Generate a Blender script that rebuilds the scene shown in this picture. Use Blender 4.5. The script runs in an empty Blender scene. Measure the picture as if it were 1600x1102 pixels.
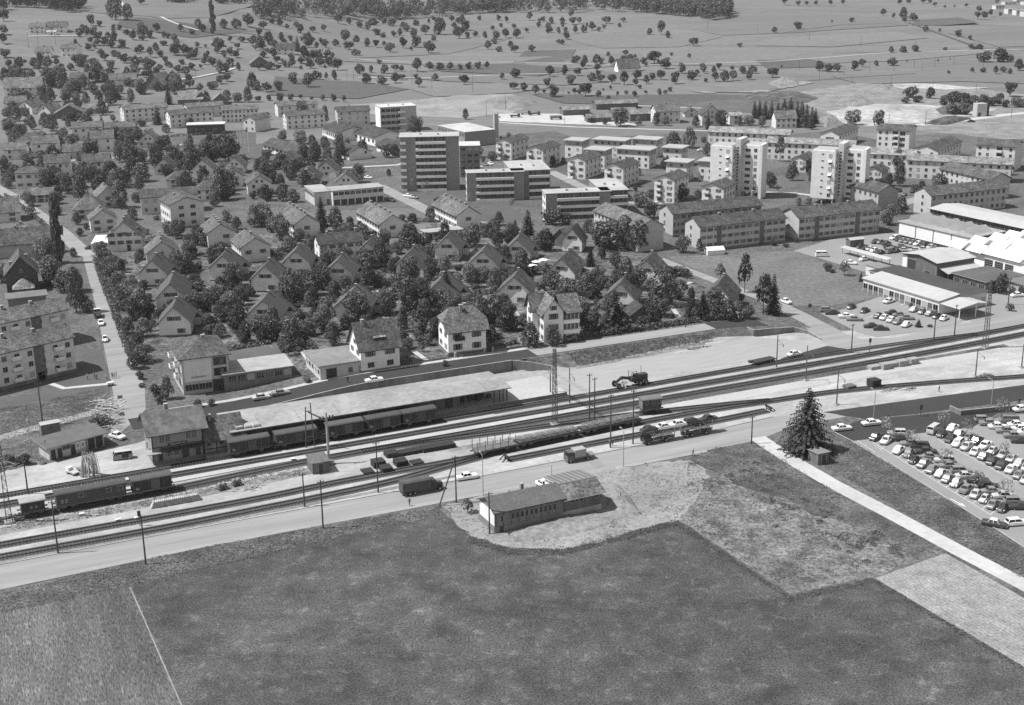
import bpy, bmesh, math, random
from mathutils import Matrix, Vector
R = math.radians
random.seed(7)
SC = bpy.context.scene
COL = SC.collection
# ---------------------------------------------------------------- camera
F, TH, RO, H = 2120.0, R(17.6), R(0.8), 109.5      # focal length (px of a 1600 px frame), pitch, roll, height (m)
cd = bpy.data.cameras.new('camera'); cam = bpy.data.objects.new('camera', cd); COL.objects.link(cam)
cd.sensor_fit = 'HORIZONTAL'; cd.sensor_width = 36; cd.lens = 36 * F / 1600; cd.clip_start = 1; cd.clip_end = 20000
fw = Vector((0, math.cos(TH), -math.sin(TH))); dn = Vector((0, -math.sin(TH), -math.cos(TH))); rt = Vector((1, 0, 0))
cx_ = rt * math.cos(RO) + dn * math.sin(RO); cy_ = rt * math.sin(RO) - dn * math.cos(RO)
mw = Matrix((cx_, cy_, -fw)).transposed().to_4x4(); mw.translation = (0, 0, H); cam.matrix_world = mw
SC.camera = cam
# ---------------------------------------------------------------- sky, sun, exposure
SUN_EL = R(57)
W_ = bpy.data.worlds.new('World'); SC.world = W_; W_.use_nodes = True
nt = W_.node_tree; nt.nodes.clear()
sky = nt.nodes.new('ShaderNodeTexSky'); sky.sky_type = 'NISHITA'; sky.sun_disc = False
sky.sun_elevation = SUN_EL; sky.sun_rotation = R(270); sky.altitude = 450
bw = nt.nodes.new('ShaderNodeRGBToBW'); bg = nt.nodes.new('ShaderNodeBackground'); wo = nt.nodes.new('ShaderNodeOutputWorld')
bg.inputs[1].default_value = 0.135
nt.links.new(sky.outputs[0], bw.inputs[0]); nt.links.new(bw.outputs[0], bg.inputs[0]); nt.links.new(bg.outputs[0], wo.inputs[0])
sl = bpy.data.lights.new('sun', 'SUN'); sl.energy = 4.5; sl.angle = R(0.53); sl.color = (1, 1, 1)
so = bpy.data.objects.new('sun', sl); COL.objects.link(so)
SUNV = Vector((-math.cos(SUN_EL), -0.05, math.sin(SUN_EL))).normalized()
so.rotation_euler = SUNV.to_track_quat('Z', 'Y').to_euler(); so.location = (0, 0, 300)
SC.view_settings.view_transform = 'Standard'; SC.view_settings.look = 'None'
SC.view_settings.exposure = 0.36; SC.view_settings.gamma = 1.0; SC.view_settings.use_curve_mapping = False
SC.cycles.max_bounces = 5; SC.cycles.diffuse_bounces = 3; SC.cycles.glossy_bounces = 2; SC.cycles.transmission_bounces = 2
SC.cycles.transparent_max_bounces = 4; SC.cycles.caustics_reflective = False; SC.cycles.caustics_refractive = False
SC.cycles.use_denoising = False
SC.cycles.sample_clamp_indirect = 3
# ---------------------------------------------------------------- terrain
A0 = R(24.2); CU, SU = math.cos(A0), math.sin(A0)     # the railway runs along u
def uv(x, y): return x * CU + y * SU, -x * SU + y * CU
def xy(u, v): return u * CU - v * SU, u * SU + v * CU
def sstep(a, b, t):
    t = min(1, max(0, (t - a) / (b - a))); return t * t * (3 - 2 * t)
VL = 301.2                                             # front edge of the upper street
def hT(u): return 2.5 * sstep(62, 100, u) * (1 - sstep(196, 232, u))
def wB(u): return 0.12 + 6.2 * sstep(136, 146, u) - 2.5 * sstep(175, 196, u)
def terr(x, y):
    u, v = uv(x, y)
    z = 0.0
    if VL - 10 < v < VL + 115:
        w = wB(u); k = min(1, max(0, (v - (VL - w)) / w))
        z = hT(u) * k * (1 - sstep(VL + 40, VL + 110, v))
    if y > 880:
        z += 0.017 * (y - 880) if y < 2600 else 0.017 * 1720 + 0.06 * (y - 2600)
        if x < -140: z += min(26, 0.00035 * (-x - 140) * (y - 880) + .012 * (-x - 140))* sstep(880, 1000, y)
        z += 5 * math.sin(x * .006 + y * .004) * sstep(950, 1400, y)
    return z
def ray(px, py):
    a = (px - 800) / F; b = (py - 551) / F; c, s = math.cos(RO), math.sin(RO)
    a, b = a * c - b * s, a * s + b * c
    return (a, math.cos(TH) - b * math.sin(TH), -math.sin(TH) - b * math.cos(TH))
def G(px, py, z=None):
    """the ground point seen at a place in the photograph (z: above the ground there)"""
    d = ray(px, py); zz = 0.0
    dz = z or 0.0
    for i in range(8):
        t = (zz + dz - H) / min(d[2], -0.02); x, y = d[0] * t, d[1] * t
        n = terr(x, y)
        if abs(n - zz) < .005: break
        zz = zz * .4 + n * .6
    return Vector((x, y, terr(x, y)))
def GU(px, py):
    p = G(px, py); return uv(p.x, p.y)
def P(x, y, z):
    z -= H; zc = y * math.cos(TH) - z * math.sin(TH); v = -(y * math.sin(TH) + z * math.cos(TH)) / zc; u = x / zc
    c, s = math.cos(RO), math.sin(RO)
    return 800 + F * (u * c + v * s), 551 + F * (-u * s + v * c)
def T(c, r, x, y): return c * 400 + x / 4, r * 275 + y / 4
# ---------------------------------------------------------------- materials (a black and white place: greys only)
MATS = {}
def mat(name, v, var=.15, scale=1.0, rough=.85, detail=3, coord='Object', rnd=0.0, spec=.3, metal=0, bump=0, v2=None, scale2=None, var2=0, stretch=None, rot=0, wave=None, third=None, fleck=None):
    """grey v broken up by noise (var, scale), a second coarser noise (var2, scale2), a tone per object (rnd), ridges (wave)"""
    if name in MATS: return MATS[name]
    m = bpy.data.materials.new(name); m.use_nodes = True; MATS[name] = m
    n = m.node_tree.nodes; L = m.node_tree.links; b = n['Principled BSDF']
    b.inputs['Roughness'].default_value = rough; b.inputs['Metallic'].default_value = metal
    if 'Specular IOR Level' in b.inputs: b.inputs['Specular IOR Level'].default_value = spec
    m.diffuse_color = (v, v, v, 1)
    if coord == 'World':
        g = n.new('ShaderNodeNewGeometry'); vec = g.outputs['Position']
    else:
        g = n.new('ShaderNodeTexCoord'); vec = g.outputs['Object']
    if stretch or rot:
        mp = n.new('ShaderNodeMapping'); L.new(vec, mp.inputs[0])
        mp.vector_type = 'TEXTURE'; mp.inputs['Rotation'].default_value = (0, 0, rot)      # rot: the direction along which stretch[0] acts
        mp.inputs['Scale'].default_value = tuple(1 / q for q in (stretch or (1, 1, 1))); vec = mp.outputs[0]
    cur = None
    def mul(sock, lo, hi):
        nonlocal cur
        mr = n.new('ShaderNodeMapRange'); mr.inputs[3].default_value = lo; mr.inputs[4].default_value = hi
        mr.inputs[1].default_value = .25; mr.inputs[2].default_value = .75
        L.new(sock, mr.inputs[0])
        if cur is None: cur = mr.outputs[0]
        else:
            mm = n.new('ShaderNodeMath'); mm.operation = 'MULTIPLY'; L.new(cur, mm.inputs[0]); L.new(mr.outputs[0], mm.inputs[1]); cur = mm.outputs[0]
    first = None
    if var:
        t = n.new('ShaderNodeTexNoise'); t.inputs['Scale'].default_value = scale; t.inputs['Detail'].default_value = detail
        L.new(vec, t.inputs[0]); mul(t.outputs[0], 1 - var, 1 + var); first = t.outputs[0]
    if var2:
        t = n.new('ShaderNodeTexNoise'); t.inputs['Scale'].default_value = scale2; t.inputs['Detail'].default_value = 3
        t.inputs['Distortion'].default_value = .6
        L.new(vec, t.inputs[0]); mul(t.outputs[0], 1 - var2, 1 + var2)
    if third:
        t = n.new('ShaderNodeTexNoise'); t.inputs['Scale'].default_value = third[1]; t.inputs['Detail'].default_value = 5; t.inputs['Roughness'].default_value = .65
        L.new(vec, t.inputs[0]); mul(t.outputs[0], 1 - third[0], 1 + third[0])
    if fleck:
        t = n.new('ShaderNodeTexNoise'); t.inputs['Scale'].default_value = fleck[0]; t.inputs['Detail'].default_value = 6; t.inputs['Roughness'].default_value = .7; t.inputs['Distortion'].default_value = .4
        L.new(vec, t.inputs[0]); mul(t.outputs[0], 1, 1 + fleck[1]); mrf = cur.node.inputs[1].links[0].from_node; mrf.inputs[1].default_value = .53; mrf.inputs[2].default_value = .72
    if wave:
        ws, wv, wr = wave
        mp2 = n.new('ShaderNodeMapping'); L.new(g.outputs['Position'] if coord == 'World' else g.outputs['Object'], mp2.inputs[0]); mp2.inputs['Rotation'].default_value = (0, 0, wr)
        t = n.new('ShaderNodeTexWave'); t.inputs['Scale'].default_value = ws; t.inputs['Distortion'].default_value = 1.2; t.inputs['Detail'].default_value = 2; t.inputs['Detail Scale'].default_value = 1.5
        L.new(mp2.outputs[0], t.inputs[0]); mul(t.outputs['Color'], 1 - wv, 1 + wv)
    if rnd:
        oi = n.new('ShaderNodeObjectInfo'); mr = n.new('ShaderNodeMapRange'); mr.inputs[3].default_value = 1 - rnd; mr.inputs[4].default_value = 1 + rnd
        L.new(oi.outputs['Random'], mr.inputs[0])
        if cur is None: cur = mr.outputs[0]
        else:
            mm = n.new('ShaderNodeMath'); mm.operation = 'MULTIPLY'; L.new(cur, mm.inputs[0]); L.new(mr.outputs[0], mm.inputs[1]); cur = mm.outputs[0]
    if cur is None:
        b.inputs['Base Color'].default_value = (v, v, v, 1)
    else:
        mm = n.new('ShaderNodeMath'); mm.operation = 'MULTIPLY'; mm.inputs[1].default_value = v; L.new(cur, mm.inputs[0])
        cc = n.new('ShaderNodeCombineColor')
        for i in range(3): L.new(mm.outputs[0], cc.inputs[i])
        L.new(cc.outputs[0], b.inputs['Base Color'])
    if bump and first:
        bp = n.new('ShaderNodeBump'); bp.inputs['Strength'].default_value = 1; bp.inputs['Distance'].default_value = bump
        L.new(first, bp.inputs['Height']); L.new(bp.outputs[0], b.inputs['Normal'])
    return m
def wallm(v):
    v = min(.78, v * 1.3); return mat('plaster_%d' % round(v * 100), v, .1, .7, .9, var2=.07, scale2=.15, rnd=.05)
def roofm(v): return mat('roof_tiles_%d' % round(v * 1000), v, .7, 1.6, .8, var2=.5, scale2=.3, rnd=.16, bump=.03)
M_GLASS = mat('window_glass', .018, 0, rough=.12, spec=.5)
M_CURT = mat('curtained_glass', .10, .4, .8, .3, spec=.5)
M_BLIND = mat('pale_blind', .38, .1, 2, .7)
M_WHITE = mat('white_paint', .72, .08, 1, .6)
M_GREY = mat('grey_paint', .3, .12, 1, .6)
M_DARK = mat('dark_paint', .045, .2, 1, .6)
M_SHUT = mat('shutter_paint', .17, .2, 3, .7, rnd=.45)
M_FRAME = mat('window_frame', .38, .1, 1, .6)
M_CONC = mat('concrete', .33, .2, .5, .9, var2=.15, scale2=.12)
M_CONCD = mat('weathered_concrete', .19, .25, .4, .9, var2=.2, scale2=.1)
M_WOODD = mat('tarred_wood', .035, .35, 2, .8, stretch=(1, 1, .15))
M_WOOD = mat('weathered_wood', .13, .35, 2, .85, stretch=(1, 1, .12))
M_WOODL = mat('raw_timber', .38, .3, 2, .85, rnd=.2)
M_STEEL = mat('painted_steel', .09, .2, 2, .5, spec=.5)
M_RAIL = mat('rusty_rail', .05, .2, 2, .45, metal=.3)
M_RUB = mat('rubber', .022, .15, 3, .8)
M_BRICK = mat('grey_brick', .25, .22, 1.5, .9, var2=.12, scale2=.2)
M_LOUV = mat('brown_timber', .06, .25, 2, .8)
M_EARTH = mat('bare_earth', .30, .3, .6, .95, coord='World', var2=.25, scale2=.08, bump=.2)
M_STONE = mat('stone', .28, .35, 1, .95)
# ---------------------------------------------------------------- mesh building
class MB:
    def __init__(s): s.v = []; s.f = []; s.m = []; s.mats = []
    def mi(s, m):
        if m not in s.mats: s.mats.append(m)
        return s.mats.index(m)
    def poly(s, pts, m):
        k = len(s.v); s.v += [tuple(p) for p in pts]; s.f.append(tuple(range(k, k + len(pts)))); s.m.append(s.mi(m))
    def box(s, x0, x1, y0, y1, z0, z1, m, mt=None):
        k = len(s.v); s.v += [(x0, y0, z0), (x1, y0, z0), (x1, y1, z0), (x0, y1, z0), (x0, y0, z1), (x1, y0, z1), (x1, y1, z1), (x0, y1, z1)]
        i = s.mi(m); j = s.mi(mt) if mt else i
        for f, q in (((0, 3, 2, 1), i), ((4, 5, 6, 7), j), ((0, 1, 5, 4), i), ((1, 2, 6, 5), i), ((2, 3, 7, 6), i), ((3, 0, 4, 7), i)):
            s.f.append(tuple(k + a for a in f)); s.m.append(q)
    def hexa(s, lo, hi, m, mt=None):
        """4 lower and 4 upper corner points, both anticlockwise from above"""
        k = len(s.v); s.v += [tuple(p) for p in lo] + [tuple(p) for p in hi]; i = s.mi(m); j = s.mi(mt) if mt else i
        for f, q in (((0, 3, 2, 1), i), ((4, 5, 6, 7), j), ((0, 1, 5, 4), i), ((1, 2, 6, 5), i), ((2, 3, 7, 6), i), ((3, 0, 4, 7), i)):
            s.f.append(tuple(k + a for a in f)); s.m.append(q)
    def bar(s, p, q, w, h, m):
        p = Vector(p); q = Vector(q); d = (q - p).normalized(); up = Vector((0, 0, 1)) if abs(d.z) < .9 else Vector((0, 1, 0))
        a = d.cross(up).normalized() * w / 2; b = a.cross(d).normalized() * h / 2
        s.hexa([p - a - b, p + a - b, q + a - b, q - a - b], [p - a + b, p + a + b, q + a + b, q - a + b], m)
    def tube(s, p, q, r, n, m, r2=None, cap=True):
        p = Vector(p); q = Vector(q); d = (q - p).normalized(); up = Vector((0, 0, 1)) if abs(d.z) < .9 else Vector((0, 1, 0))
        a = d.cross(up).normalized(); b = a.cross(d).normalized(); r2 = r if r2 is None else r2; k = len(s.v); i = s.mi(m)
        for c, rr in ((p, r), (q, r2)):
            for j in range(n):
                t = 2 * math.pi * j / n; s.v.append(tuple(c + a * rr * math.cos(t) + b * rr * math.sin(t)))
        for j in range(n):
            s.f.append((k + j, k + (j + 1) % n, k + n + (j + 1) % n, k + n + j)); s.m.append(i)
        if cap:
            s.f.append(tuple(k + j for j in reversed(range(n)))); s.m.append(i); s.f.append(tuple(k + n + j for j in range(n))); s.m.append(i)
    def prism(s, prof, ax, a, b, m):
        """extrude a 2-D outline along axis 'x' (outline in y,z), 'y' (outline in x,z) or 'z' (outline in x,y)"""
        mk = {'x': lambda p, t: (t, p[0], p[1]), 'y': lambda p, t: (p[0], t, p[1]), 'z': lambda p, t: (p[0], p[1], t)}[ax]
        n = len(prof); k = len(s.v); i = s.mi(m); s.v += [mk(p, a) for p in prof] + [mk(p, b) for p in prof]
        for j in range(n): s.f.append((k + j, k + (j + 1) % n, k + n + (j + 1) % n, k + n + j)); s.m.append(i)
        s.f.append(tuple(k + j for j in reversed(range(n)))); s.m.append(i); s.f.append(tuple(k + n + j for j in range(n))); s.m.append(i)
    def sheet(s, verts, faces, t, m, mu=None):
        """a folded sheet given vertical thickness t (downwards)"""
        k = len(s.v); n = len(verts); s.v += [tuple(p) for p in verts] + [(p[0], p[1], p[2] - t) for p in verts]; i = s.mi(m); j = s.mi(mu or m); E = {}
        for f in faces:
            s.f.append(tuple(k + a for a in f)); s.m.append(i); s.f.append(tuple(k + n + a for a in reversed(f))); s.m.append(j)
            for a, b in zip(f, f[1:] + f[:1]): E[(a, b)] = 1
        for a, b in E:
            if (b, a) not in E: s.f.append((k + b, k + a, k + n + a, k + n + b)); s.m.append(j)
    def mesh(s, name, fix=True, smooth=False):
        me = bpy.data.meshes.new(name); me.from_pydata(s.v, [], s.f)
        for m in s.mats: me.materials.append(m)
        me.polygons.foreach_set('material_index', s.m)
        if fix:
            bm = bmesh.new(); bm.from_mesh(me); bmesh.ops.recalc_face_normals(bm, faces=bm.faces); bm.to_mesh(me); bm.free()
        if smooth: me.polygons.foreach_set('use_smooth', [True] * len(me.polygons))
        me.update(); return me
    def obj(s, name, parent=None, loc=(0, 0, 0), rz=0, fix=True, smooth=False): return put(name, s.mesh(name, fix, smooth), parent, loc, rz)
def put(name, me, parent=None, loc=(0, 0, 0), rz=0, sc=None):
    o = bpy.data.objects.new(name, me); COL.objects.link(o); o.location = loc
    if rz: o.rotation_euler = (0, 0, rz)
    if sc: o.scale = sc if hasattr(sc, '__len__') else (sc, sc, sc)
    if parent: o.parent = parent
    return o
def tag(o, label, cat, group=None):
    if label: o['label'] = label
    o['category'] = cat
    if group: o['group'] = group
    return o
def thing(name, label, cat, loc=(0, 0, 0), rz=0, group=None, sc=None):
    return tag(put(name, None, None, loc, rz, sc), label, cat, group)
def struct(o): o['kind'] = 'structure'; return o
def stuff(o): o['kind'] = 'stuff'; return o
AUTO = []                                              # things whose label is worked out at the end from where they stand
def auto(o, look, p=None): AUTO.append((o, look, p or o.location.copy())); return o
# ---------------------------------------------------------------- ground
def gm(name, v, var, sc, var2, sc2, **k): return mat(name, v, var, sc, .95, 4, 'World', var2=var2, scale2=sc2, spec=.15, **k)
G_BASE = gm('rough_grass', .112, .5, .9, .28, .05, third=(.2, .2))
G_HILL = gm('hill_meadow', .16, .16, .25, .18, .012, stretch=(.5, 1.6, 1), rot=R(-6), third=(.12, .05))
G_CROP = mat('young_crop', .074, .75, 3.0, .95, 6, 'World', var2=.32, scale2=.02, spec=.15, bump=.15, third=(.48, .15), fleck=(.4, .9))
G_MEAD = gm('streaked_meadow', .098, .75, 3.0, .35, .04, stretch=(.3, 1.6, 1), rot=R(-67), third=(.3, .16), fleck=(.9, .9))
G_WEED = gm('weedy_stubble', .165, .5, 1.4, .3, .07, bump=.1, third=(.7, .22), fleck=(.9, -.55))
G_ROWS = gm('sown_rows', .25, .4, 2.2, .12, .06, wave=(.40, .07, -A0), third=(.35, .4))
G_GRASS = gm('verge_grass', .10, .6, 1.8, .5, .12, bump=.15, third=(.5, .35))
G_LAWN = gm('lawn', .10, .15, 1.2, .18, .07)
G_HAY = gm('hay_meadow', .145, .32, .7, .18, .06)
G_ROAD = gm('worn_asphalt', .265, .10, 1.2, .10, .3, stretch=(.06, 1, 1), rot=A0, third=(.16, .2))
G_ROADD = gm('fresh_asphalt', .048, .12, 1.5, .12, .06)
G_LOT = gm('parking_asphalt', .25, .08, 1.2, .09, .08)
G_YARD = gm('yard_gravel', .34, .16, 1.6, .2, .05, third=(.3, .25), stretch=(.5, 1, 1), rot=A0)
G_BALL = gm('ballast', .092, .35, 2.5, .2, .1)
G_PLAT = gm('platform_gravel', .40, .1, 1, .1, .06)
G_PATH = gm('chalky_path', .44, .12, .8, .12, .1)
G_DIRT = gm('trodden_dirt', .25, .22, .9, .22, .06, bump=.06, third=(.14, .3))
G_GRADE = gm('graded_dirt', .32, .12, 1.2, .1, .05, stretch=(.12, 1, 1), rot=A0)
G_PIT = gm('pit_gravel', .36, .3, .3, .35, .04, third=(.3, .12))
G_SOIL = gm('dug_soil', .21, .35, .9, .3, .12, bump=.3)
G_GARD = gm('garden_beds', .115, .7, .9, .6, .16, third=(.7, .35))
G_FAR1 = gm('pale_field', .165, .12, .2, .1, .01)
G_FAR2 = gm('dark_field', .095, .12, .2, .12, .012)
G_FAR3 = gm('mown_field', .15, .1, .3, .12, .012, stretch=(.3, 2, 1))
G_MARK = gm('road_paint', .62, .15, 1, .1, .2)
def lines(*segs):
    out = []
    for a, b, st in segs:
        t = a
        while t < b - 1e-6: out.append(t); t += st
    out.append(segs[-1][1]); return out
US = lines((-2600, -900, 340), (-900, -20, 44), (-20, 50, 14), (50, 240, 5), (240, 900, 44), (900, 4200, 330))
VS = lines((-900, 60, 240), (60, 290, 57.5), (290, VL - 8, 1.6), (VL - 8, VL - .12, .78)) + [VL] + lines((VL + 1, VL + 33, 8), (VL + 33, VL + 117, 7), (VL + 117, 2400, 36), (2400, 6600, 420))
def make_ground():
    vs = []; fs = []
    for v in VS:
        for u in US:
            x, y = xy(u, v); vs.append((x, y, terr(x, y)))
    n = len(US)
    for j in range(len(VS) - 1):
        for i in range(n - 1): fs.append((j * n + i, j * n + i + 1, (j + 1) * n + i + 1, (j + 1) * n + i))
    me = bpy.data.meshes.new('ground'); me.from_pydata(vs, [], fs); me.materials.append(G_BASE); me.materials.append(G_HILL)
    me.polygons.foreach_set('material_index', [1 if me.vertices[f[0]].co.y > 700 else 0 for f in fs])
    me.polygons.foreach_set('use_smooth', [1 if me.vertices[f[0]].co.y > 700 else 0 for f in fs])
    struct(put('ground', me))
make_ground()
NP = {}
def inpoly(x, y, poly):
    c = False; j = len(poly) - 1
    for i in range(len(poly)):
        a, b = poly[i], poly[j]
        if (a[1] > y) != (b[1] > y) and x < (b[0] - a[0]) * (y - a[1]) / (b[1] - a[1]) + a[0]: c = not c
        j = i
    return c
def patch(name, pts, m, lift=.03, world=False, wob=0, parent=None, step=None):
    """a sheet of surface laid on the terrain; pts are ground points (u,v) when world, else places in the photograph"""
    W = []
    for p in pts:
        if world: x, y = xy(*p); W.append((x, y))
        else: g = G(*p); W.append((g.x, g.y))
    if wob:                                            # an uneven edge
        rr = random.Random(len(name) + len(pts)); V2 = []
        for a, b in zip(W, W[1:] + W[:1]):
            L = math.hypot(b[0] - a[0], b[1] - a[1]); k = max(1, int(L / (wob * 3)))
            for i in range(k):
                t = i / k; o = 0 if i == 0 else rr.uniform(-wob, wob)
                V2.append((a[0] + (b[0] - a[0]) * t - (b[1] - a[1]) / L * o, a[1] + (b[1] - a[1]) * t + (b[0] - a[0]) / L * o))
        W = V2
    bm = bmesh.new(); f = bm.faces.new([bm.verts.new((x, y, 0)) for x, y in W])
    f.normal_update()
    if f.normal.z < 0: f.normal_flip()
    bmesh.ops.triangulate(bm, faces=bm.faces[:], ngon_method='EAR_CLIP')
    q = [uv(x, y) for x, y in W]; u0, u1 = min(a for a, b in q), max(a for a, b in q); v0, v1 = min(b for a, b in q), max(b for a, b in q)
    if v1 > VL - 8.5 and v0 < VL + 118 or max(y for x, y in W) > 870:
        big = max(y for x, y in W) > 870
        for u in US:
            if u0 < u < u1: bmesh.ops.bisect_plane(bm, geom=bm.verts[:] + bm.edges[:] + bm.faces[:], plane_co=(*xy(u, 0), 0), plane_no=(CU, SU, 0))
        for v in VS:
            if v0 < v < v1: bmesh.ops.bisect_plane(bm, geom=bm.verts[:] + bm.edges[:] + bm.faces[:], plane_co=(*xy(0, v), 0), plane_no=(-SU, CU, 0))
    NP['n'] = NP.get('n', 0) + 1; lift += NP['n'] * .0001         # no two sheets in one plane
    for v in bm.verts:
        v.co.z = terr(v.co.x, v.co.y) + lift + (.3 if v.co.y > 860 else 0)
    me = bpy.data.meshes.new(name); bm.to_mesh(me); bm.free(); me.materials.append(m)
    o = put(name, me, parent)
    if not parent: struct(o)
    return o
def ribbon(name, pts, w, m, lift=.04, world=False, parent=None):
    """a path or strip of width w along a centre line"""
    W = [Vector(xy(*p)) if world else G(*p).to_2d() for p in pts]
    Lf = []; Rt = []
    for i, p in enumerate(W):
        d = (W[min(i + 1, len(W) - 1)] - W[max(i - 1, 0)]).normalized(); nn = Vector((-d.y, d.x)) * (w[i] if hasattr(w, '__len__') else w) / 2
        Lf.append(uv(*(p + nn))); Rt.append(uv(*(p - nn)))
    return patch(name, Rt + Lf[::-1], m, lift, True, parent=parent)
# foreground fields
patch('crop_field', [(203, 915), (300, 890), (420, 862), (560, 830), (690, 800), (735, 838), (800, 858), (880, 858), (960, 838), (1058, 812), (1140, 868), (1235, 930), (1365, 904), (1470, 966), (1610, 1046), (1800, 1150), (1900, 1400), (700, 1500), (330, 1200)], G_CROP, .02, wob=.5)
patch('meadow', [(-250, 985), (-100, 950), (0, 926), (203, 880), (203, 915), (330, 1200), (400, 1500), (-500, 1500)], G_MEAD, .02)
patch('road_verge_grass', [(-120, 950), (0, 926), (228, 872), (340, 849), (560, 812), (690, 790), (690, 806), (560, 832), (420, 864), (300, 892), (203, 915), (0, 958), (-120, 985)], G_GRASS, .035, wob=.35)
patch('weedy_field', [(1060, 812), (1075, 720), (1100, 700), (1192, 694), (1300, 762), (1475, 862), (1365, 902), (1235, 928)], G_WEED, .03, wob=.3)
patch('grass_rise', [(1075, 718), (1105, 698), (1190, 694), (1240, 726), (1300, 760), (1400, 818), (1470, 858), (1430, 868), (1380, 846), (1330, 822), (1270, 806), (1230, 780), (1180, 768), (1130, 742)], G_GRASS, .045, wob=1.2)
patch('sown_field', [(1367, 904), (1480, 864), (1600, 935), (1720, 1010), (1720, 1105), (1600, 1042)], G_ROWS, .03)
patch('grass_slope', [(1300, 690), (1340, 690), (1420, 740), (1560, 832), (1680, 915), (1720, 985), (1600, 908), (1480, 838), (1310, 740), (1240, 708)], G_GRASS, .03, wob=.25)
patch('dirt_clearing', [(690, 792), (740, 778), (880, 742), (960, 730), (1090, 718), (1110, 745), (1090, 775), (1062, 812), (1000, 826), (940, 848), (870, 860), (800, 856), (735, 838)], G_DIRT, .04, wob=.6)
ribbon('field_boundary', [(203, 918), (222, 960), (252, 1030), (287, 1110), (320, 1190)], .22, G_DIRT, .05)
ribbon('farm_path', [(1183, 684), (1230, 715), (1300, 756), (1400, 808), (1500, 862), (1600, 914), (1760, 1000)], 4.0, G_PATH, .075)
ribbon('path_verge', [(1180, 690), (1215, 716), (1300, 766), (1400, 819), (1480, 862), (1600, 928), (1760, 1014)], 1.6, G_GRASS, .04)
# railway yard and roads
patch('railway_yard', [(-40, 240.5), (170, 240.5), (260, 226), (330, 205), (420, 190), (420, 290), (236, 290), (215, 297), (196, 299), (150, 294.8), (138, 300.9), (56, 301), (48, 296), (40, 292), (20, 288), (0, 290), (-40, 293)], G_YARD, .02, True)
patch('yard_road', [(-60, 229), (5, 231), (40, 232.6), (105, 232), (163, 232), (176, 236), (190, 235.5), (187, 240.4), (175, 242.8), (160, 241.6), (139, 240.8), (105, 240.3), (30, 241), (-60, 241)], G_ROAD, .05, True)
ribbon('kerb', [(-40, 241.25), (30, 241.25), (105, 240.55), (139, 241.05), (160, 241.9), (175, 243.1)], .35, M_CONC, .12, True)
ribbon('footpath', [(-30, 230.9), (5, 231.5), (40, 232.7), (105, 231.9), (150, 231.9)], 1.4, mat('dusty_asphalt', .285, .1, 1, .95, 4, 'World', var2=.1, scale2=.1), .056, True)
patch('new_road', [(187, 240.4), (215, 237.5), (250, 233.5), (330, 215), (420, 196), (420, 176), (330, 202), (250, 223.5), (232, 226.6), (206, 230), (193, 232.6)], G_ROADD, .055, True)
patch('lot_access', [(1300, 673), (1345, 657), (1440, 648), (1620, 629), (1800, 608), (1800, 640), (1560, 645), (1520, 668), (1330, 690)], G_ROADD, .065)
patch('parking_lot', [(1330, 690), (1455, 674), (1532, 662), (1570, 650), (1700, 640), (1800, 760), (1800, 1000), (1700, 930), (1560, 828)], G_LOT, .06)
ribbon('lot_kerb', [(1300, 674), (1332, 690), (1420, 742), (1565, 833), (1690, 915)], .3, M_CONC, .13)
patch('station_road', [(206, 662), (228, 640), (226, 605), (190, 500), (160, 430), (140, 395), (126, 388), (134, 420), (150, 480), (165, 555), (178, 620), (172, 690)], G_ROAD, .045)
ribbon('village_street', [(136, 400), (100, 366), (66, 340), (20, 308), (-30, 280)], 6, G_ROAD, .05)
ribbon('side_street', [(60, 258), (120, 250), (190, 246), (260, 247), (330, 256)], 5, G_ROAD, .04)
patch('upper_street', [(40, 300.6), (62, 301.5), (100, 302), (135, 302), (196, 301.6), (214, 301.2), (214, 308.2), (196, 308), (150, 308.5), (100, 308), (70, 309.5), (40, 308.5)], G_ROADD, .05, True)
patch('upper_street_worn', [(143, 302.2), (197, 301.8), (197, 307.6), (150, 308.1), (143, 308.3)], G_ROAD, .062, True)
ribbon('pavement', [(50, 310.6), (70, 310.4), (100, 309.2), (145, 309)], 1.7, G_PLAT, .1, True)
ribbon('field_street', [(1200, 470), (1246, 492), (1300, 520), (1330, 540)], 6.2, G_ROAD, .05)
ribbon('farther_field_street', [(1030, 405), (1060, 417), (1120, 440), (1200, 470)], 4.2, G_ROAD, .05)
patch('junction', [(1258, 512), (1300, 515), (1345, 530), (1400, 528), (1480, 510), (1700, 472), (1700, 489), (1480, 527), (1345, 553), (1300, 545)], G_ROAD, .055)
patch('office_parking', [(1282, 490), (1310, 486), (1380, 462), (1400, 468), (1480, 490), (1510, 500), (1495, 507), (1425, 520), (1370, 527), (1340, 520)], G_LOT, .06)
patch('factory_yard', [(1240, 392), (1330, 365), (1400, 365), (1480, 380), (1610, 360), (1800, 400), (1800, 470), (1610, 498), (1520, 505), (1440, 430), (1350, 425), (1280, 404)], G_LOT, .04)
patch('hay_meadow', [(1045, 402), (1180, 394), (1250, 392), (1300, 418), (1350, 438), (1400, 460), (1300, 478), (1230, 478), (1130, 440)], G_HAY, .03, wob=.4)
patch('excavated_ground', [(860, 577), (905, 574), (1000, 557), (1112, 535), (1165, 525), (1225, 530), (1290, 540), (1240, 556), (1100, 575), (900, 612)], G_GRADE, .035)
patch('ramp_asphalt', [(1196, 573), (1225, 559), (1292, 541), (1330, 547), (1262, 560)], G_ROADD, .06)
ribbon('crossing_strip', [(900, 575), (1010, 556), (1115, 534)], 1.2, G_SOIL, .05)
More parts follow.
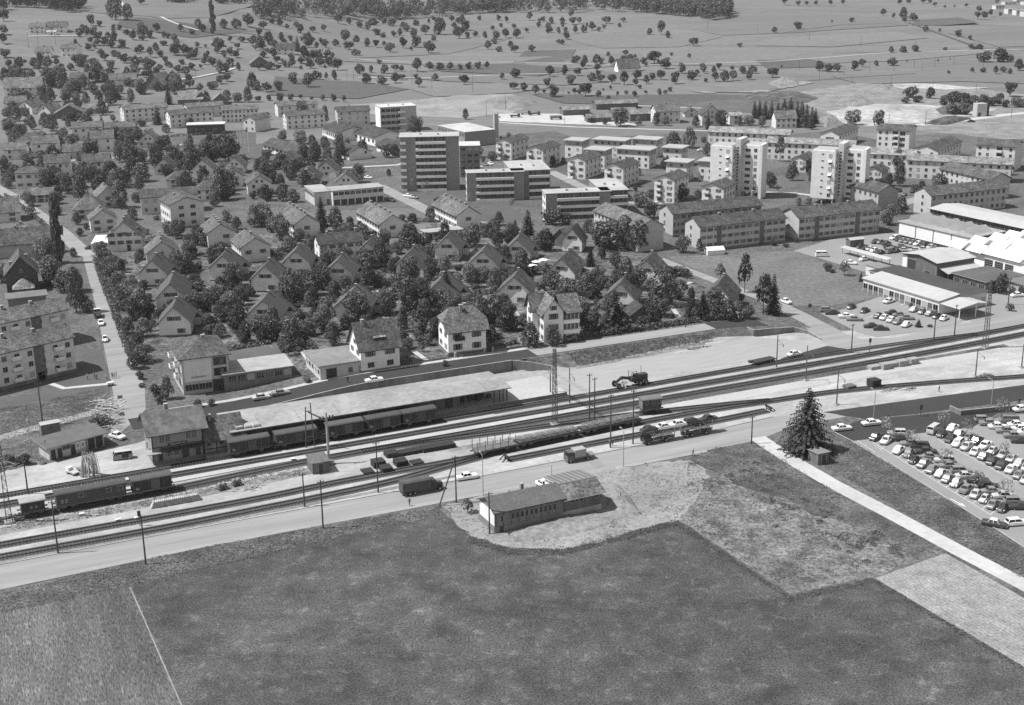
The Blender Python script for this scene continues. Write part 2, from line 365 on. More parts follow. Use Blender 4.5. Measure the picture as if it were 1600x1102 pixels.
# railway beds
TR = {'main_near': [(-40, 258.5), (12, 261.2), (41, 262.0), (59, 263.6), (84, 264.6), (150, 264.9), (243, 265.4), (300, 267.8), (420, 274)],
      'main_far': [(-40, 268.8), (40, 269.4), (90, 269.5), (200, 270.5), (250, 271.4), (300, 273.6), (420, 280)],
      'shed': [(-40, 273.6), (40, 274.1), (100, 274.7), (150, 275.3), (200, 276), (217, 275.6), (237, 274.6), (262, 272.3)],
      'loop': [(83, 264.6), (97, 263.8), (117, 261.6), (145, 258.9), (154, 257.6), (169, 255), (181, 252.5)],
      'yard': [(-40, 250), (7, 249.7), (55, 249.5), (73, 250.5), (105, 250.8), (145, 253.2), (164, 253.2), (180, 252.2), (199, 250.7), (228, 244.4), (247, 239.3), (330, 222), (420, 205)],
      'road_side': [(-40, 244.8), (7, 244.3), (37, 243.9), (54, 244.4), (70, 245.0), (84.6, 246.2), (98, 249), (107, 250.8)],
      'loading': [(109.3, 246.2), (141, 246.6), (161, 246.5), (176, 247.1)]}
def smoothline(pts, step):
    out = []
    for i in range(len(pts) - 1):
        p0 = pts[max(i - 1, 0)]; p1 = pts[i]; p2 = pts[i + 1]; p3 = pts[min(i + 2, len(pts) - 1)]
        n = max(1, int(math.hypot(p2[0] - p1[0], p2[1] - p1[1]) / step))
        for k in range(n):
            t = k / n; h0 = 2*t**3 - 3*t*t + 1; h1 = t**3 - 2*t*t + t; h2 = -2*t**3 + 3*t*t; h3 = t**3 - t*t
            q = []
            for c in (0, 1):
                dx = p2[0] - p1[0]
                m1 = (p2[c] - p0[c]) / max(1e-6, p2[0] - p0[0]) * dx; m2 = (p3[c] - p1[c]) / max(1e-6, p3[0] - p1[0]) * dx
                q.append(h0 * p1[c] + h1 * m1 + h2 * p2[c] + h3 * m2)
            out.append(tuple(q))
    out.append(pts[-1]); return out
for i, (k, pts) in enumerate(TR.items()):
    ribbon('ballast_bed', smoothline(pts, 6), 4.1 if k.startswith('main') else 3.4, G_BALL, .04 + i * .006, True)
ribbon('platform', [(30, 266.1), (60, 266.9), (100, 267.15), (140, 267.4)], 2.0, G_PLAT, .16, True)
ribbon('platform', [(42, 271.85), (90, 272.1), (118, 272.4)], 1.7, G_PLAT, .16, True)
ribbon('platform', [(-30, 271.3), (0, 271.5), (40, 271.8)], 1.5, G_PLAT, .12, True)
ribbon('yard_strip', [(120, 257.5), (150, 258.5), (188, 259.5), (250, 258)], 5, G_PLAT, .03, True)
ribbon('yard_weeds', [(-30, 255.5), (20, 256.4), (50, 257.5), (70, 259)], 3.5, G_SOIL, .035, True)
ribbon('yard_weeds', [(100, 257), (118, 256.6), (140, 256.5)], 2.2, G_SOIL, .034, True)
ribbon('trackside_grass', [(120, 262.6), (150, 262.3), (200, 262.2), (262, 261)], 2.0, G_GRASS, .036, True)
ribbon('trackside_grass', [(-20, 242.4), (30, 242.2), (70, 242.4), (100, 243)], 1.2, G_SOIL, .04, True)
# village lawns and yards
patch('village_gardens', [(192, 520), (160, 440), (150, 400), (300, 380), (500, 350), (700, 340), (900, 370), (1000, 400), (1060, 430), (1150, 470), (1190, 498), (1000, 524), (880, 534), (760, 556), (640, 572), (480, 590), (400, 560), (300, 520), (225, 580)], G_GARD, .025)
patch('school_lawn', [(430, 335), (620, 325), (700, 330), (660, 360), (520, 360), (440, 352)], G_HAY, .03)
patch('tower_lawn', [(600, 300), (720, 290), (830, 340), (770, 350), (700, 342), (640, 318)], G_LAWN, .03)
patch('apartment_lawn', [(120, 545), (160, 545), (172, 615), (60, 645), (-30, 665), (-30, 625), (60, 615)], G_LAWN, .03)
patch('rough_bank', [(-40, 640), (60, 628), (160, 605), (176, 640), (172, 690), (100, 690), (50, 720), (-40, 755)], G_GRASS, .035, wob=.3)
ribbon('trodden_strip', [(-30, 693), (60, 668), (120, 652), (165, 640)], 3.5, G_DIRT, .05)
ribbon('house_path', [(80, 600), (100, 607), (140, 603), (172, 600)], 1.6, G_PATH, .05)
patch('wing_lawn', [(350, 548), (420, 540), (458, 568), (350, 575)], G_LAWN, .045)
patch('court', [(375, 235), (500, 232), (520, 250), (400, 262)], G_LAWN, .03)
ribbon('school_path', [(470, 265), (540, 262), (620, 258), (650, 250)], 3, G_PATH, .045)
ribbon('tower_drive', [(590, 290), (640, 315), (700, 345), (760, 350)], 6.5, G_ROAD, .045)
ribbon('estate_road', [(860, 268), (905, 290), (960, 312), (1010, 320)], 5.5, G_ROAD, .045)
ribbon('estate_street', [(1395, 322), (1440, 310), (1480, 300), (1540, 285)], 7, G_ROAD, .045)
ribbon('estate_path', [(1185, 300), (1240, 302), (1290, 308)], 2.5, G_PATH, .045)
patch('sports_ground', [(265, 213), (400, 206), (400, 226), (280, 232)], G_LAWN, .03)
# far fields, earthworks and farm tracks
patch('gravel_flat', [(540, 166), (620, 160), (720, 150), (800, 148), (830, 165), (800, 178), (720, 185), (650, 182), (560, 178)], G_DIRT, .1, wob=1.5)
patch('contractor_yard', [(780, 178), (870, 178), (930, 182), (1000, 196), (960, 197), (780, 190)], G_PATH, .12, wob=1)
patch('earthworks', [(1220, 150), (1330, 132), (1480, 133), (1600, 148), (1720, 150), (1720, 215), (1560, 218), (1440, 205), (1340, 198), (1290, 178)], G_SOIL, .08, wob=3)
patch('gravel_pit', [(1290, 175), (1350, 162), (1440, 164), (1560, 170), (1530, 180), (1440, 192), (1380, 198), (1320, 195)], G_PIT, .14, wob=5)
patch('gravel_pit', [(1395, 132), (1470, 133), (1545, 138), (1480, 141), (1410, 140)], G_PIT, .14, wob=4)
ribbon('site_road', [(1435, 196), (1500, 189), (1570, 180), (1680, 170)], 7, G_PATH, .15)
patch('spoil_field', [(1195, 146), (1250, 127), (1270, 130), (1220, 140), (1100, 147), (1080, 143)], G_DIRT, .13, wob=1.5)
for i, (q, m_) in enumerate([
    ([(300, 40), (400, 28), (620, 38), (760, 32), (800, 60), (700, 85), (520, 92), (400, 55)], G_FAR3),
    ([(520, 95), (700, 92), (900, 88), (1000, 100), (880, 112), (660, 102)], G_FAR1),
    ([(660, 104), (800, 100), (900, 108), (840, 120), (690, 112)], G_FAR2),
    ([(880, 60), (960, 42), (1060, 40), (1130, 58), (1060, 74), (940, 76)], G_FAR1),
    ([(820, 80), (900, 78), (885, 104), (800, 100)], G_FAR2),
    ([(1060, 44), (1200, 20), (1380, 26), (1420, 40), (1240, 52), (1130, 56)], G_FAR3),
    ([(1000, 84), (1130, 78), (1300, 80), (1500, 74), (1560, 82), (1400, 96), (1150, 104), (1020, 102)], G_FAR1),
    ([(1430, 32), (1500, 28), (1530, 36), (1480, 40), (1424, 40)], G_FAR2),
    ([(1180, 95), (1265, 93), (1310, 104), (1200, 108)], G_FAR2),
    ([(1300, 120), (1440, 110), (1600, 100), (1700, 100), (1700, 135), (1500, 128), (1340, 132)], G_FAR3),
    ([(1480, 52), (1600, 40), (1700, 40), (1700, 72), (1560, 74)], G_FAR3),
    ([(1200, 60), (1400, 50), (1450, 60), (1300, 74), (1180, 72)], G_FAR1),
    ([(130, 2), (200, -8), (330, -8), (400, 8), (330, 28), (250, 30), (140, 20)], G_FAR3),
    ([(200, 28), (300, 38), (400, 50), (300, 60), (180, 40)], G_FAR2),
    ([(430, 120), (560, 128), (640, 140), (560, 155), (420, 150)], G_FAR2),
    ([(640, 140), (780, 130), (860, 138), (800, 146), (680, 152)], G_FAR1),
    ([(560, 116), (800, 118), (960, 128), (880, 134), (700, 128)], G_FAR3),
    ([(830, 148), (960, 150), (1100, 148), (1180, 150), (1080, 166), (880, 162)], G_FAR2),
    ([(1050, 160), (1180, 150), (1290, 160), (1240, 178), (1120, 176)], G_BASE)]):
    patch('field', q, m_, .02 + (i % 3) * .03)
ribbon('farm_track', [(178, -8), (190, 6), (200, 14)], 4, G_PATH, .15)
ribbon('farm_track', [(252, 27), (262, 32), (285, 41), (310, 48)], 3.5, G_PATH, .15)
ribbon('farm_track', [(275, 126), (310, 121), (345, 114), (368, 107)], 3, G_PATH, .15)
ribbon('farm_track', [(540, 92), (640, 98), (800, 98), (1000, 103), (1200, 97), (1400, 82), (1600, 78)], 2.2, G_PATH, .15)
ribbon('farm_track', [(560, 122), (660, 123), (800, 117), (870, 116)], 2.4, G_PATH, .15)
ribbon('farm_track', [(780, 192), (900, 199), (1040, 203), (1110, 205)], 3, G_PATH, .1)
ribbon('farm_track', [(940, 159), (990, 165), (1060, 168), (1120, 170)], 2.5, G_PATH, .1)
ribbon('farm_track', [(45, 60), (120, 58), (170, 66)], 2.5, G_PATH, .15)
ribbon('ditch', [(1225, 52), (1310, 40), (1420, 36), (1520, 72)], 2.5, G_FAR2, .16)
ribbon('ditch', [(1300, 84), (1400, 82), (1500, 78)], 1.5, G_FAR2, .17)
ribbon('ditch', [(1230, 129), (1330, 122), (1430, 116)], 1.6, G_FAR2, .17)
# bay lines and arrows of the car park
def mark(pts, w=.12, nm='bay_line'): return ribbon(nm, pts, w, G_MARK, .072)
# ---------------------------------------------------------------- railway tracks
TLAB = {'main_near': 'running line on dark ballast nearest the grassy strip, passing the baggage wagon',
        'main_far': 'running line between the two narrow gravel platforms', 'shed': 'track along the long goods shed under the covered wagons',
        'loop': 'short connecting track under the small guard van', 'yard': 'long yard track under the stake wagon and lattice load',
        'road_side': 'yard siding beside the road kerb, ending behind the tarpaulin lorry', 'loading': 'short dead end track beside the car transporter'}
def make_track(k, pts):
    p = smoothline(pts, 4); p = [(u, v) for u, v in p if -12 < u < 330]
    t = thing('railway_track', TLAB[k], 'railway track', (*xy(*p[0]), 0), group='tracks of the goods yard'); o = t.location.copy()
    W = [Vector(xy(*q)) for q in p]; nr = []
    for i in range(len(W)):
        d = (W[min(i + 1, len(W) - 1)] - W[max(i - 1, 0)]).normalized(); nr.append(Vector((-d.y, d.x)))
    z0 = .16 if k != 'shed' else .2
    for s in (-1, 1):
        mb = MB(); i = mb.mi(M_RAIL)
        for c, n_ in zip(W, nr):
            for off, z in ((.06, z0), (.06, z0 + .15), (-.06, z0 + .15), (-.06, z0)):
                q = c + n_ * (s * .75 + off); mb.v.append((q.x - o.x, q.y - o.y, z))
        for a in range(len(W) - 1):
            for b in range(3): mb.f.append((a * 4 + b, a * 4 + b + 1, a * 4 + b + 5, a * 4 + b + 4)); mb.m.append(i)
        mb.obj('rail', t, fix=False)
    mb = MB(); sm = mat('tie_timber', .06, .4, .5, .9, coord='World'); acc = 0; rr = random.Random(3)
    for a in range(len(W) - 1):
        L = (W[a + 1] - W[a]).length; d = (W[a + 1] - W[a]) / L
        while acc < L:
            c = W[a] + d * acc; n_ = nr[a]; q = d * .13; w = n_ * (1.28 + rr.uniform(-.05, .05))
            lo = [c - w - q, c - w + q, c + w + q, c + w - q]
            k0 = len(mb.v); mb.v += [(e.x - o.x, e.y - o.y, z) for z in (.03, z0) for e in lo]; i = mb.mi(sm)
            for f in ((4, 5, 6, 7), (0, 1, 5, 4), (1, 2, 6, 5), (2, 3, 7, 6), (3, 0, 4, 7)): mb.f.append(tuple(k0 + e for e in f)); mb.m.append(i)
            acc += .66
        acc -= L
    stuff(mb.obj('sleepers', t, fix=True))
for k, pts in TR.items(): make_track(k, pts)
def uvp(u, v, z=0): x, y = xy(u, v); return Vector((x, y, z))
def buffer_stop(u, v, sgn, lab):
    t = thing('buffer_stop', lab, 'buffer stop', uvp(u, v), A0)
    mb = MB(); mb.box(-.2, .2, -1.3, 1.3, .7, 1.1, M_WOODD); mb.obj('beam', t)
    for s in (-.8, .8):
        mb = MB(); mb.bar((0, s, 0), (0, s, 1.1), .2, .2, M_WOODD); mb.bar((sgn * 1.4, s, 0), (0, s, 1), .18, .18, M_WOODD); mb.obj('post', t)
buffer_stop(109.0, 246.2, -1, 'low timber buffer stop at the village end of the short loading track')
buffer_stop(176.5, 247.1, 1, 'low timber buffer stop where the short loading track ends by the road')
# ---------------------------------------------------------------- poles and masts
def pole_h(px, py, ty):
    b = G(px, py); h = 1.0
    lo, hi = .5, 45
    for _ in range(30):
        h = (lo + hi) / 2
        if P(b.x, b.y, b.z + h)[1] > ty: lo = h
        else: hi = h
    return b, h
def pole(px, py, ty, look, kind='wood', rz=None, lab=None):
    b, h = pole_h(px, py, ty); far = b.y > 500
    r = .15 if not far else .11
    nm, cat = {'wood': ('utility_pole', 'pole'), 'iron': ('catenary_mast', 'mast'), 'lamp': ('street_lamp', 'lamp'), 'flag': ('flagpole', 'flagpole')}[kind]
    m = {'wood': mat('creosoted_pole', .07, .3, 1, .9), 'iron': M_STEEL, 'lamp': mat('galvanised', .32, .1, 1, .5), 'flag': M_WHITE}[kind]
    t = thing(nm, lab, cat, b, A0 if rz is None else rz, group={'wood': 'wooden utility poles', 'iron': 'overhead line masts', 'lamp': 'street lamps', 'flag': 'flagpoles'}[kind])
    mb = MB(); mb.tube((0, 0, 0), (0, 0, h), r * (1.15 if kind != 'lamp' else .7), 8, m, r * (.75 if kind != 'lamp' else .45)); mb.obj('shaft', t)
    if kind == 'iron':
        mb = MB(); mb.box(-.5, .5, -.5, .5, 0, .35, M_CONC); mb.obj('footing', t)
        mb = MB(); mb.bar((0, 0, h * .86), (0, -2.6, h * .8), .07, .07, m); mb.bar((0, 0, h * .72), (0, -2.6, h * .8), .06, .06, m); mb.obj('bracket', t)
        mb = MB(); mb.tube((0, -2.5, h * .8), (0, -2.5, h * .72), .12, 6, mat('porcelain', .2, 0, rough=.3)); mb.obj('insulator', t)
    elif kind == 'wood' and not far:
        mb = MB(); mb.bar((-.7, 0, h - .4), (.7, 0, h - .4), .1, .1, m); mb.obj('crossarm', t)
        for s in (-.55, .55):
            mb = MB(); mb.tube((s, 0, h - .35), (s, 0, h - .1), .05, 5, mat('porcelain', .2, 0, rough=.3)); mb.obj('insulator', t)
    elif kind == 'lamp':
        mb = MB(); mb.tube((0, 0, h), (0, 1.2, h + .35), .05, 6, m); mb.obj('arm', t)
        mb = MB(); mb.box(-.13, .13, 1.0, 1.7, h + .28, h + .42, M_GREY); mb.obj('lamp_head', t)
    elif kind == 'wood':
        mb = MB(); mb.bar((-.5, 0, h - .4), (.5, 0, h - .4), .08, .08, m); mb.obj('crossarm', t)
    if not lab: auto(t, look)
    return t, h
for px, py, ty in [(44, 773, 716), (67, 664, 598), (91, 865, 782), (228, 882, 805), (476, 792, 739), (505, 826, 750), (591, 770, 690), (713, 786, 712), (765, 834, 769), (954, 700, 616), (989, 694, 609), (921, 657, 584), (929, 657, 590), (860, 619, 576), (1174, 694, 650), (1071, 512, 492), (1575, 477, 435), (1459, 532, 485), (1491, 526, 476), (1330, 552, 506)]:
    pole(px, py, ty, 'tall wooden pole' if py - ty > 60 else 'wooden pole')
for px, py, ty in [(890, 632, 575), (1213, 576, 524), (1259, 595, 540), (1307, 633, 578), (1524, 589, 545), (1596, 575, 538)]:
    pole(px, py, ty, 'slim overhead line mast', 'iron')
for px, py, ty in [(755, 775, 712), (974, 730, 674), (1365, 654, 612), (1549, 632, 596), (50, 717, 662), (862, 770, 727)]:
    pole(px, py, ty, 'thin pale street lamp', 'lamp', A0)
for c, q in ((3, [(258, 205, 258), (580, 225, 290), (920, 255, 305), (195, 378, 438), (475, 410, 470), (635, 385, 455), (785, 400, 445), (913, 370, 425), (963, 390, 445), (1040, 360, 420), (1160, 355, 410), (1345, 390, 430), (525, 470, 520), (770, 470, 535), (1030, 505, 545), (1300, 525, 570), (320, 440, 510), (697, 690, 745), (755, 715, 770), (983, 690, 780), (1300, 860, 1000), (1520, 625, 740)]),
             (2, [(1222, 125, 180), (1535, 150, 215), (320, 545, 615), (330, 720, 775), (1180, 395, 430)]),
             (1, [(975, 445, 525), (1100, 475, 555), (1355, 445, 580), (1270, 440, 490), (1560, 595, 690), (570, 440, 510), (610, 435, 500), (1440, 630, 730)]),
             (0, [(180, 200, 300), (240, 190, 285), (350, 200, 285), (1355, 450, 520), (1225, 440, 500)])):
    for x, t_, y in q:
        px, py = T(c, 0, x, y); pole(px, py, T(c, 0, x, t_)[1], 'thin utility pole')
for x, t_, y in [(1487, 775, 905), (1505, 775, 900), (1530, 780, 900), (1555, 790, 950)]:
    px, py = T(0, 0, x, y); pole(px, py, T(0, 0, x, t_)[1], 'white flagpole by the sports ground', 'flag')
def lattice(px, py, ty, lab, w0=1.1, w1=.35, group='lattice masts'):
    b, h = pole_h(px, py, ty); t = thing('lattice_mast', lab, 'mast', b, A0, group)
    for sx in (-1, 1):
        for sy in (-1, 1):
            mb = MB(); mb.bar((sx * w0 / 2, sy * w0 / 2, 0), (sx * w1 / 2, sy * w1 / 2, h), .13, .13, M_STEEL); mb.obj('leg', t)
    mb = MB(); n = int(h / .9)
    for i in range(n):
        z, z2 = h * i / n, h * (i + 1) / n; a = (w0 + (w1 - w0) * i / n) / 2; c = (w0 + (w1 - w0) * (i + 1) / n) / 2
        for q in ((1, 1, -1, 1), (1, -1, -1, -1), (1, 1, 1, -1), (-1, 1, -1, -1)):
            if i % 2: mb.bar((q[0] * a, q[1] * a, z), (q[2] * c, q[3] * c, z2), .06, .06, M_STEEL)
            else: mb.bar((q[2] * a, q[3] * a, z), (q[0] * c, q[1] * c, z2), .06, .06, M_STEEL)
    mb.obj('bracing', t)
    mb = MB(); mb.box(-.9, .9, -.9, .9, 0, .4, M_CONC); mb.obj('footing', t)
    for z in (.82, .9):
        mb = MB(); mb.bar((-1.6, 0, h * z), (1.6, 0, h * z), .12, .12, M_STEEL); mb.obj('crossarm', t)
    return t, h
lattice(15, 817, 690, 'tall lattice mast beside the small goods wagon at the edge of the yard')
lattice(867, 664, 545, 'tallest lattice mast, between the tracks near the grader', 1.0, .5)
lattice(1539, 544, 437, 'slender lattice mast beside the main lines near the factory canopy')
# A-frame double mast and timber mast with switchgear before the goods shed
b, h = pole_h(485, 700, 630); t = thing('double_mast', 'A-frame double mast with crossbar in front of the goods shed wagons', 'mast', b, A0)
for s in (-1, 1):
    mb = MB(); mb.bar((s * 1.0, 0, 0), (s * .55, 0, h * (1 if s > 0 else .92)), .2, .2, M_STEEL); mb.obj('leg', t)
mb = MB(); mb.bar((-.8, 0, h * .25), (.8, 0, h * .25), .12, .12, M_STEEL); mb.bar((-.6, 0, h * .82), (.6, 0, h * .82), .15, .15, M_STEEL); mb.obj('crossbar', t)
mb = MB(); mb.bar((0, 0, h * .8), (3.2, -3.4, h * .66), .18, .3, M_STEEL); mb.obj('span_beam', t)
b, h = pole_h(514, 725, 645); t = thing('switch_mast', 'stout concrete mast with insulators between platform and timber hut', 'mast', b, A0)
mb = MB(); mb.tube((0, 0, 0), (0, 0, h), .32, 10, M_CONC, .2); mb.obj('shaft', t)
mb = MB(); mb.bar((-1.6, 0, h * .88), (1.6, 0, h * .88), .14, .14, M_STEEL); mb.obj('crossarm', t)
for s in (-1.4, -.7, .7, 1.4):
    mb = MB(); mb.tube((s, 0, h * .89), (s, 0, h * .94), .16, 6, M_DARK); mb.obj('insulator', t)
mb = MB(); mb.box(-1.1, 1.1, -1.1, 1.1, 0, .5, M_CONCD); mb.obj('footing', t)
# strut of the road pole
p1 = G(713, 786); p2 = G(686, 792); t = thing('pole_strut', 'slanting timber strut propping the roadside pole', 'strut', p2)
mb = MB(); mb.tube((0, 0, 0), (p1.x - p2.x, p1.y - p2.y, 9.5), .14, 7, mat('creosoted_pole', .07)); mb.obj('shaft', t)
# overhead line beam across the tracks at the tall mast
p1 = G(860, 619); p2 = G(921, 657); d = (p2 - p1).to_2d()
t = thing('line_gantry', 'pale lattice beam spanning the tracks by the tallest mast', 'gantry', p1, math.atan2(d.y, d.x))
L = d.length
for zz in (6.2, 6.9):
    for s in (-.3, .3):
        mb = MB(); mb.bar((0, s, zz), (L, s, zz), .08, .08, mat('galvanised', .32)); mb.obj('chord', t)
mb = MB()
for i in range(int(L / 1.2)):
    for s in (-.3, .3): mb.bar((i * 1.2, s, 6.2 if i % 2 else 6.9), (i * 1.2 + 1.2, s, 6.9 if i % 2 else 6.2), .05, .05, mat('galvanised', .32))
mb.obj('bracing', t)
# signals
def signal(px, py, ty, lab):
    b, h = pole_h(px, py, ty); t = thing('railway_signal', lab, 'signal', b, A0)
    mb = MB(); mb.tube((0, 0, 0), (0, 0, h), .09, 7, M_STEEL); mb.obj('post', t)
    mb = MB(); mb.box(-.3, .3, -.15, .15, h - .9, h + .2, M_DARK); mb.obj('signal_board', t)
signal(1358, 558, 530, 'dark railway signal beside the junction by the office car park')
signal(1438, 651, 634, 'small dark signal board on the verge of the new road')
signal(219, 822, 800, 'short dark signal post between the yard tracks')
# ---------------------------------------------------------------- buildings
MESH = {}
def label_text(parent, body, size, loc, rz, m, nm):
    c = bpy.data.curves.new(nm, 'FONT'); c.body = body; c.size = size; c.extrude = .015; c.align_x = 'CENTER'
    o = bpy.data.objects.new(nm, c); COL.objects.link(o); dg = bpy.context.evaluated_depsgraph_get(); me = bpy.data.meshes.new_from_object(o.evaluated_get(dg)); bpy.data.objects.remove(o)
    me.materials.clear(); me.materials.append(m)
    r = put(nm, me, parent, loc); r.rotation_euler = (R(90), 0, rz); return r
FOOT = []                                              # building footprints (for keeping trees out)
def cached(key, fn):
    if key not in MESH: MESH[key] = fn()
    return MESH[key]
def win_mesh(w, h, tone, nm):
    def f():
        mb = MB(); g = (M_GLASS, M_CURT, M_BLIND)[tone]; fr = M_FRAME; t = .055
        mb.box(-w/2, w/2, -.03, .0, 0, h, g)
        mb.box(-w/2 - t, -w/2, -.08, 0, -t, h + t, fr); mb.box(w/2, w/2 + t, -.08, 0, -t, h + t, fr)
        mb.box(-w/2, w/2, -.08, 0, h, h + t, fr); mb.box(-w/2, w/2, -.12, 0, -t, 0, fr)
        n = nm
        for i in range(1, n + 1): x = -w/2 + w * i / (n + 1); mb.box(x - .035, x + .035, -.06, 0, 0, h, fr)
        return mb.mesh('window')
    return cached(('win', w, h, tone, nm), f)
def shut_mesh(h, w=.5):
    def f():
        mb = MB(); mb.box(-w/2, w/2, -.07, -.005, -.02, h + .02, M_SHUT)
        for i in range(5): z = h * (i + .5) / 5; mb.box(-w/2 + .06, w/2 - .06, -.09, -.07, z - .03, z + .05, M_SHUT)
        return mb.mesh('shutter')
    return cached(('shut', h, w), f)
def door_mesh(w, h, m=None):
    def f():
        mb = MB(); mm = m or M_LOUV; mb.box(-w/2, w/2, -.06, 0, 0, h, mm); t = .1
        mb.box(-w/2 - t, -w/2, -.1, 0, 0, h + t, M_GREY); mb.box(w/2, w/2 + t, -.1, 0, 0, h + t, M_GREY); mb.box(-w/2, w/2, -.1, 0, h, h + t, M_GREY)
        return mb.mesh('door')
    return cached(('door', w, h, m.name if m else ''), f)
def balc_mesh(w, d, m):
    def f():
        mb = MB(); mb.box(-w/2, w/2, -d, 0, -.15, 0, M_CONC); mb.box(-w/2, w/2, -d, -d + .1, 0, .95, m)
        mb.box(-w/2, -w/2 + .1, -d + .1, 0, 0, .95, m); mb.box(w/2 - .1, w/2, -d + .1, 0, 0, .95, m); return mb.mesh('balcony')
    return cached(('balc', w, d, m.name), f)
def roof_mesh(kind, Lr, S, h, rise, ov, og, t, m, swap, rib, q=.45):
    def f():
        mb = MB(); sl = rise / (S / 2); ze = h - ov * sl + .04 + t; zr = h + rise + .04 + t
        if kind == 'gable':
            V = [(-og, -ov, ze), (Lr + og, -ov, ze), (Lr + og, S/2, zr), (-og, S/2, zr), (Lr + og, S + ov, ze), (-og, S + ov, ze)]; Fc = [(0, 1, 2, 3), (3, 2, 4, 5)]
        elif kind == 'hip':
            i = min(S/2, Lr/2 - .2)
            V = [(-ov, -ov, ze), (Lr + ov, -ov, ze), (Lr + ov, S + ov, ze), (-ov, S + ov, ze), (i, S/2, zr), (Lr - i, S/2, zr)]; Fc = [(0, 1, 5, 4), (1, 2, 5), (2, 3, 4, 5), (3, 0, 4)]
        elif kind == 'halfhip':
            zq = ze + (zr - ze) * q; yq = -ov + (S/2 + ov) * q; i = S/2 * (1 - q) * .8
            V = [(-og, -ov, ze), (Lr + og, -ov, ze), (Lr + og, yq, zq), (Lr - i, S/2, zr), (i, S/2, zr), (-og, yq, zq), (Lr + og, S + ov, ze), (-og, S + ov, ze), (Lr + og, S - yq, zq), (-og, S - yq, zq)]
            Fc = [(0, 1, 2, 3, 4, 5), (6, 7, 9, 4, 3, 8), (2, 8, 3), (9, 5, 4)]
        elif kind == 'mono':
            V = [(-og, -ov, h + t), (Lr + og, -ov, h + t), (Lr + og, S + ov, h + rise + t), (-og, S + ov, h + rise + t)]; Fc = [(0, 1, 2, 3)]
        else:
            V = [(-ov, -ov, h + t), (Lr + ov, -ov, h + t), (Lr + ov, S + ov, h + t), (-ov, S + ov, h + t)]; Fc = [(0, 1, 2, 3)]
        edge = M_LOUV if kind not in ('flat', 'mono') else M_GREY
        mb.sheet(V, Fc, t, m, edge)
        if rib and kind == 'gable':
            n = int((Lr + 2 * og) / rib)
            for i in range(n + 1):
                x = -og + (Lr + 2 * og) * i / n
                for s in (0, 1):
                    y0, y1 = (-ov, S/2) if s == 0 else (S + ov, S/2)
                    mb.hexa([(x - .24, y0, ze), (x + .24, y0, ze), (x + .24, y1, zr), (x - .24, y1, zr)], [(x - .2, y0, ze + .12), (x + .2, y0, ze + .12), (x + .2, y1, zr + .12), (x - .2, y1, zr + .12)], mat('rib_tile', .15, .2, 2, .8))
        if swap: mb.v = [(y, x, z) for x, y, z in mb.v]
        return mb.mesh('roof')
    return cached(('roof', kind, Lr, S, h, rise, ov, og, t, m.name, swap, rib, q), f)
def wall_mesh(kind, W, D, h, rise, ridge, m, m2=None, zs=0, q=.45):
    def f():
        mb = MB(); Lr, S = (W, D) if ridge == 'x' else (D, W)
        if kind == 'gable': prof = [(0, zs), (S, zs), (S, h), (S/2, h + rise), (0, h)]
        elif kind == 'halfhip': prof = [(0, zs), (S, zs), (S, h), (S - S/2*q, h + rise*q), (S/2*q, h + rise*q), (0, h)]
        elif kind == 'mono': prof = [(0, zs), (S, zs), (S, h + rise), (0, h)]
        else: prof = [(0, zs), (S, zs), (S, h), (0, h)]
        mb.prism(prof, 'x' if ridge == 'x' else 'y', 0, Lr, m); return mb.mesh('wall')
    return cached(('wall', kind, W, D, h, rise, ridge, m.name, zs, q), f)
RW = random.Random(11)
FACE = lambda W, D: {'f': (0, 0, W, 0.0), 'r': (W, 0, D, math.pi/2), 'b': (W, D, W, math.pi), 'l': (0, D, D, -math.pi/2)}
def on_face(t, W, D, face, s, z, me, name, out=0.0):
    """hang a mesh on a wall: s metres along the face (from its left end as seen from outside), z up"""
    x0, y0, L, rz = FACE(W, D)[face]; c, sn = math.cos(rz), math.sin(rz)
    return put(name, me, t, (x0 + c * s + sn * out, y0 + sn * s - c * out, z), rz)
def windows(t, W, D, h, face, cols, rows, kind='w', w=1.05, hh=1.25, z0=None, st=None, x0=.0, x1=1.0, skip=(), tones=(0, 0, 0, 1, 1, 2), gable=0, rise=0):
    L = FACE(W, D)[face][2]; st = st or h / rows; z0 = (st - hh) * .55 if z0 is None else z0
    for r in range(rows):
        for c in range(cols):
            if (c, r) in skip: continue
            s = L * (x0 + (x1 - x0) * (c + .5) / cols)
            o = on_face(t, W, D, face, s, z0 + r * st, win_mesh(w, hh, RW.choice(tones), 1 if w < 1.4 else 2), 'window')
            if kind == 's':
                for sg in (-1, 1): put('shutter', shut_mesh(hh), o, (sg * (w/2 + .07 + .27), 0, 0))
    if gable:
        for g in range(gable):
            s = L * (.5 + (g - (gable - 1) / 2) * .22)
            o = on_face(t, W, D, face, s, h + .35, win_mesh(.9, 1.1, RW.choice((0, 1)), 1), 'window')
            if kind == 's':
                for sg in (-1, 1): put('shutter', shut_mesh(1.1, .4), o, (sg * .75, 0, 0))
def chimney_mesh(hh, w):
    def f():
        mb = MB(); mb.box(-w/2, w/2, -w/2, w/2, -1.2, hh, M_BRICK); mb.box(-w/2 - .08, w/2 + .08, -w/2 - .08, w/2 + .08, hh, hh + .12, M_CONC); return mb.mesh('chimney')
    return cached(('chim', hh, w), f)
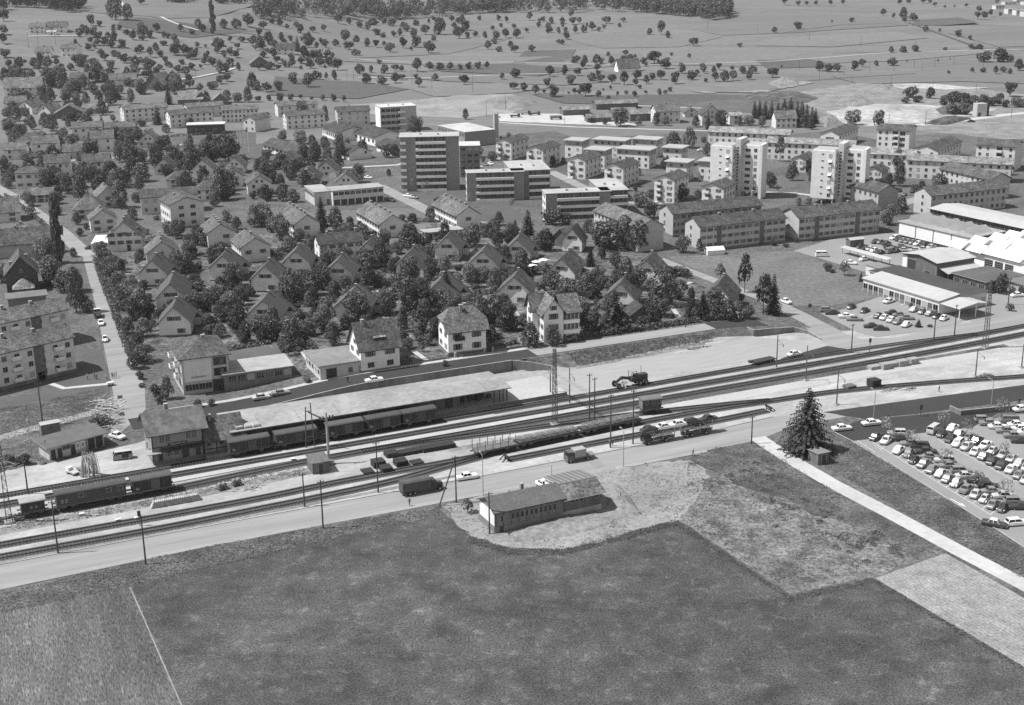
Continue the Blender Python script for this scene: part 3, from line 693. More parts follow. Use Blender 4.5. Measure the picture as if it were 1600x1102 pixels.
def bld(name, label, cat, A, a, W, D, h, roof='gable', rise=3.0, ridge='y', wv=.5, rv=.07, z=None, ov=.6, og=.5, t=.2, st=None, f=None, l=None, r=None, chim=(), bal=(), balm=None, rib=0, group=None, rows=2, kind='w', plinth=0, zs=0, gab=0, q=.45, door=None, anchor='L', rm=None, wm=None, loc=None):
    a = R(a); e1 = Vector((math.cos(a), math.sin(a))); e2 = Vector((-e1.y, e1.x))
    p = loc if loc is not None else G(*A, z)
    if not isinstance(W, (int, float)): W = round((G(*W, z).to_2d() - p.to_2d()).dot(e1), 1)
    if not isinstance(D, (int, float)): D = round((G(*D, z).to_2d() - p.to_2d()).dot(e2), 1)
    if anchor == 'R': p = p - Vector((*(e1 * W), 0))
    cc = p.to_2d() + e1 * W/2 + e2 * D/2
    p = Vector((p.x, p.y, min(terr(*(p.to_2d() + e1 * i * W + e2 * j * D)) for i in (0, 1) for j in (0, 1))))
    FOOT.append((cc, e1.copy(), W/2, D/2))
    T0 = thing(name, label, cat, p, a, group); Lr, S = (W, D) if ridge == 'x' else (D, W)
    put('wall', wall_mesh(roof, W, D, h, rise, ridge, wm or wallm(wv), None, zs - 3 if p.z > .5 or p.y > 860 else zs - .3, q), T0)
    rf = put('roof', roof_mesh(roof, Lr, S, h, rise, ov, og, t, rm or (roofm(rv) if roof not in ('flat',) else mat('felt_roof_%d' % round(rv * 100), rv, .15, .5, .9, var2=.15, scale2=.1)), ridge == 'y', rib, q), T0)
    for c in chim:
        cx, cy = c[0] * W, c[1] * D; s = (cy if ridge == 'x' else cx); zz = h + rise * (1 - abs(s - S/2) / (S/2)) if roof in ('gable', 'hip', 'halfhip') else h
        put('chimney', chimney_mesh(c[2] if len(c) > 2 else 1.0, .75 if h > 5 else .6), rf, (cx, cy, zz + .1))
    if plinth:
        mb = MB(); mb.box(-.06, W + .06, -.06, D + .06, -.2, plinth, M_CONCD); mb.obj('plinth', T0)
    for face, sp in (('f', f), ('l', l), ('r', r)):
        if not sp: continue
        for q_ in (sp if isinstance(sp, list) else [sp]):
            d = dict(q_) if isinstance(q_, dict) else dict(cols=q_)
            d.setdefault('rows', rows); d.setdefault('kind', kind); g_ = d.pop('gable', gab if roof in ('gable', 'halfhip') and ((face == 'f' and ridge == 'y') or (face in 'lr' and ridge == 'x')) else 0)
            windows(T0, W, D, h, face, gable=g_, rise=rise, **d)
    for face, s, zz in bal: on_face(T0, W, D, face, s * FACE(W, D)[face][2], zz, balc_mesh(2.4, 1.15, balm or M_WHITE), 'balcony')
    if door: on_face(T0, W, D, door[0], door[1] * FACE(W, D)[door[0]][2], .1, door_mesh(1.1, 2.1), 'door')
    return T0, W, D
HG = 'houses of the village'
SG = 'ribbed roof houses of the garden settlement'
# --- garden settlement: white gabled houses with dark ribbed roofs
for A, a, W, D, wv, rb, lab in [
    ((219, 448), 2, 8.6, 9, .52, 1, 'ribbed roof house with pale gable beside the street hedge, behind the wider double house'),
    ((246, 488), 8, 8.6, 15, .5, 1, 'widest ribbed roof house, long dark roof stepping down beside the street hedge'),
    ((328, 440), 0, 9.2, 9, .52, 1, 'ribbed roof house with two shuttered gable windows beside the mottled pale house'),
    ((250, 527), 6, 8.6, 10, .5, 1, 'ribbed roof house just behind the hipped three storey corner building'),
    ((442, 432), 0, 9.2, 9, .55, 1, 'ribbed roof house standing before the long two storey house'),
    ((394, 457), -2, 9, 9, .55, 1, 'ribbed roof house in the middle of the gardens with bright lower wall'),
    ((507, 448), -4, 9.2, 9.5, .52, 1, 'ribbed roof house half hidden by dark shrubs behind the bright gable'),
    ((522, 502), -6, 10, 9.5, .62, 1, 'bright white ribbed roof house with one low shuttered window, behind the garage house'),
    ((388, 515), -2, 9.4, 9.5, .5, 1, 'ribbed roof house behind the flat roofed wing, gable shaded by a tree'),
    ((556, 417), -6, 8.6, 9, .5, 1, 'ribbed roof house with twin gable windows beside the long two storey house'),
    ((620, 434), -8, 8.8, 9, .5, 1, 'ribbed roof house peeping over a round tree in the middle gardens'),
    ((680, 408), -8, 8.2, 9, .48, 1, 'small ribbed roof house below the long terrace with columns'),
    ((733, 431), -8, 9.2, 9, .52, 1, 'ribbed roof house with shuttered gable, behind the plain gable house'),
    ((664, 481), -8, 9, 10, .45, 1, 'ribbed roof house hidden behind the tall spruce near the hip roofed villa'),
    ((780, 474), -10, 9.2, 9.5, .52, 0, 'plain gable house with pale chimney foot beside the vegetable beds'),
    ((857, 441), -16, 8.4, 13, .55, 0, 'smooth roofed house beside the white sunshades'),
    ((988, 441), -16, 8.6, 12, .52, 0, 'smooth roofed house with two long dormers facing the meadow'),
    ((1098, 480), -18, 8.6, 12.5, .52, 0, 'smooth roofed house nearest the hay meadow, behind two spruces'),
    ((879, 394), -14, 6.8, 8, .5, 0, 'small steep house between the wooden barn roof and the smooth roofed houses'),
    ((789, 412), -8, 8.4, 9, .5, 1, 'ribbed roof house beside the dark spruces below the tower lawn'),
    ((946, 486), -14, 8.6, 11, .5, 0, 'house almost hidden by tall garden trees behind the dark chalet')]:
    T0, W_b, D_b = bld('settlement_house', lab, 'house', A, a, W, D, 4.3, 'gable', 4.2, 'y', wv + .07, .042 if rb else .085, f=[dict(cols=1, rows=1, kind='s', z0=1.0, x0=.45, x1=.95)], gab=2, kind='s', r=dict(cols=2, rows=1, kind='w', z0=1.2), chim=[(.5, .8, .7)], rib=1.05 if rb else 0, ov=.7, og=.6, plinth=.5, group=SG, door=('r', .7))
    if rb:                                             # the lower back wing with its own roof
        mb = MB(); mb.prism([(W_b - 2.5, 3.4), (W_b + 2.2, 2.2), (W_b + 2.2, 2.4), (W_b * .5, 8.2), (W_b * .5, 7.9)], 'y', D_b + .62, D_b + 4, roofm(.055)); mb.obj('rear_roof', T0)
        mb = MB(); mb.box(W_b * .5, W_b + 1.6, D_b + .01, D_b + 3.8, -.3, 2.4, wallm(wv)); mb.obj('rear_wing', T0)
    if 'long dormers' in lab:
        for i in (0, 1):
            mb = MB(); z1 = 5.6 + i * 1.4; x1 = (z1 - 4.3) / 4.2 * W_b/2; mb.hexa([(x1 - .9, 2.5 + i * 2, z1 - .6), (x1 + .6, 2.5 + i * 2, z1 - .3), (x1 + .6, 7.5 + i * 2, z1 - .3), (x1 - .9, 7.5 + i * 2, z1 - .6)], [(x1 - .9, 2.5 + i * 2, z1 + .1), (x1 + .6, 2.5 + i * 2, z1 + 1), (x1 + .6, 7.5 + i * 2, z1 + 1), (x1 - .9, 7.5 + i * 2, z1 + .1)], M_WOODD, roofm(.085)); mb.obj('dormer', T0)
bld('garden_chalet', 'small dark timber chalet among spruces by the upper street hedge', 'hut', (987, 506), 14, 6.2, 6, 2.6, 'gable', 2.2, 'y', .1, .05, wm=M_WOOD, f=dict(cols=1, rows=1, z0=.9), group=HG, ov=.7)
bld('wooden_barn', 'small barn with pale sagging roof between apartment block and gardens', 'barn', (864, 384), -30, 6, 10, 3.2, 'gable', 3, 'y', .1, .16, wm=M_WOOD, group=HG)
# --- terraces and two storey houses behind the settlement
for A, W, D, lab, wv in [((461, 373), 9.6, 25, 'terraced row with rough dark roof beside the black spruce below the kindergarten', .55), ((594, 373), 10, 27, 'terraced row with many chimneys on its mottled roof, below the meadow', .55), ((714, 359), 9.4, 25, 'terraced row with pale eaves wall beside the tower drive', .6)]:
    bld('terraced_row', lab, 'house', A, 24, W, D, 5.2, 'gable', 3.2, 'y', wv, .12, f=dict(cols=1, rows=1, kind='s', z0=3), gab=0, l=dict(cols=9, rows=2, kind='s'), chim=[(.5, i, .8) for i in (.1, .3, .5, .7, .9)], group='terraced rows')
bld('long_house', 'long plain two storey house with dark roof in the upper gardens', 'house', (500, 406), 20, 15.4, 8, 5.4, 'gable', 2.6, 'x', .55, .065, f=dict(cols=5, rows=2, kind='s', hh=1.05), l=dict(cols=1, rows=2), gab=1, chim=[(.25, .6), (.9, .5)], group=HG)
bld('open_garage', 'low flat garage row with open bays behind the round trees', 'garage', (666, 376), 22, 14, 5.5, 2.7, 'flat', 0, 'x', .35, .34, t=.25, ov=.4, f=dict(cols=5, rows=1, w=1.9, hh=2.1, z0=.1, tones=(0,)), group=HG)
T0, a_, b_ = bld('kindergarten', 'flat roofed kindergarten with ribbon windows above an open ground floor', 'school', (521, 322), 22, 21.5, 9, 6, 'flat', 0, 'x', .45, .3, t=.3, ov=.4, f=[dict(cols=9, rows=1, w=1.9, hh=1.3, z0=4.2, tones=(0, 0, 1)), dict(cols=7, rows=1, w=2.4, hh=2.2, z0=.2, tones=(0,))])  # the lower dark panes stand in for shade under the open floor
T0, a_, b_ = bld('kindergarten_annex', 'pale cube annex joined to the kindergarten, white window band on its side', 'school', (492, 322), 22, 7.2, 16, 5.4, 'flat', 0, 'x', .42, .33, t=.3, ov=.3, l=dict(cols=6, rows=1, w=2, hh=1.3, z0=3.4), f=dict(cols=1, rows=1, w=1, hh=2.2, z0=.2, x0=.6), wm=wallm(.4))
bld('roof_house', 'pale long house with windowless gable beside the street gardens', 'house', (231, 420), 16, 10.4, 12, 5, 'gable', 4, 'y', .45, .1, f=dict(cols=1, rows=1, z0=4.6, w=.7, hh=.9), chim=[(.5, .2), (.5, .5), (.5, .8)], group=HG)
bld('gable_house', 'pale two storey house, mottled roof with four chimneys, below the three storey block', 'house', (326, 388), 21, 9.4, 14, 5.4, 'gable', 3, 'y', .5, .11, f=dict(cols=1, rows=1, kind='s', z0=3.2, x0=.4, x1=1), chim=[(.5, i, .7) for i in (.15, .4, .65, .9)], group=HG)
bld('gable_house', 'pale gabled house beside the black tree, roof mottled, in the middle gardens', 'house', (378, 412), 24, 10, 14, 5.4, 'gable', 3, 'y', .5, .11, f=dict(cols=2, rows=1, kind='s', z0=3), l=dict(cols=4, rows=2), chim=[(.5, .4)], group=HG)
# --- west side of the station street
bld('three_storey_block', 'three storey block with bright balcony side and low gable above the lawn', 'apartment block', (268.5, 357), 29, 13, 14, 9, 'gable', 2.3, 'y', .48, .1, rows=3, f=dict(cols=2, rows=3, w=1.9, x0=.15, x1=.85), l=dict(cols=5, rows=3, w=1.3), chim=[(.35, .7, .8)], gab=0, group=HG)
bld('block_behind', 'grey long roofed block behind the three storey block', 'apartment block', (222, 336), 16, 22, 9, 7, 'gable', 2.3, 'x', .42, .085, rows=2, f=dict(cols=6, rows=2), l=dict(cols=1, rows=2), group=HG)
T0, W_b, D_b = bld('shop_house', 'big gabled house with rows of shuttered windows and flat white shop wing', 'house', (170, 394), 9, 11.8, 11, 5.4, 'gable', 5.2, 'y', .55, .085, rows=2, f=dict(cols=4, rows=2, kind='s', z0=2.6, st=2.8), gab=1, chim=[(.5, .3), (.5, .7)], ov=1.0, group=HG, door=('f', .6))
mb = MB(); mb.box(-6, -.05, 1, 15, 0, 3.1, M_WHITE, mat('felt_roof_70', .7, .1, .5)); mb.obj('shop_wing', T0)
for i in (0, 1):
    mb = MB(); mb.hexa([(1.2 + i * 7, 3, 5.6), (3.2 + i * 7, 3, 6.4), (3.2 + i * 7, 7, 6.4), (1.2 + i * 7, 7, 5.6)], [(1.0 + i * 7, 3, 7.0), (3.4 + i * 7, 3, 8.6 if i == 0 else 7.6), (3.4 + i * 7, 7, 8.6 if i == 0 else 7.6), (1.0 + i * 7, 7, 7.0)], M_WOODD, roofm(.085)); mb.obj('dormer', T0)
for A, a, W, D, h, roof, rise, ridge, wv, rv, f_, l_, lab in [
    ((143, 364), 20, 9.4, 9, 5, 'gable', 3.4, 'y', .5, .11, 2, 0, 'gabled house with pale roof just behind the shop house'),
    ((117, 344), 12, 11, 11, 4.2, 'hip', 5, 'x', .4, .11, 2, 2, 'old house with tall pyramid roof behind the gabled houses on the street'),
    ((155, 326), 24, 8, 11, 5, 'gable', 3.6, 'y', .45, .12, 1, 2, 'old steep house with two ridges behind the pyramid roof'),
    ((3, 394), 4, 14, 10, 5.8, 'hip', 3, 'x', .62, .09, 4, 0, 'wide white hip roofed house beside the poplar'),
    ((26, 296), 5, 11.5, 10, 7.2, 'hip', 2.2, 'x', .42, .1, 3, 2, 'pale three storey hip roofed house at the village edge'),
    ((46, 317), 8, 9.5, 8, 3.2, 'gable', 2.2, 'x', .45, .13, 3, 0, 'low house with long pale roof beside the village street'),
    ((-18, 350), 20, 12, 12, 4, 'gable', 5, 'x', .45, .12, 2, 0, 'broad roofed house cut by the picture edge above the white hip roofed house'),
    ((-14, 406), 18, 20, 9, 5, 'gable', 4.5, 'x', .3, .08, 0, 0, 'dark roofed barn wing behind the brick gable house')]:
    bld('village_house', lab, 'house', A, a, W, D, h, roof, rise, ridge, wv, rv, f=dict(cols=f_, rows=2, kind='s') if f_ else None, l=dict(cols=l_, rows=2) if l_ else None, chim=[(.45, .5, .9)], group=HG)
T0, W_b, D_b = bld('brick_house', 'dark brick house with steep gable and white framed windows beside the poplar', 'house', (12, 459), 20, 9.6, 13, 6, 'gable', 5.4, 'y', .12, .075, wm=mat('dark_brick', .075, .25, 2, .9), f=dict(cols=1, rows=2, x0=.3, x1=1, st=2.9), gab=1, chim=[(.7, .6), (.2, .3)], group=HG)
T0, W_b, D_b = bld('flat_annex', 'low flat annex with stone parapet below the brick gable house', 'outbuilding', (14, 484), 22, 11, 6, 3.2, 'flat', 0, 'x', .25, .16, t=.3, group=HG, wm=M_CONCD)
bld('garden_pavilion', 'small pavilion with pale pyramid roof before the brick gable house', 'pavilion', (24, 464), 20, 5.5, 5.5, 2.6, 'hip', 2.2, 'x', .3, .2, group=HG, wm=M_CONCD)
# --- balcony blocks at the picture edge
for A, lab, g_ in [((120, 581), 'four storey balcony block nearest the station at the picture edge', 1), ((112, 534), 'balcony block behind the nearest one, only its upper floors in view', 1)]:
    T0, W_b, D_b = bld('balcony_block', lab, 'apartment block', A, 44, 27, 10.5, 9.4, 'gable', 2.2, 'x', .47, .095, rows=3, f=[dict(cols=8, rows=3, w=1.15, z0=1.6, st=2.75)], anchor='R', ov=.5, plinth=.9, group='balcony blocks', chim=[(.4, .5), (.7, .5, .6)], bal=[('f', s, .9 + i * 2.75 + .6) for s in (.17, .42, .84) for i in range(3)])
    mb = MB(); mb.box(16.2, 19, -.06, -.01, 0, 9.1, mat('stair_glass', .12, .3, 1.2, .4)); mb.obj('stair_window', T0)
    on_face(T0, W_b, D_b, 'f', 17.6, .1, door_mesh(2.0, 2.3, M_DARK), 'door')
# --- corner building with hipped roof, low wing
T0, W_b, D_b = bld('corner_building', 'three storey corner building with hipped roof, pale blank front panel and balconies', 'apartment block', (287.5, 618), 22.4, 11.4, 16, 9.4, 'hip', 2.3, 'y', .34, .075, ov=.8, chim=[(.62, .55, .9)], rows=3, l=[dict(cols=5, rows=3, w=1.4, z0=1.2, st=3.0)], bal=[('l', s, z_) for s in (.2, .72) for z_ in (3.4, 6.3)])
mb = MB(); mb.box(.5, 7.2, -.08, -.01, 3.2, 9.2, wallm(.5)); mb.obj('blank_panel', T0)
for z_ in (4.1, 6.8): on_face(T0, W_b, D_b, 'f', 9.3, z_, cached('cornerwin', lambda: (lambda m_: (m_.box(-1.4, 1.4, -.05, 0, 0, 1.7, M_GLASS), m_.box(-1.55, -1.4, -.12, 0, -.12, 1.82, M_LOUV), m_.box(1.4, 1.55, -.12, 0, -.12, 1.82, M_LOUV), m_.box(-1.4, 1.4, -.12, 0, 1.7, 1.82, M_LOUV), m_.box(-1.4, 1.4, -.12, 0, -.12, 0, M_LOUV), m_.box(-.1, .9, -.07, 0, .1, 1.5, M_CURT), m_.mesh('window'))[-1])(MB())), 'window')
for i in range(4): on_face(T0, W_b, D_b, 'f', 1.3 + i * 1.65, 1.0, win_mesh(1.5, 1.5, 0, 1), 'window')
mb = MB(); mb.box(7.2, 11.2, -.06, -.01, .1, 3.1, M_DARK); mb.obj('entrance_shade', T0)  # flat dark sheet stands in for the shade inside the entrance
label_text(T0, 'FÖHRENHOF', .62, (3.9, -.1, 4.05), 0, M_DARK, 'facade_lettering')
bld('low_wing', 'long low wing with pale flat roof and broad windows beside parked cars', 'office wing', (352, 612), 23, 17, 8.5, 4.2, 'mono', .5, 'x', .2, .33, wm=M_CONCD, ov=.5, t=.25, rm=mat('felt_roof_33', .33, .1, .5), f=dict(cols=7, rows=1, w=1.8, hh=1.5, z0=2.2, x0=.05, x1=1.0), chim=[])
# --- house with flat garage building
T0, W_b, D_b = bld('garage_building', 'flat roofed garage workshop with one black doorway facing the upper street', 'garage', (501, 595), 24, 11.8, 13, 3.6, 'flat', 0, 'x', .42, .2, ov=.5, t=.3, f=dict(cols=2, rows=1, x0=.55, x1=1, z0=1.1), l=dict(cols=5, rows=1, w=1.4, z0=1.3))
on_face(T0, W_b, D_b, 'f', 2.9, .05, door_mesh(2.6, 2.7, M_DARK), 'door')
T0, W_b, D_b = bld('garage_house', 'white two storey house with steep tiled roof, dormer and ivy beside the flat garage', 'house', (565, 583), 24, 10.2, 9, 6.2, 'gable', 5.6, 'x', .58, .1, rows=2, ov=.7, og=.7, l=dict(cols=2, rows=2, kind='s'), gab=1, f=[dict(cols=2, rows=1, z0=4.0, kind='s', w=1.5, hh=1.35), dict(cols=2, rows=1, z0=1.1, w=1.6, hh=1.3)], chim=[(.2, .45, 1.2)], plinth=.5)
mb = MB(); mb.hexa([(3.9, 1.0, 7.0), (7.1, 1.0, 7.0), (7.1, 3.2, 8.6), (3.9, 3.2, 8.6)], [(3.9, 1.0, 8.3), (7.1, 1.0, 8.3), (7.1, 3.6, 9.3), (3.9, 3.6, 9.3)], M_WOODD, roofm(.2)); mb.obj('dormer', T0)
mb = MB(); mb.box(10.6, 14.4, .5, 7, 2.6, 2.8, roofm(.12)); [mb.box(x, x + .15, y, y + .15, -.2, 2.6, M_WOODD) for x in (10.7, 14.2) for y in (.6, 6.7)]; mb.obj('carport', T0)
# --- villas on the upper street
T0, W_b, D_b = bld('hip_villa', 'white villa with half hipped roof and small dark balcony above the street fence', 'villa', (701, 558), 18.5, 10.2, 9, 7.2, 'halfhip', 4.6, 'x', .62, .115, rows=2, ov=.9, og=.9, q=.45, l=dict(cols=2, rows=2, kind='s', z0=1.7, st=3), f=[dict(cols=2, rows=2, kind='s', z0=1.7, st=3.0, w=1.3, hh=1.5)], gab=1, chim=[(.45, .4, 1.6), (.6, .6, 1.4)], plinth=1.1)
on_face(T0, W_b, D_b, 'f', 2.9, 4.4, balc_mesh(2.6, 1.2, M_WOODD), 'balcony')
T0, W_b, D_b = bld('tall_villa', 'tall white villa with two steep gables and a loggia wing, beside vegetable beds', 'villa', (850, 538), 16, 5.4, 9.5, 8.8, 'gable', 3.4, 'y', .62, .12, rows=3, f=dict(cols=1, rows=3, kind='s', w=1.5, hh=1.5), l=dict(cols=3, rows=3, kind='s'), gab=1, chim=[(.2, .75, 2.0)], ov=.9, og=.8)
p0 = T0.location
mb = MB(); mb.prism([(4.5, -.3), (9.5, -.3), (9.5, 8.8), (7, 12.2), (4.5, 8.8)], 'x', -1.8, -.02, wallm(.62)); mb.obj('gable_bay', T0)
mb = MB(); mb.sheet([(-2.5, 3.8, 8.0), (2.5, 3.8, 8.0), (2.5, 7, 12.6), (-2.5, 7, 12.6), (2.5, 10.2, 8.0), (-2.5, 10.2, 8.0)], [(0, 1, 2, 3), (3, 2, 4, 5)], .2, roofm(.12), M_LOUV); mb.obj('gable_roof', T0)
mb = MB(); mb.box(5.43, 10.2, 1.0, 9, -.3, 8.2, wallm(.55)); mb.obj('loggia_wing', T0)
mb = MB(); mb.sheet([(5.0, .2, 7.8), (10.9, .2, 7.8), (10.9, 5, 12.0), (5.0, 5, 12.0), (10.9, 9.8, 7.8), (5.0, 9.8, 7.8)], [(0, 1, 2, 3), (3, 2, 4, 5)], .2, roofm(.11), M_LOUV); mb.obj('wing_roof', T0)
for i in (0, 1):
    mb = MB(); mb.box(5.6, 10.1, .2, .95, 2.2 + i * 2.8, 3.2 + i * 2.8, wallm(.62)); mb.obj('loggia_parapet', T0)
    for j in range(4): put('window', win_mesh(.8, 1.5, 0, 1), T0, (6.2 + j * 1.1, .98, 3.3 + i * 2.8))
for z_ in (1.6, 4.4, 7.0): 
    o = put('window', win_mesh(.9, 1.4, 1, 1), T0, (-1.82, 7.0, z_), -math.pi/2)
    for sg in (-1, 1): put('shutter', shut_mesh(1.4), o, (sg * .8, 0, 0))
# --- three storey slab blocks beside the meadow
AG = 'three storey slab blocks by the meadow'
bld('slab_block', 'slab block running away beside the gardens, plain gable towards the meadow path', 'apartment block', (997, 394), 24, 10, 33, 8.6, 'gable', 2.4, 'y', .34, .105, rows=3, f=dict(cols=1, rows=2, z0=2, x0=.1, x1=.6), l=dict(cols=12, rows=3, kind='w', w=1.2), gab=0, group=AG)
for A, W, D, lab in [((1051, 371), 37, 10.5, 'slab block behind another, tall chimney at its end, beside the four storey flats'), ((1093, 393), 34.5, 10.5, 'slab block with many shuttered windows facing the hay meadow beside the white tent'), ((1247, 378), 34.5, 11, 'slab block standing alone behind the factory car park')]:
    T0, W_b, D_b = bld('slab_block', lab, 'apartment block', A, 22, W, D, 8.6, 'gable', 2.5, 'x', .32, .07, rows=3, f=[dict(cols=13, rows=3, kind='s', w=.95, z0=1.4, st=2.65, hh=1.15)], l=dict(cols=1, rows=3, x0=.1, x1=.7), gab=0, group=AG, plinth=.7, chim=[(.98, .5, 1.8)] if W == 37 else [(.3, .5, .5), (.7, .5, .5)])
    for s in (.22, .72):
        mb = MB(); mb.box(-.9, .9, -.09, -.01, 0, 8.2, mat('stair_glass', .12)); on_face(T0, W_b, D_b, 'f', s * W_b, 0, mb.mesh('stair_bay'), 'stair_bay')
bld('slab_block', 'slab block running away behind the lone slab, dark gable to the estate street', 'apartment block', (1371, 330), 24, 9.6, 32, 7.5, 'gable', 2.4, 'y', .3, .075, l=dict(cols=10, rows=2), gab=0, group=AG)
bld('slab_block', 'slab block with bright gable behind the big glass factory hall', 'apartment block', (1453, 338), 22, 36, 10, 8, 'gable', 2.4, 'x', .34, .085, rows=3, f=dict(cols=14, rows=3), l=dict(cols=1, rows=3), gab=0, group=AG)
bld('slab_block', 'farthest slab block beyond the factory, small windows along its bright side', 'apartment block', (1546, 312), 24, 10, 30, 8, 'gable', 2.4, 'y', .36, .09, rows=3, l=dict(cols=10, rows=3), gab=0, group=AG)
# --- flat roofed flats with banded fronts
def flats(lab, A, z, a, W, D, h, n, e0, e1, lit=None, leftbal=False):
    T0, W_b, D_b = bld('banded_flats', lab, 'apartment block', A, a, W, D, h, 'flat', 0, 'x', .12, .38, z=z, ov=.35, t=.3, wm=M_BRICK, chim=[(.35, .5, .7), (.65, .4, .7)], group='brick flats with pale balcony bands', loc=None)
    if lit: mb = MB(); mb.box(-.06, -.01, .05, D_b - .05, 0, h, wallm(.5)); mb.obj('side_panel', T0)  # pale sheet paints sunlight onto the brick side wall
    st = h / n
    for i in range(n):
        mb = MB(); mb.box(e0, W_b - e1, -.9, -.02, i * st - .05, i * st + 1.0, wallm(.56)); mb.obj('balcony_band', T0)
        mb = MB(); mb.box(e0, W_b - e1, -.06, -.02, i * st + 1.0, i * st + st - .05, mat('dark_glazing', .07, .9, .5, .3))  # glass of one dark tone, mottled at random
        k = int((W_b - e0 - e1) / 1.6)
        for j in range(k + 1): x = e0 + (W_b - e0 - e1) * j / k; mb.box(x - .06, x + .06, -.1, -.02, i * st + 1.0, i * st + st - .05, M_GREY)
        mb.obj('window_band', T0)
        if lit:
            for s in (.25, .7): on_face(T0, W_b, D_b, 'l', s * D_b, i * st + .9, win_mesh(1.4, 1.3, 0, 1), 'window', .06)
        if leftbal: on_face(T0, W_b, D_b, 'f', 1.3, i * st + .1, balc_mesh(2.4, 1.0, M_WHITE), 'balcony')
    return T0
flats('eight storey brick tower with pale balcony bands', (624.4, 215.4), 23, 2.5, 25, 12, 23, 8, 6.6, 5.6, leftbal=True)
bld('tower_wing', 'lower five storey wing behind the eight storey brick tower', 'apartment block', (718, 229), 2.5, 9, 12, 14, 'flat', 0, 'x', .12, .5, z=14, wm=M_BRICK, f=dict(cols=3, rows=5, w=1.8), ov=.3, t=.3)
flats('four storey brick flats in front of the tower, sunlit side wall', (729.2, 271.5), 11.6, 5, 23.6, 7.5, 11.6, 4, 3.9, 4.2, lit=True)
flats('brick flats with long pale roof behind the four storey flats near the tower', (800, 268), 11.6, 8, 16, 24, 11.6, 4, 7, .4)
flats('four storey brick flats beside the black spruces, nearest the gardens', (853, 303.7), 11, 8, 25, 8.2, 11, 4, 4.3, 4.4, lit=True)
flats('brick flats with wide pale roof behind the nearest four storey flats', (940, 299), 11, 8, 10.5, 24, 11, 4, 3.2, .4)
# --- estate of pale gable blocks
EG = 'pale gable blocks of the estate'
for A, z, W, D, h, n, lab in [((886.8, 248.7), 8.5, 8.8, 16, 8.5, 3, 'gable block with three balconies in front of the zigzag rows'), ((944.5, 260.1), 8.5, 9, 16, 8.5, 3, 'gable block beside the wide pale roof, behind round shrubs'),
                              ((1022.5, 278.8), 9.6, 8.8, 14.5, 9.6, 4, 'gable block with garages under three floors beside the estate road'), ((774.7, 221.1), 8.5, 8.6, 17, 8.5, 3, 'farthest gable block near the white column, beyond the tower'),
                              ((822.6, 232.5), 8.5, 8.8, 17, 8.5, 3, 'gable block just behind the long pale roof, beyond the four storey flats'), ((1097, 291.5), 7.6, 9.2, 13, 7.6, 3, 'gable block with bright shuttered front below the first stepped tower'),
                              ((1236, 249), 5.5, 7, 14, 5.5, 2, 'small gable block between the two stepped towers'), ((1351, 266), 5.5, 7.5, 10, 5.5, 2, 'small gable block beside the second stepped tower')]:
    bld('gable_block', lab, 'apartment block', A, -30, W, D, h, 'gable', 1.7, 'y', .46, .075, z=z, rows=n, f=dict(cols=2, rows=n, kind='s', hh=1.2, x0=.05, x1=1), r=dict(cols=4, rows=n), gab=0, ov=.6, chim=[(.6, .55, .8)], group=EG, bal=[('f', .22, i * h / n + .2) for i in range(1 if n > 3 else 0, n)] if h > 7 else ())
ZG = 'zigzag rows of flats with wide flat roofs'
for lab, units in [('zigzag row of flats farthest back, before the field', [((882.7, 219.5), 9, 9), ((927.4, 218.2), 16, 9), ((989, 217.4), 12, 9)]), ('middle zigzag row of flats with awnings', [((913.6, 234), 10, 9), ((964, 232.6), 16, 9), ((1036, 231), 9, 9)]), ('nearest zigzag row of flats, beside the first stepped tower', [((1041, 252.8), 9.5, 9), ((1092, 252), 14, 9)])]:
    p0 = None
    for i, (A, W, D) in enumerate(units):
        g = G(*A, 8.4)
        if i == 0:
            T0 = thing('zigzag_row', lab, 'apartment block', g, R(-27), ZG); p0 = g
        d = (g - p0).to_2d(); c, s = math.cos(R(27)), math.sin(R(27)); x0, y0 = d.x * c - d.y * s, d.x * s + d.y * c
        e1 = Vector((math.cos(R(-27)), math.sin(R(-27)))); e2 = Vector((-e1.y, e1.x)); FOOT.append((g.to_2d() + e1 * W/2 + e2 * D/2, e1, W/2, D/2))
        mb = MB(); mb.box(x0, x0 + W, y0, y0 + D, -.3, 5.7, wallm(.48)); mb.obj('wall', T0)
        mb = MB(); mb.box(x0 + .01, x0 + W - .01, y0 + .01, y0 + D - .01, 5.7, 8.4, wallm(.3)); mb.obj('upper_wall', T0)  # darker tone paints in the shade under the roof overhang
        mb = MB(); mb.box(x0 - .8, x0 + W + .8, y0 - .8, y0 + D + .8, 8.4 + i * .02, 8.75 + i * .02, mat('felt_roof_36', .36, .12, .5)); mb.obj('roof', T0)
        for r_ in range(3):
            for k in range(max(2, int(W / 3.2))):
                put('window', win_mesh(1.1, 1.15, RW.choice((0, 0, 1, 2)), 1), T0, (x0 + W * (k + .5) / max(2, int(W / 3.2)), y0 - .005, 1 + r_ * 2.8))
            put('window', win_mesh(.9, 1.1, 0, 1), T0, (x0 + W + .005, y0 + D * .4, 1 + r_ * 2.8), math.pi/2)
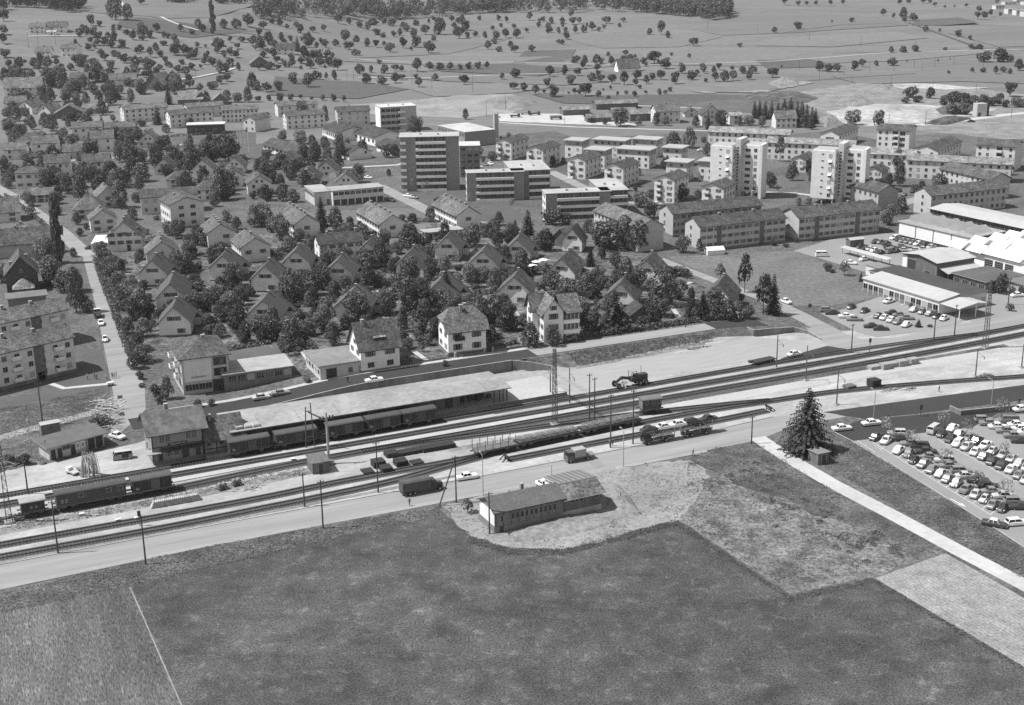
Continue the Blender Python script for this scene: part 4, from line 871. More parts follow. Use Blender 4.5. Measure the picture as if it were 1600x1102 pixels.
def step_tower(lab, A):
    g = G(*A, 21.5); T0 = thing('stepped_tower', lab, 'apartment block', g, R(-28.5), 'stepped tower blocks'); e1 = Vector((math.cos(R(-28.5)), math.sin(R(-28.5)))); e2 = Vector((-e1.y, e1.x))
    FOOT.append((g.to_2d() + e1 * 9 + e2 * 7, e1, 10, 9))
    for x0, x1, y0, y1, h, nm in ((0, 9.4, 0, 9, 21.5, 'front_block'), (9.42, 11.6, 3.5, 12, 24.2, 'stair_shaft'), (11.62, 19, 6.5, 15.5, 21.5, 'rear_block'), (19.02, 20.2, 5.4, 12, 22.2, 'end_fin')):
        mb = MB(); mb.box(x0, x1, y0, y1, 2.4 if 'block' in nm else -.2, h, wallm(.5 if nm != 'stair_shaft' else .4)); mb.obj(nm, T0)
        if 'block' in nm:
            mb = MB(); mb.box(x0 + .4, x1 - .4, y0 + .4, y1 - .4, h, h + .5, wallm(.5), mat('felt_roof_36', .36)); mb.obj('roof', T0)
            for px in (x0 + .5, (x0 + x1) / 2, x1 - .5):
                for py in (y0 + .5, y1 - .5):
                    mb = MB(); mb.box(px - .25, px + .25, py - .25, py + .25, -.2, 2.39, M_CONC); mb.obj('pillar', T0)
    for i in range(7):
        z = 3.3 + i * 2.62
        put('window', win_mesh(.9, .35, 0, 0), T0, (4.3, -.005, z + 1), 0); o = put('window', win_mesh(1.2, 1.3, RW.choice((0, 2)), 1), T0, (7.4, -.005, z))
        if i % 2: mb = MB(); mb.hexa([(-.7, -.9, .75), (.7, -.9, .75), (.7, -.09, 1.3), (-.7, -.09, 1.3)], [(-.7, -.9, .8), (.7, -.9, .8), (.7, -.09, 1.36), (-.7, -.09, 1.36)], M_WHITE); mb.obj('awning', o)
        put('window', win_mesh(2.0, 1.1, 0, 2), T0, (13.8, 6.495, z)); put('window', win_mesh(1.2, 1.3, RW.choice((0, 1, 2)), 1), T0, (17, 6.495, z))
        put('window', win_mesh(.9, 1.2, 0, 1), T0, (9.405, 2.0, z), math.pi/2)
        for k in (.2, 1.4): put('window', win_mesh(.7, .6, 0, 0), T0, (10.5, 3.495, z + k))
step_tower('first stepped tower block on pillars, beside the nearest zigzag row', (1110.5, 227.6))
step_tower('second stepped tower block on pillars, above the meadow slabs', (1269.5, 234.6))
LG = 'long pale roofed rows of the estate'
for A, W, z, lab in [((1106.6, 205.8), 40.5, 8, 'long row of flats farthest back, before the conifer grove'), ((1197.6, 222.4), 41, 8, 'long row of flats behind a tall poplar, between the stepped towers'), ((1351, 240), 22, 8, 'short row of flats behind the second stepped tower'), ((1417.5, 250), 43, 8, 'long row of flats above the factory slabs, nearest of the pale roofed rows')]:
    bld('long_row', lab, 'apartment block', A, -22, W, 9.5, 8, 'gable', 1.9, 'x', .46, .2, z=z, rows=3, f=dict(cols=int(W / 3.1), rows=3, w=1.1), gab=0, group=LG)
bld('gable_block', 'pale block with big gable window before the gravel pit', 'apartment block', (1282.5, 208.4), -33, 9.5, 28, 7, 'gable', 2, 'y', .48, .075, z=7, rows=2, f=dict(cols=1, rows=1, w=4, hh=1.8, z0=3.6), r=dict(cols=7, rows=2), gab=0, group=EG, chim=[(.4, i, .7) for i in (.2, .5, .8)])
bld('loggia_block', 'four storey block with stacked loggias before the gravel pit', 'apartment block', (1371, 202.5), -28, 15.5, 15, 11, 'gable', 1.9, 'x', .5, .08, z=11, rows=4, f=[dict(cols=2, rows=4, x0=0, x1=.4), dict(cols=2, rows=4, x0=.45, x1=.9, w=2.4, hh=1.6, tones=(0,))], gab=0, group=EG, bal=[('f', .6, i * 2.75 + .1) for i in range(4)])
bld('gable_block', 'long dark roofed block running away beside the loggia block', 'apartment block', (1427.5, 232.5), -36, 11.5, 33, 7, 'gable', 2, 'y', .46, .075, z=7, rows=2, f=dict(cols=2, rows=2), r=dict(cols=8, rows=2), gab=0, group=EG, chim=[(.4, .3, .7), (.4, .6, .7)])
bld('loggia_block', 'four storey block with striped awnings farthest towards the picture edge', 'apartment block', (1526, 226), -33, 17, 14, 11, 'gable', 1.9, 'x', .48, .08, z=11, rows=4, f=[dict(cols=2, rows=4, x0=0, x1=.4), dict(cols=1, rows=4, x0=.45, x1=.75, w=2.4, hh=1.6, tones=(0,)), dict(cols=1, rows=4, x0=.78)], gab=0, group=EG, bal=[('f', .6, i * 2.75 + .1) for i in range(4)])
# --- village and school quarter behind
for A, z, a, W, D, h, roof, rise, ridge, wv, rv, f_, l_, n, lab in [
    ((193, 172), 7.6, 28, 26, 10, 7.6, 'gable', 2, 'x', .5, .12, 7, 2, 3, 'three storey row with bright gable below the orchard barns'),
    ((265, 180), 7.6, 27, 25, 10, 7.6, 'gable', 2, 'x', .5, .09, 7, 2, 3, 'three storey row with bright gable behind the dark low hall'),
    ((292, 168), 6.5, 24, 22, 9, 6.5, 'gable', 1.8, 'x', .45, .14, 5, 1, 2, 'pale roofed row between the bright gable row and the school'),
    ((346, 172.5), 7.4, 10, 21, 10, 7.4, 'gable', 1.8, 'x', .55, .13, 9, 0, 3, 'bright school with close rows of windows above the flagpoles'),
    ((112, 200), 7.2, 14, 15.5, 10, 7.2, 'gable', 2.2, 'x', .52, .1, 4, 2, 2, 'two storey block with pale gable beside the white house in the village'),
    ((164, 200), 7.0, 14, 15.5, 10, 7.0, 'gable', 2.2, 'x', .45, .1, 4, 0, 2, 'grey two storey block behind the white gabled house'),
    ((144, 238), None, 12, 11, 9, 7, 'gable', 3.2, 'x', .62, .09, 2, 2, 2, 'tall white gabled house beside the leafy street trees'),
    ((53, 246), None, 10, 12, 9, 7, 'gable', 3, 'x', .6, .1, 2, 2, 2, 'tall white house in front of the shaded gable house'),
    ((26, 238), None, -10, 10, 12, 6.5, 'gable', 2.5, 'y', .42, .1, 2, 3, 2, 'shaded gable house with bright long side by the village meadow'),
    ((217, 231), None, 4, 10, 10, 3.6, 'gable', 4.2, 'y', .5, .12, 3, 0, 1, 'chalet like house with broad gable before the grey block'),
    ((72, 280), None, 12, 11, 8.5, 7.4, 'gable', 3, 'x', .6, .08, 4, 1, 2, 'white house with dark steep roof near the village side street'),
    ((130, 272), None, 10, 12, 9, 5.5, 'gable', 3, 'x', .55, .09, 4, 1, 2, 'white house with dark roof beside the side street trees'),
    ((447, 182), 7.4, 20, 22, 10, 7.4, 'gable', 2, 'x', .5, .085, 6, 2, 3, 'three storey row behind the round trees near the school halls'),
    ((527, 175), 8, 14, 18.5, 10, 8, 'gable', 2.2, 'x', .4, .075, 4, 0, 3, 'balconied row beside the white school block'),
    ((434, 166), 6.5, 20, 24, 10, 6.5, 'gable', 1.8, 'x', .45, .13, 5, 0, 2, 'pale roofed row farthest back behind the round trees'),
    ((380, 186), 7, -28, 8, 14, 7, 'gable', 2, 'y', .45, .1, 2, 0, 2, 'grey gable block beside the bright school'),
    ((242, 274), None, 4, 9, 9, 3.6, 'gable', 4, 'y', .52, .1, 2, 0, 1, 'small gabled house in the village row, nearest the leafy street trees'),
    ((302, 276), None, 2, 9.2, 9, 3.6, 'gable', 4, 'y', .54, .1, 2, 0, 1, 'small gabled house with two gable windows beside the round black tree'),
    ((352, 272), None, 2, 9, 9, 3.6, 'gable', 4, 'y', .54, .1, 2, 0, 1, 'small gabled house just below the school path'),
    ((346, 293), None, 10, 9.5, 9, 5, 'gable', 3.4, 'y', .6, .09, 2, 2, 2, 'bright gabled house with shutters behind the roofs of the upper gardens'),
    ((388, 306), None, 14, 10, 9, 5, 'gable', 3.4, 'y', .55, .09, 2, 2, 2, 'gabled house beside the kindergarten trees'),
    ((430, 262), None, -10, 9, 12, 3.6, 'gable', 3, 'y', .5, .085, 2, 0, 1, 'house with pale gable in the trees before the school halls'),
    ((525, 298), None, 4, 9, 9, 3.6, 'gable', 3.8, 'y', .58, .085, 2, 0, 1, 'bright gabled house standing just behind the kindergarten'),
    ((468, 290), None, 0, 9, 9, 3.6, 'gable', 3.8, 'y', .55, .085, 2, 0, 1, 'gabled house behind the kindergarten annex'),
    ((495, 278), None, -4, 9, 9, 3.6, 'gable', 3.8, 'y', .5, .085, 1, 0, 1, 'gabled house among shrubs farther behind the kindergarten'),
    ((262, 296), None, 10, 10, 9, 4.2, 'hip', 3.2, 'x', .5, .09, 2, 0, 2, 'hip roofed house between the grey block and the gabled row'),
    ((306, 314), None, 8, 10, 9, 4.6, 'hip', 3.4, 'x', .6, .08, 3, 0, 2, 'white hip roofed house right behind the three storey block'),
    ((8, 250), None, 8, 10, 9, 5, 'gable', 3, 'x', .5, .11, 2, 0, 2, 'village house half cut by the picture edge below the meadow'),
    ((100, 248), None, 14, 9, 8, 3.5, 'gable', 3, 'x', .4, .12, 2, 0, 1, 'low house hidden among trees beside the white village houses')]:
    bld('village_house', lab, 'house' if n < 3 else 'apartment block', A, a, W, D, h, roof, rise, ridge, wv, rv, z=z, rows=n, f=dict(cols=f_, rows=n) if f_ else None, l=dict(cols=l_, rows=n) if l_ else None, gab=2 if rise > 3.3 and ridge == 'y' else 0, chim=[(.4, .5, .8)], group=HG)
T0, W_b, D_b = bld('dark_hall', 'dark low hall with white roof rim above the sports ground', 'hall', (293, 211), 8, 20, 9, 5, 'flat', 0, 'x', .1, .5, wm=M_LOUV, ov=.5, t=.5, f=dict(cols=6, rows=1, w=2, hh=1.3, z0=2))
T0, W_b, D_b = bld('school_block', 'white four storey school block with stacked balconies', 'school', (593.8, 168.8), 17.4, 20.4, 12.5, 13.4, 'flat', 0, 'x', .34, .5, z=13.4, ov=.3, t=.3, f=[dict(cols=4, rows=4, x0=.02, x1=.55, w=2.3, hh=1.7, tones=(0,))], chim=[(.3, .5, .6), (.7, .5, .6)])
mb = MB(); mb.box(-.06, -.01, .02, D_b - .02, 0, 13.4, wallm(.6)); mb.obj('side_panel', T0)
for i in range(4): on_face(T0, W_b, D_b, 'f', 12, i * 3.35 + .1, balc_mesh(4, 1, M_WHITE), 'balcony')
bld('gym_hall', 'long flat gymnasium with patterned upper window band beside the tower', 'hall', (726, 207.5), 30, 18, 30, 7.4, 'flat', 0, 'x', .2, .45, z=7.4, ov=.2, t=.3, wm=M_BRICK, l=[dict(cols=8, rows=1, w=2.6, hh=1.6, z0=5.2, tones=(0, 1)), dict(cols=9, rows=1, w=2.6, hh=2.4, z0=.6, tones=(2,))])
g = G(775, 215); t = thing('concrete_column', 'tall plain concrete column beside the gymnasium', 'column', g, R(20)); mb = MB(); mb.box(-1.1, 1.1, -1.1, 1.1, -1, 12.5, mat('pale_concrete', .42, .1, .4)); mb.obj('shaft', t); mb = MB(); mb.box(-1.2, 1.2, -1.2, 1.2, 12.5, 12.7, M_CONC); mb.obj('cap', t)
for A, z, a, W, D, h, lab in [((529, 208), 4.6, 27, 18, 26, 4.6, 'dark roofed school hall with chimney pillar nearest the white school block'), ((586, 215), 4.6, 30, 17, 42, 4.6, 'longest dark roofed school hall, bright wall under its eaves'), ((462, 240), 3.6, 34, 11, 38, 3.6, 'low dark roofed school pavilion beside the round court trees'), ((545, 240), 3.4, 30, 12, 16, 3.4, 'small dark roofed pavilion in the school grounds'), ((612, 233), 3.4, 30, 12, 18, 3.4, 'dark roofed pavilion beside the tower trees')]:
    bld('school_hall', lab, 'school', A, a, W, D, h, 'gable', 2.6, 'y', .55, .055, z=z, f=dict(cols=1, rows=1, w=1, z0=2.6, x0=.5), l=dict(cols=8, rows=1, w=2.2, hh=1.5, z0=1.6), gab=0, group='dark roofed school halls', ov=.8)
g = G(531, 212); t = thing('school_chimney', 'pale chimney pillar between two dark school halls', 'chimney', g, R(20)); mb = MB(); mb.box(-.9, .9, -.9, .9, -1, 9, wallm(.4)); mb.obj('shaft', t); mb = MB(); mb.box(-1, 1, -1, 1, 9, 9.2, M_CONC); mb.obj('cap', t)
# --- farms and hill houses
for A, a, W, D, h, rise, ridge, wv, rv, f_, l_, lab in [
    ((46, 49), 8, 12, 9, 5, 3, 'x', .55, .12, 3, 1, 'pale hillside house just under the corner wood'),
    ((74, 48), 8, 15, 10, 5, 3.6, 'x', .65, .11, 2, 3, 'bright hillside house with open gable, highest of the hill houses'),
    ((74, 57), 8, 7, 5, 3, 1.2, 'x', .75, .3, 1, 1, 'small bright garage below the hillside house'),
    ((56, 90), 6, 11, 10, 4.6, 3.6, 'x', .6, .11, 3, 2, 'white hillside house with broad gable beside a garden terrace'),
    ((96, 88), -6, 12, 10, 7, 2.6, 'x', .65, .1, 3, 3, 'tall white hillside house with shutters beside a round tree'),
    ((8, 152), 10, 24, 14, 6, 6, 'x', .6, .14, 5, 2, 'large farmhouse with long pale roof and bright gable at the picture edge'),
    ((32, 157), 16, 7, 9, 3, 3, 'y', .1, .07, 0, 0, 'small dark shed beside the large farmhouse'),
    ((331, 72), 16, 10, 13, 3, 5, 'y', .12, .15, 0, 0, 'barn with pale roof among the orchard, beside the poplar'),
    ((392, 105), 16, 14, 12, 3.5, 5, 'y', .12, .15, 0, 0, 'barn with dark gable above the farm track'),
    ((432, 84), 14, 15, 9, 5, 4, 'x', .6, .08, 3, 2, 'farmhouse with white gable behind the black tree'),
    ((478, 88), 4, 13, 10, 4, 3.5, 'x', .14, .17, 0, 0, 'pale roofed barn in the orchard next to the farmhouse'),
    ((110, 133), 8, 12, 9, 5, 3, 'x', .4, .1, 3, 0, 'roof of a house deep among the orchard trees of the village'),
    ((172, 136), 10, 18, 10, 5, 3.6, 'x', .45, .1, 4, 0, 'long house roof among orchard trees beside two big barns'),
    ((226, 140), -14, 14, 18, 4, 7, 'y', .12, .16, 0, 0, 'big barn with broad pale roof at the upper village'),
    ((255, 138), 8, 12, 12, 4, 7, 'y', .1, .06, 0, 0, 'dark barn roof next to the broad pale barn'),
    ((278, 164), 4, 16, 12, 3.5, 4.5, 'x', .12, .2, 0, 0, 'barn with pale patched roof below the upper village spruce'),
    ((304, 163), 10, 9, 14, 3.5, 4, 'y', .1, .18, 0, 0, 'small barn with black gable beside the patched barn'),
    ((334, 165), 14, 9, 10, 3.5, 3.6, 'y', .1, .17, 0, 0, 'small barn roof beside the row behind the school'),
    ((86, 186), 14, 17, 12, 3, 4.6, 'y', .07, .12, 0, 0, 'wide black timber barn beside the three storey row'),
    ((60, 182), -20, 9, 12, 4, 3.4, 'y', .45, .11, 1, 0, 'gabled house between the farmhouse and the black barn'),
    ((30, 178), -20, 10, 13, 4.5, 3.6, 'y', .55, .12, 2, 0, 'gabled house with patchy pale wall below the large farmhouse'),
    ((8, 172), 8, 13, 9, 4.5, 3.5, 'x', .5, .13, 3, 0, 'house with pale roof just below the farmhouse at the picture edge'),
    ((136, 178), 8, 12, 9, 3, 2.5, 'x', .3, .16, 0, 0, 'small pale roofed shed before the three storey row'),
    ((966, 113), 14, 17, 9, 3.2, 6, 'x', .75, .09, 0, 1, 'old farmhouse with tall bright white gable among fruit trees'),
    ((1025, 194), 10, 14, 11, 7, 3.2, 'x', .45, .12, 4, 2, 'old inn with arched windows and hipped dormers beside the contractor yard'),
    ((1097, 197), 6, 11, 10, 6.5, 4.6, 'y', .4, .075, 3, 0, 'steep roofed house with many gables behind the conifers'),
    ((1140, 195), 8, 7, 7, 5, 1.2, 'x', .7, .3, 1, 1, 'small white flat box house beside the steep roofed house'),
    ((1212, 201), 6, 11.5, 8, 5.5, 3.6, 'x', .5, .13, 4, 0, 'house with mottled steep roof in front of the conifer grove'),
    ((1524, 78), 14, 7, 8, 2.6, 2, 'y', .12, .1, 0, 0, 'lonely field hut beside a round tree on the far slope'),
    ((1070, 184), 4, 8, 7, 3, 2.4, 'y', .4, .08, 1, 0, 'small gabled outbuilding behind the old inn')]:
    bld('farm_building' if f_ == 0 else 'hill_house', lab, 'barn' if f_ == 0 else 'house', A, a, W, D, h, 'gable', rise, ridge, wv, rv, rows=2 if h > 4.4 else 1, f=dict(cols=f_, rows=2 if h > 4.4 else 1) if f_ else None, l=dict(cols=l_, rows=2 if h > 4.4 else 1) if l_ else None, gab=1 if l_ or (f_ and ridge == 'y') else 0, wm=M_WOOD if wv < .2 else None, chim=[(.5, .5, 1)] if f_ else (), group='farms and hill houses', ov=.7)
for A, W, D, h, lab in [((880, 181), 16, 9, 3.2, 'open timber shed with pale roof beside parked lorries in the contractor yard'), ((918, 192), 14, 8, 2.6, 'low flat roofed shed in the contractor yard'), ((932, 172), 26, 10, 3.4, 'long pale store shed behind the contractor yard'), ((985, 190), 15, 12, 4, 'broad pale roofed workshop beside the old inn'), ((958, 185), 14, 10, 3.6, 'workshop roof half hidden by a dark round tree')]:
    bld('store_shed', lab, 'shed', A, 10, W, D, h, 'gable', 1.6, 'x', .2, .17, wm=M_WOOD, group='contractor sheds', ov=.6)
g = G(1526, 183); t = thing('concrete_silo', 'pale concrete block with dark shaft standing in the gravel pit', 'silo', g, R(10))
mb = MB(); mb.box(0, 6, 0, 5, -1, 7.4, mat('pale_concrete', .42)); mb.obj('body', t); mb = MB(); mb.box(6.02, 7.4, 0, 3, -1, 8, M_WOODD); mb.obj('shaft', t); mb = MB(); mb.box(.8, 2.4, -.05, 0, 0, 2.4, M_DARK); mb.obj('opening', t)
# far suburb
for i, (x, y, w_) in enumerate([(1570, 8, 14), (1588, 5, 12), (1600, 8, 12), (1575, 20, 12), (1588, 22, 11), (1600, 24, 12), (1556, 14, 10)]):
    t_, a_, b_ = bld('terrace_house', None, 'house', (x, y), 8, w_, 9, 4, 'flat', 0, 'x', .45, .3, f=dict(cols=3, rows=1, w=2), group='distant stepped houses', ov=.3); auto(t_, 'pale stepped house')
# ---------------------------------------------------------------- station
T0, W_b, D_b = bld('station_building', 'old timber railway station with platform canopy, name board and lower goods wing', 'station', (240.5, 727.5), 24.2, 10.8, 9.2, 7.4, 'gable', 2.9, 'x', .2, .115, wm=mat('weathered_boarding', .27, .18, 3, .85, stretch=(2.5, 2.5, .08), var2=.12, scale2=.3), ov=1.1, og=1.2, plinth=.7, chim=[(.42, .62, 1.7)], rm=mat('mossy_tiles', .115, .3, 1.2, .85, var2=.45, scale2=.35))
for s in (2.8, 8.4):
    for d_ in (-.62, .62): put('window', win_mesh(.95, 1.7, 1, 1), T0, (s + d_, -.005, 4.9))
for s, w_, h_, z_ in ((1.6, 1.0, 2.2, .75), (6.9, 1.5, 2.2, .75), (9.6, 1.1, 2.2, .75)): put('door', door_mesh(w_, h_, M_LOUV), T0, (s, -.005, z_))
for s in (3.5, 5.0): put('window', win_mesh(.9, 1.1, 0, 1), T0, (s, -.005, 1.7))
for s in (2.6, 6.4):
    put('window', win_mesh(1, 1.6, 1, 1), T0, (-.005, D_b - s, 4.6), -math.pi/2); put('window', win_mesh(1, 1.6, 0, 1), T0, (-.005, D_b - s, 1.5), -math.pi/2)
mb = MB(); mb.box(-.05, 10.85, -.1, -.005, 3.75, 3.95, M_LOUV); mb.box(-.05, .15, -.12, -.005, .7, 7.3, M_WOODD); mb.box(10.6, 10.8, -.12, -.005, .7, 7.3, M_WOODD); mb.obj('timber_frame', T0)
mb = MB(); mb.hexa([(1.6, -1.6, 3.15), (10.9, -1.6, 3.15), (10.9, -.11, 3.5), (1.6, -.11, 3.5)], [(1.6, -1.6, 3.27), (10.9, -1.6, 3.27), (10.9, -.11, 3.62), (1.6, -.11, 3.62)], roofm(.05)); mb.obj('platform_canopy', T0)
mb = MB(); mb.hexa([(-1.5, -.9, 2.7), (2.0, -.9, 2.7), (2.0, -.12, 3.0), (-1.5, 2.2, 3.0)], [(-1.5, -.9, 2.8), (2.0, -.9, 2.8), (2.0, -.12, 3.1), (-1.5, 2.2, 3.1)], M_GREY); mb.obj('corner_canopy', T0)
mb = MB(); mb.box(3.4, 7.4, -.2, -.12, 4.0, 4.5, M_DARK); nb = mb.obj('name_board', T0)
label_text(nb, 'Regensdorf-Watt', .46, (5.4, -.21, 4.1), 0, M_WHITE, 'station_name')
mb = MB(); mb.prism([(0, -.3), (8.6, -.3), (8.6, 4.0), (4.3, 7.2), (0, 4.0)], 'x', 10.82, 19.4, mat('stained_boarding', .28, .3, .8, .9, var2=.35, scale2=.5)); mb.obj('goods_wing', T0)
mb = MB(); sl = 3.2 / 4.3; mb.sheet([(10.9, -1.1, 4.1 - 1.1 * sl + .3), (20.2, -1.1, 4.1 - 1.1 * sl + .3), (20.2, 4.3, 7.6), (10.9, 4.3, 7.6), (20.2, 9.7, 4.1 - 1.1 * sl + .3), (10.9, 9.7, 4.1 - 1.1 * sl + .3)], [(0, 1, 2, 3), (3, 2, 4, 5)], .2, roofm(.085), M_LOUV); wr = mb.obj('wing_roof', T0)
put('chimney', chimney_mesh(1.0, .6), wr, (13.2, 3.6, 7.2))
for x in (10.95, 13.6, 16.4, 19.3): mb = MB(); mb.box(x - .12, x + .12, -.08, -.005, -.2, 3.9, M_WOODD); mb.obj('timber_post', T0)
mb = MB(); mb.box(10.85, 19.4, -.07, -.005, 1.55, 1.75, M_WOODD); mb.obj('timber_rail', T0)
for x in (12, 14.7): mb = MB(); mb.box(x - .4, x + .4, -.06, -.005, 2.4, 2.9, M_DARK); mb.obj('vent', T0)
mb = MB(); mb.box(17.0, 19.0, -.09, -.006, .2, 3.2, M_WOODD); mb.obj('sliding_door', T0)
mb = MB(); mb.box(10.85, 19.4, -2.2, -.1, -.2, .9, M_CONCD); mb.obj('loading_step', T0)
# ---------------------------------------------------------------- goods shed
def uthing(name, label, cat, u, v, group=None, rz=A0): return thing(name, label, cat, uvp(u, v), rz, group)
T0 = uthing('goods_shed', 'long goods shed with pale flat roof beside the covered wagons', 'shed', 58, 277)
FOOT.append((Vector(xy(93, 284)), Vector((CU, SU)), 38, 8))
mb = MB(); mb.box(0, 54, 2.6, 12, 1.0, 4.5, mat('shed_boarding', .17, .3, 1.5, .85, stretch=(2, 2, .2), var2=.2, scale2=.2)); mb.obj('wall', T0)
mb = MB(); mb.box(-2, 81, .2, 14, -.1, 1.0, M_CONCD, G_PLAT); mb.obj('loading_platform', T0)
mb = MB(); mb.sheet([(-1, -.6, 4.75), (66, -.6, 4.75), (66, 6, 5.3), (-1, 6, 5.3), (66, 13, 4.75), (-1, 13, 4.75)], [(0, 1, 2, 3), (3, 2, 4, 5)], .22, mat('shed_felt', .28, .2, .8, .9, var2=.22, scale2=.12), M_CONCD); rf = mb.obj('roof', T0)
for i in range(7): mb = MB(); x = 6 + i * 9; mb.sheet([(x, -.55, 4.78), (x + .12, -.55, 4.78), (x + .12, 6, 5.33), (x, 6, 5.33)], [(0, 1, 2, 3)], .03, M_CONCD); mb.obj('roof_seam', rf)
for i in range(3): mb = MB(); x = .5 + i * 1.9; mb.box(x, x + 1.5, .3, 2.3, 5.0, 5.4, M_WHITE if i else M_CONC, mat('rooflight_glass', .35, .1, 1, .3)); mb.obj('roof_light', rf)
for i in range(12):
    for y in (.9,): mb = MB(); x = 55 + i * .95 if i > 8 else 3 + i * 7.4; mb.box(x - .12, x + .12, y, y + .24, 1.0, 4.6, M_STEEL); mb.obj('post', T0)
for i, x in enumerate((8, 18, 28, 38, 47)):
    mb = MB(); mb.box(x, x + 3.2, 2.5, 2.58, 1.0, 3.9, M_WOODD if i % 2 else M_WOOD); mb.obj('sliding_door', T0)
mb = MB(); mb.box(50.2, 52.2, 2.5, 2.58, 1.0, 3.6, M_DARK); mb.obj('doorway', T0)
for x, y, s in ((56, 5, 1.2), (57.8, 6, 1.0), (59.5, 4.6, 1.3), (61, 6.5, 1.1), (62.4, 5, .9), (58.5, 8, 1.4)):
    t = thing('freight_crate', None, 'crate', T0.matrix_world @ Vector((0, 0, 0)) if False else uvp(58 + x, 277 + y, 1.0), A0, 'crates on the loading platform'); mb = MB(); mb.box(-s/2, s/2, -s/2, s/2, 0, s, M_WOODD)
    mb.obj('body', t); mb = MB(); [mb.box(-s/2 - .04, s/2 + .04, -s/2 - .05, -s/2, z, z + .12, M_WOOD) for z in (.08, s * .45, s - .2)]; mb.obj('batten', t); auto(t, '@dark crate under the open end of the goods shed')
# ---------------------------------------------------------------- retaining walls
def ret_wall(lab, pts, th=.35):
    """pts: (u, v, z bottom, z top)"""
    o = uvp(pts[0][0], pts[0][1]); mb = MB(); i = mb.mi(mat('wall_concrete', .17, .3, .5, .9, coord='World', stretch=(1, 1, .25), var2=.25, scale2=.2)); j = mb.mi(M_CONC)
    W = [Vector(xy(p[0], p[1])) for p in pts]
    for k, p in enumerate(pts):
        d = (W[min(k + 1, len(W) - 1)] - W[max(k - 1, 0)]).normalized(); n_ = Vector((-d.y, d.x)) * th
        for q, z in ((W[k], p[2]), (W[k], p[3]), (W[k] + n_, p[3]), (W[k] + n_, p[2])): mb.v.append((q.x - o.x, q.y - o.y, z))
    for k in range(len(pts) - 1):
        for b in range(3): mb.f.append((k*4 + b, k*4 + 4 + b, k*4 + 5 + b, k*4 + 1 + b)); mb.m.append(j if b == 1 else i)
    n = len(pts) * 4
    mb.f.append((0, 1, 2, 3)); mb.m.append(i); mb.f.append((n - 1, n - 2, n - 3, n - 4)); mb.m.append(i)
    return tag(mb.obj('retaining_wall', None, o), lab, 'wall')
ret_wall('long concrete retaining wall between the upper street and the goods shed', [(u, VL - .45, -.2, hT(u) + .35) for u in [64 + 3.55 * k for k in range(21)]])
ret_wall('concrete wing wall sloping down to the excavated ground', [(135.3, 300.7, -.2, 2.8), (139, 298.4, -.2, 2.5), (143.8, 295.6, -.2, 1.5)])
q = [GU(*p) for p in ((1166, 511), (1177, 526), (1205, 524), (1240, 519), (1262, 522), (1282, 531))]
ret_wall('curved concrete wall round the new underpass ramp', [(u, v, -.4, 2.0 - max(0, k - 2) * .55) for k, (u, v) in enumerate(q)])
q = [GU(*p) for p in ((1483, 642), (1501, 650), (1560, 644), (1640, 636))]
ret_wall('low railed concrete wall of the ramp between new road and car park', [(u, v, -.2, 1.3) for u, v in q])
# ---------------------------------------------------------------- barracks by the road
T0, W_b, D_b = bld('timber_barracks', 'long timber barracks on a plinth in the dirt clearing, row of narrow windows', 'barracks', (774, 834), 26, 14.4, 7, 4.3, 'gable', 1.7, 'x', .14, .13, wm=mat('panelled_boarding', .19, .2, 1.2, .85, stretch=(1.2, 1.2, .1)), ov=.5, og=.5, plinth=1.35, rm=mat('barracks_tiles', .12, .3, 3, .85, wave=(.9, .22, 0), var2=.15, scale2=.4), chim=[(.62, .95, 1.3)])
for i in range(10):
    o = put('window', win_mesh(.62, 1.15, 0, 0), T0, (3.7 + i * .99, -.005, 2.3)); put('shutter', shut_mesh(1.15, .22), o, (.5, 0, 0))
o = put('window', win_mesh(.5, 1.2, 0, 0), T0, (1.4, -.005, 2.2)); put('shutter', shut_mesh(1.2, .4), o, (.55, 0, 0))
mb = MB(); mb.box(.9, 1.7, -.1, -.065, -.1, 1.3, M_DARK); mb.obj('cellar_door', T0)
mb = MB(); mb.box(-.03, -.005, .2, 6.8, 1.36, 4.2, wallm(.55)); mb.obj('gable_panel', T0)
for i in range(9): mb = MB(); mb.box(1.6 * i + .1, 1.6 * i + .2, -.04, -.005, 1.36, 4.2, M_LOUV); mb.obj('wall_joint', T0)
mb = MB(); mb.prism([(.3, .3), (6.7, .3), (6.7, 4.0), (3.5, 5.3), (.3, 4.0)], 'x', 14.42, 23, M_WOOD); mb.obj('annex_wall', T0)
mb = MB(); mb.sheet([(14.5, -.5, 3.85), (23.7, -.5, 3.85), (23.7, 3.6, 5.6), (14.5, 3.6, 5.6), (23.7, 7.6, 3.9), (14.5, 7.6, 3.9)], [(0, 1, 2, 3), (3, 2, 4, 5)], .15, roofm(.12), M_WHITE); mb.obj('annex_roof', T0)
mb = MB(); mb.box(14.4, 23.05, .24, 6.8, -.3, 1.2, M_CONC); mb.obj('annex_plinth', T0)
mb = MB(); mb.box(15.6, 23.4, 3.8, 9.8, -.2, 4.6, M_WHITE); mb.obj('rear_annex', T0)
mb = MB(); mb.sheet([(15.2, 3.4, 5.7), (23.8, 3.4, 5.7), (23.8, 10.2, 4.7), (15.2, 10.2, 4.7)], [(0, 1, 2, 3)], .15, mat('sheet_metal', .14, .1, .5, .5), M_WHITE); rr_ = mb.obj('metal_roof', T0)
for i in range(8): mb = MB(); x = 15.6 + i * 1.1; mb.sheet([(x, 3.4, 5.80), (x + .12, 3.4, 5.80), (x + .12, 10.2, 4.80), (x, 10.2, 4.80)], [(0, 1, 2, 3)], .08, M_CONC); mb.obj('roof_batten', rr_)
for x in (16.6, 17.6, 18.6): put('window', win_mesh(.8, .8, 0, 0), T0, (x, .29, 2.8))
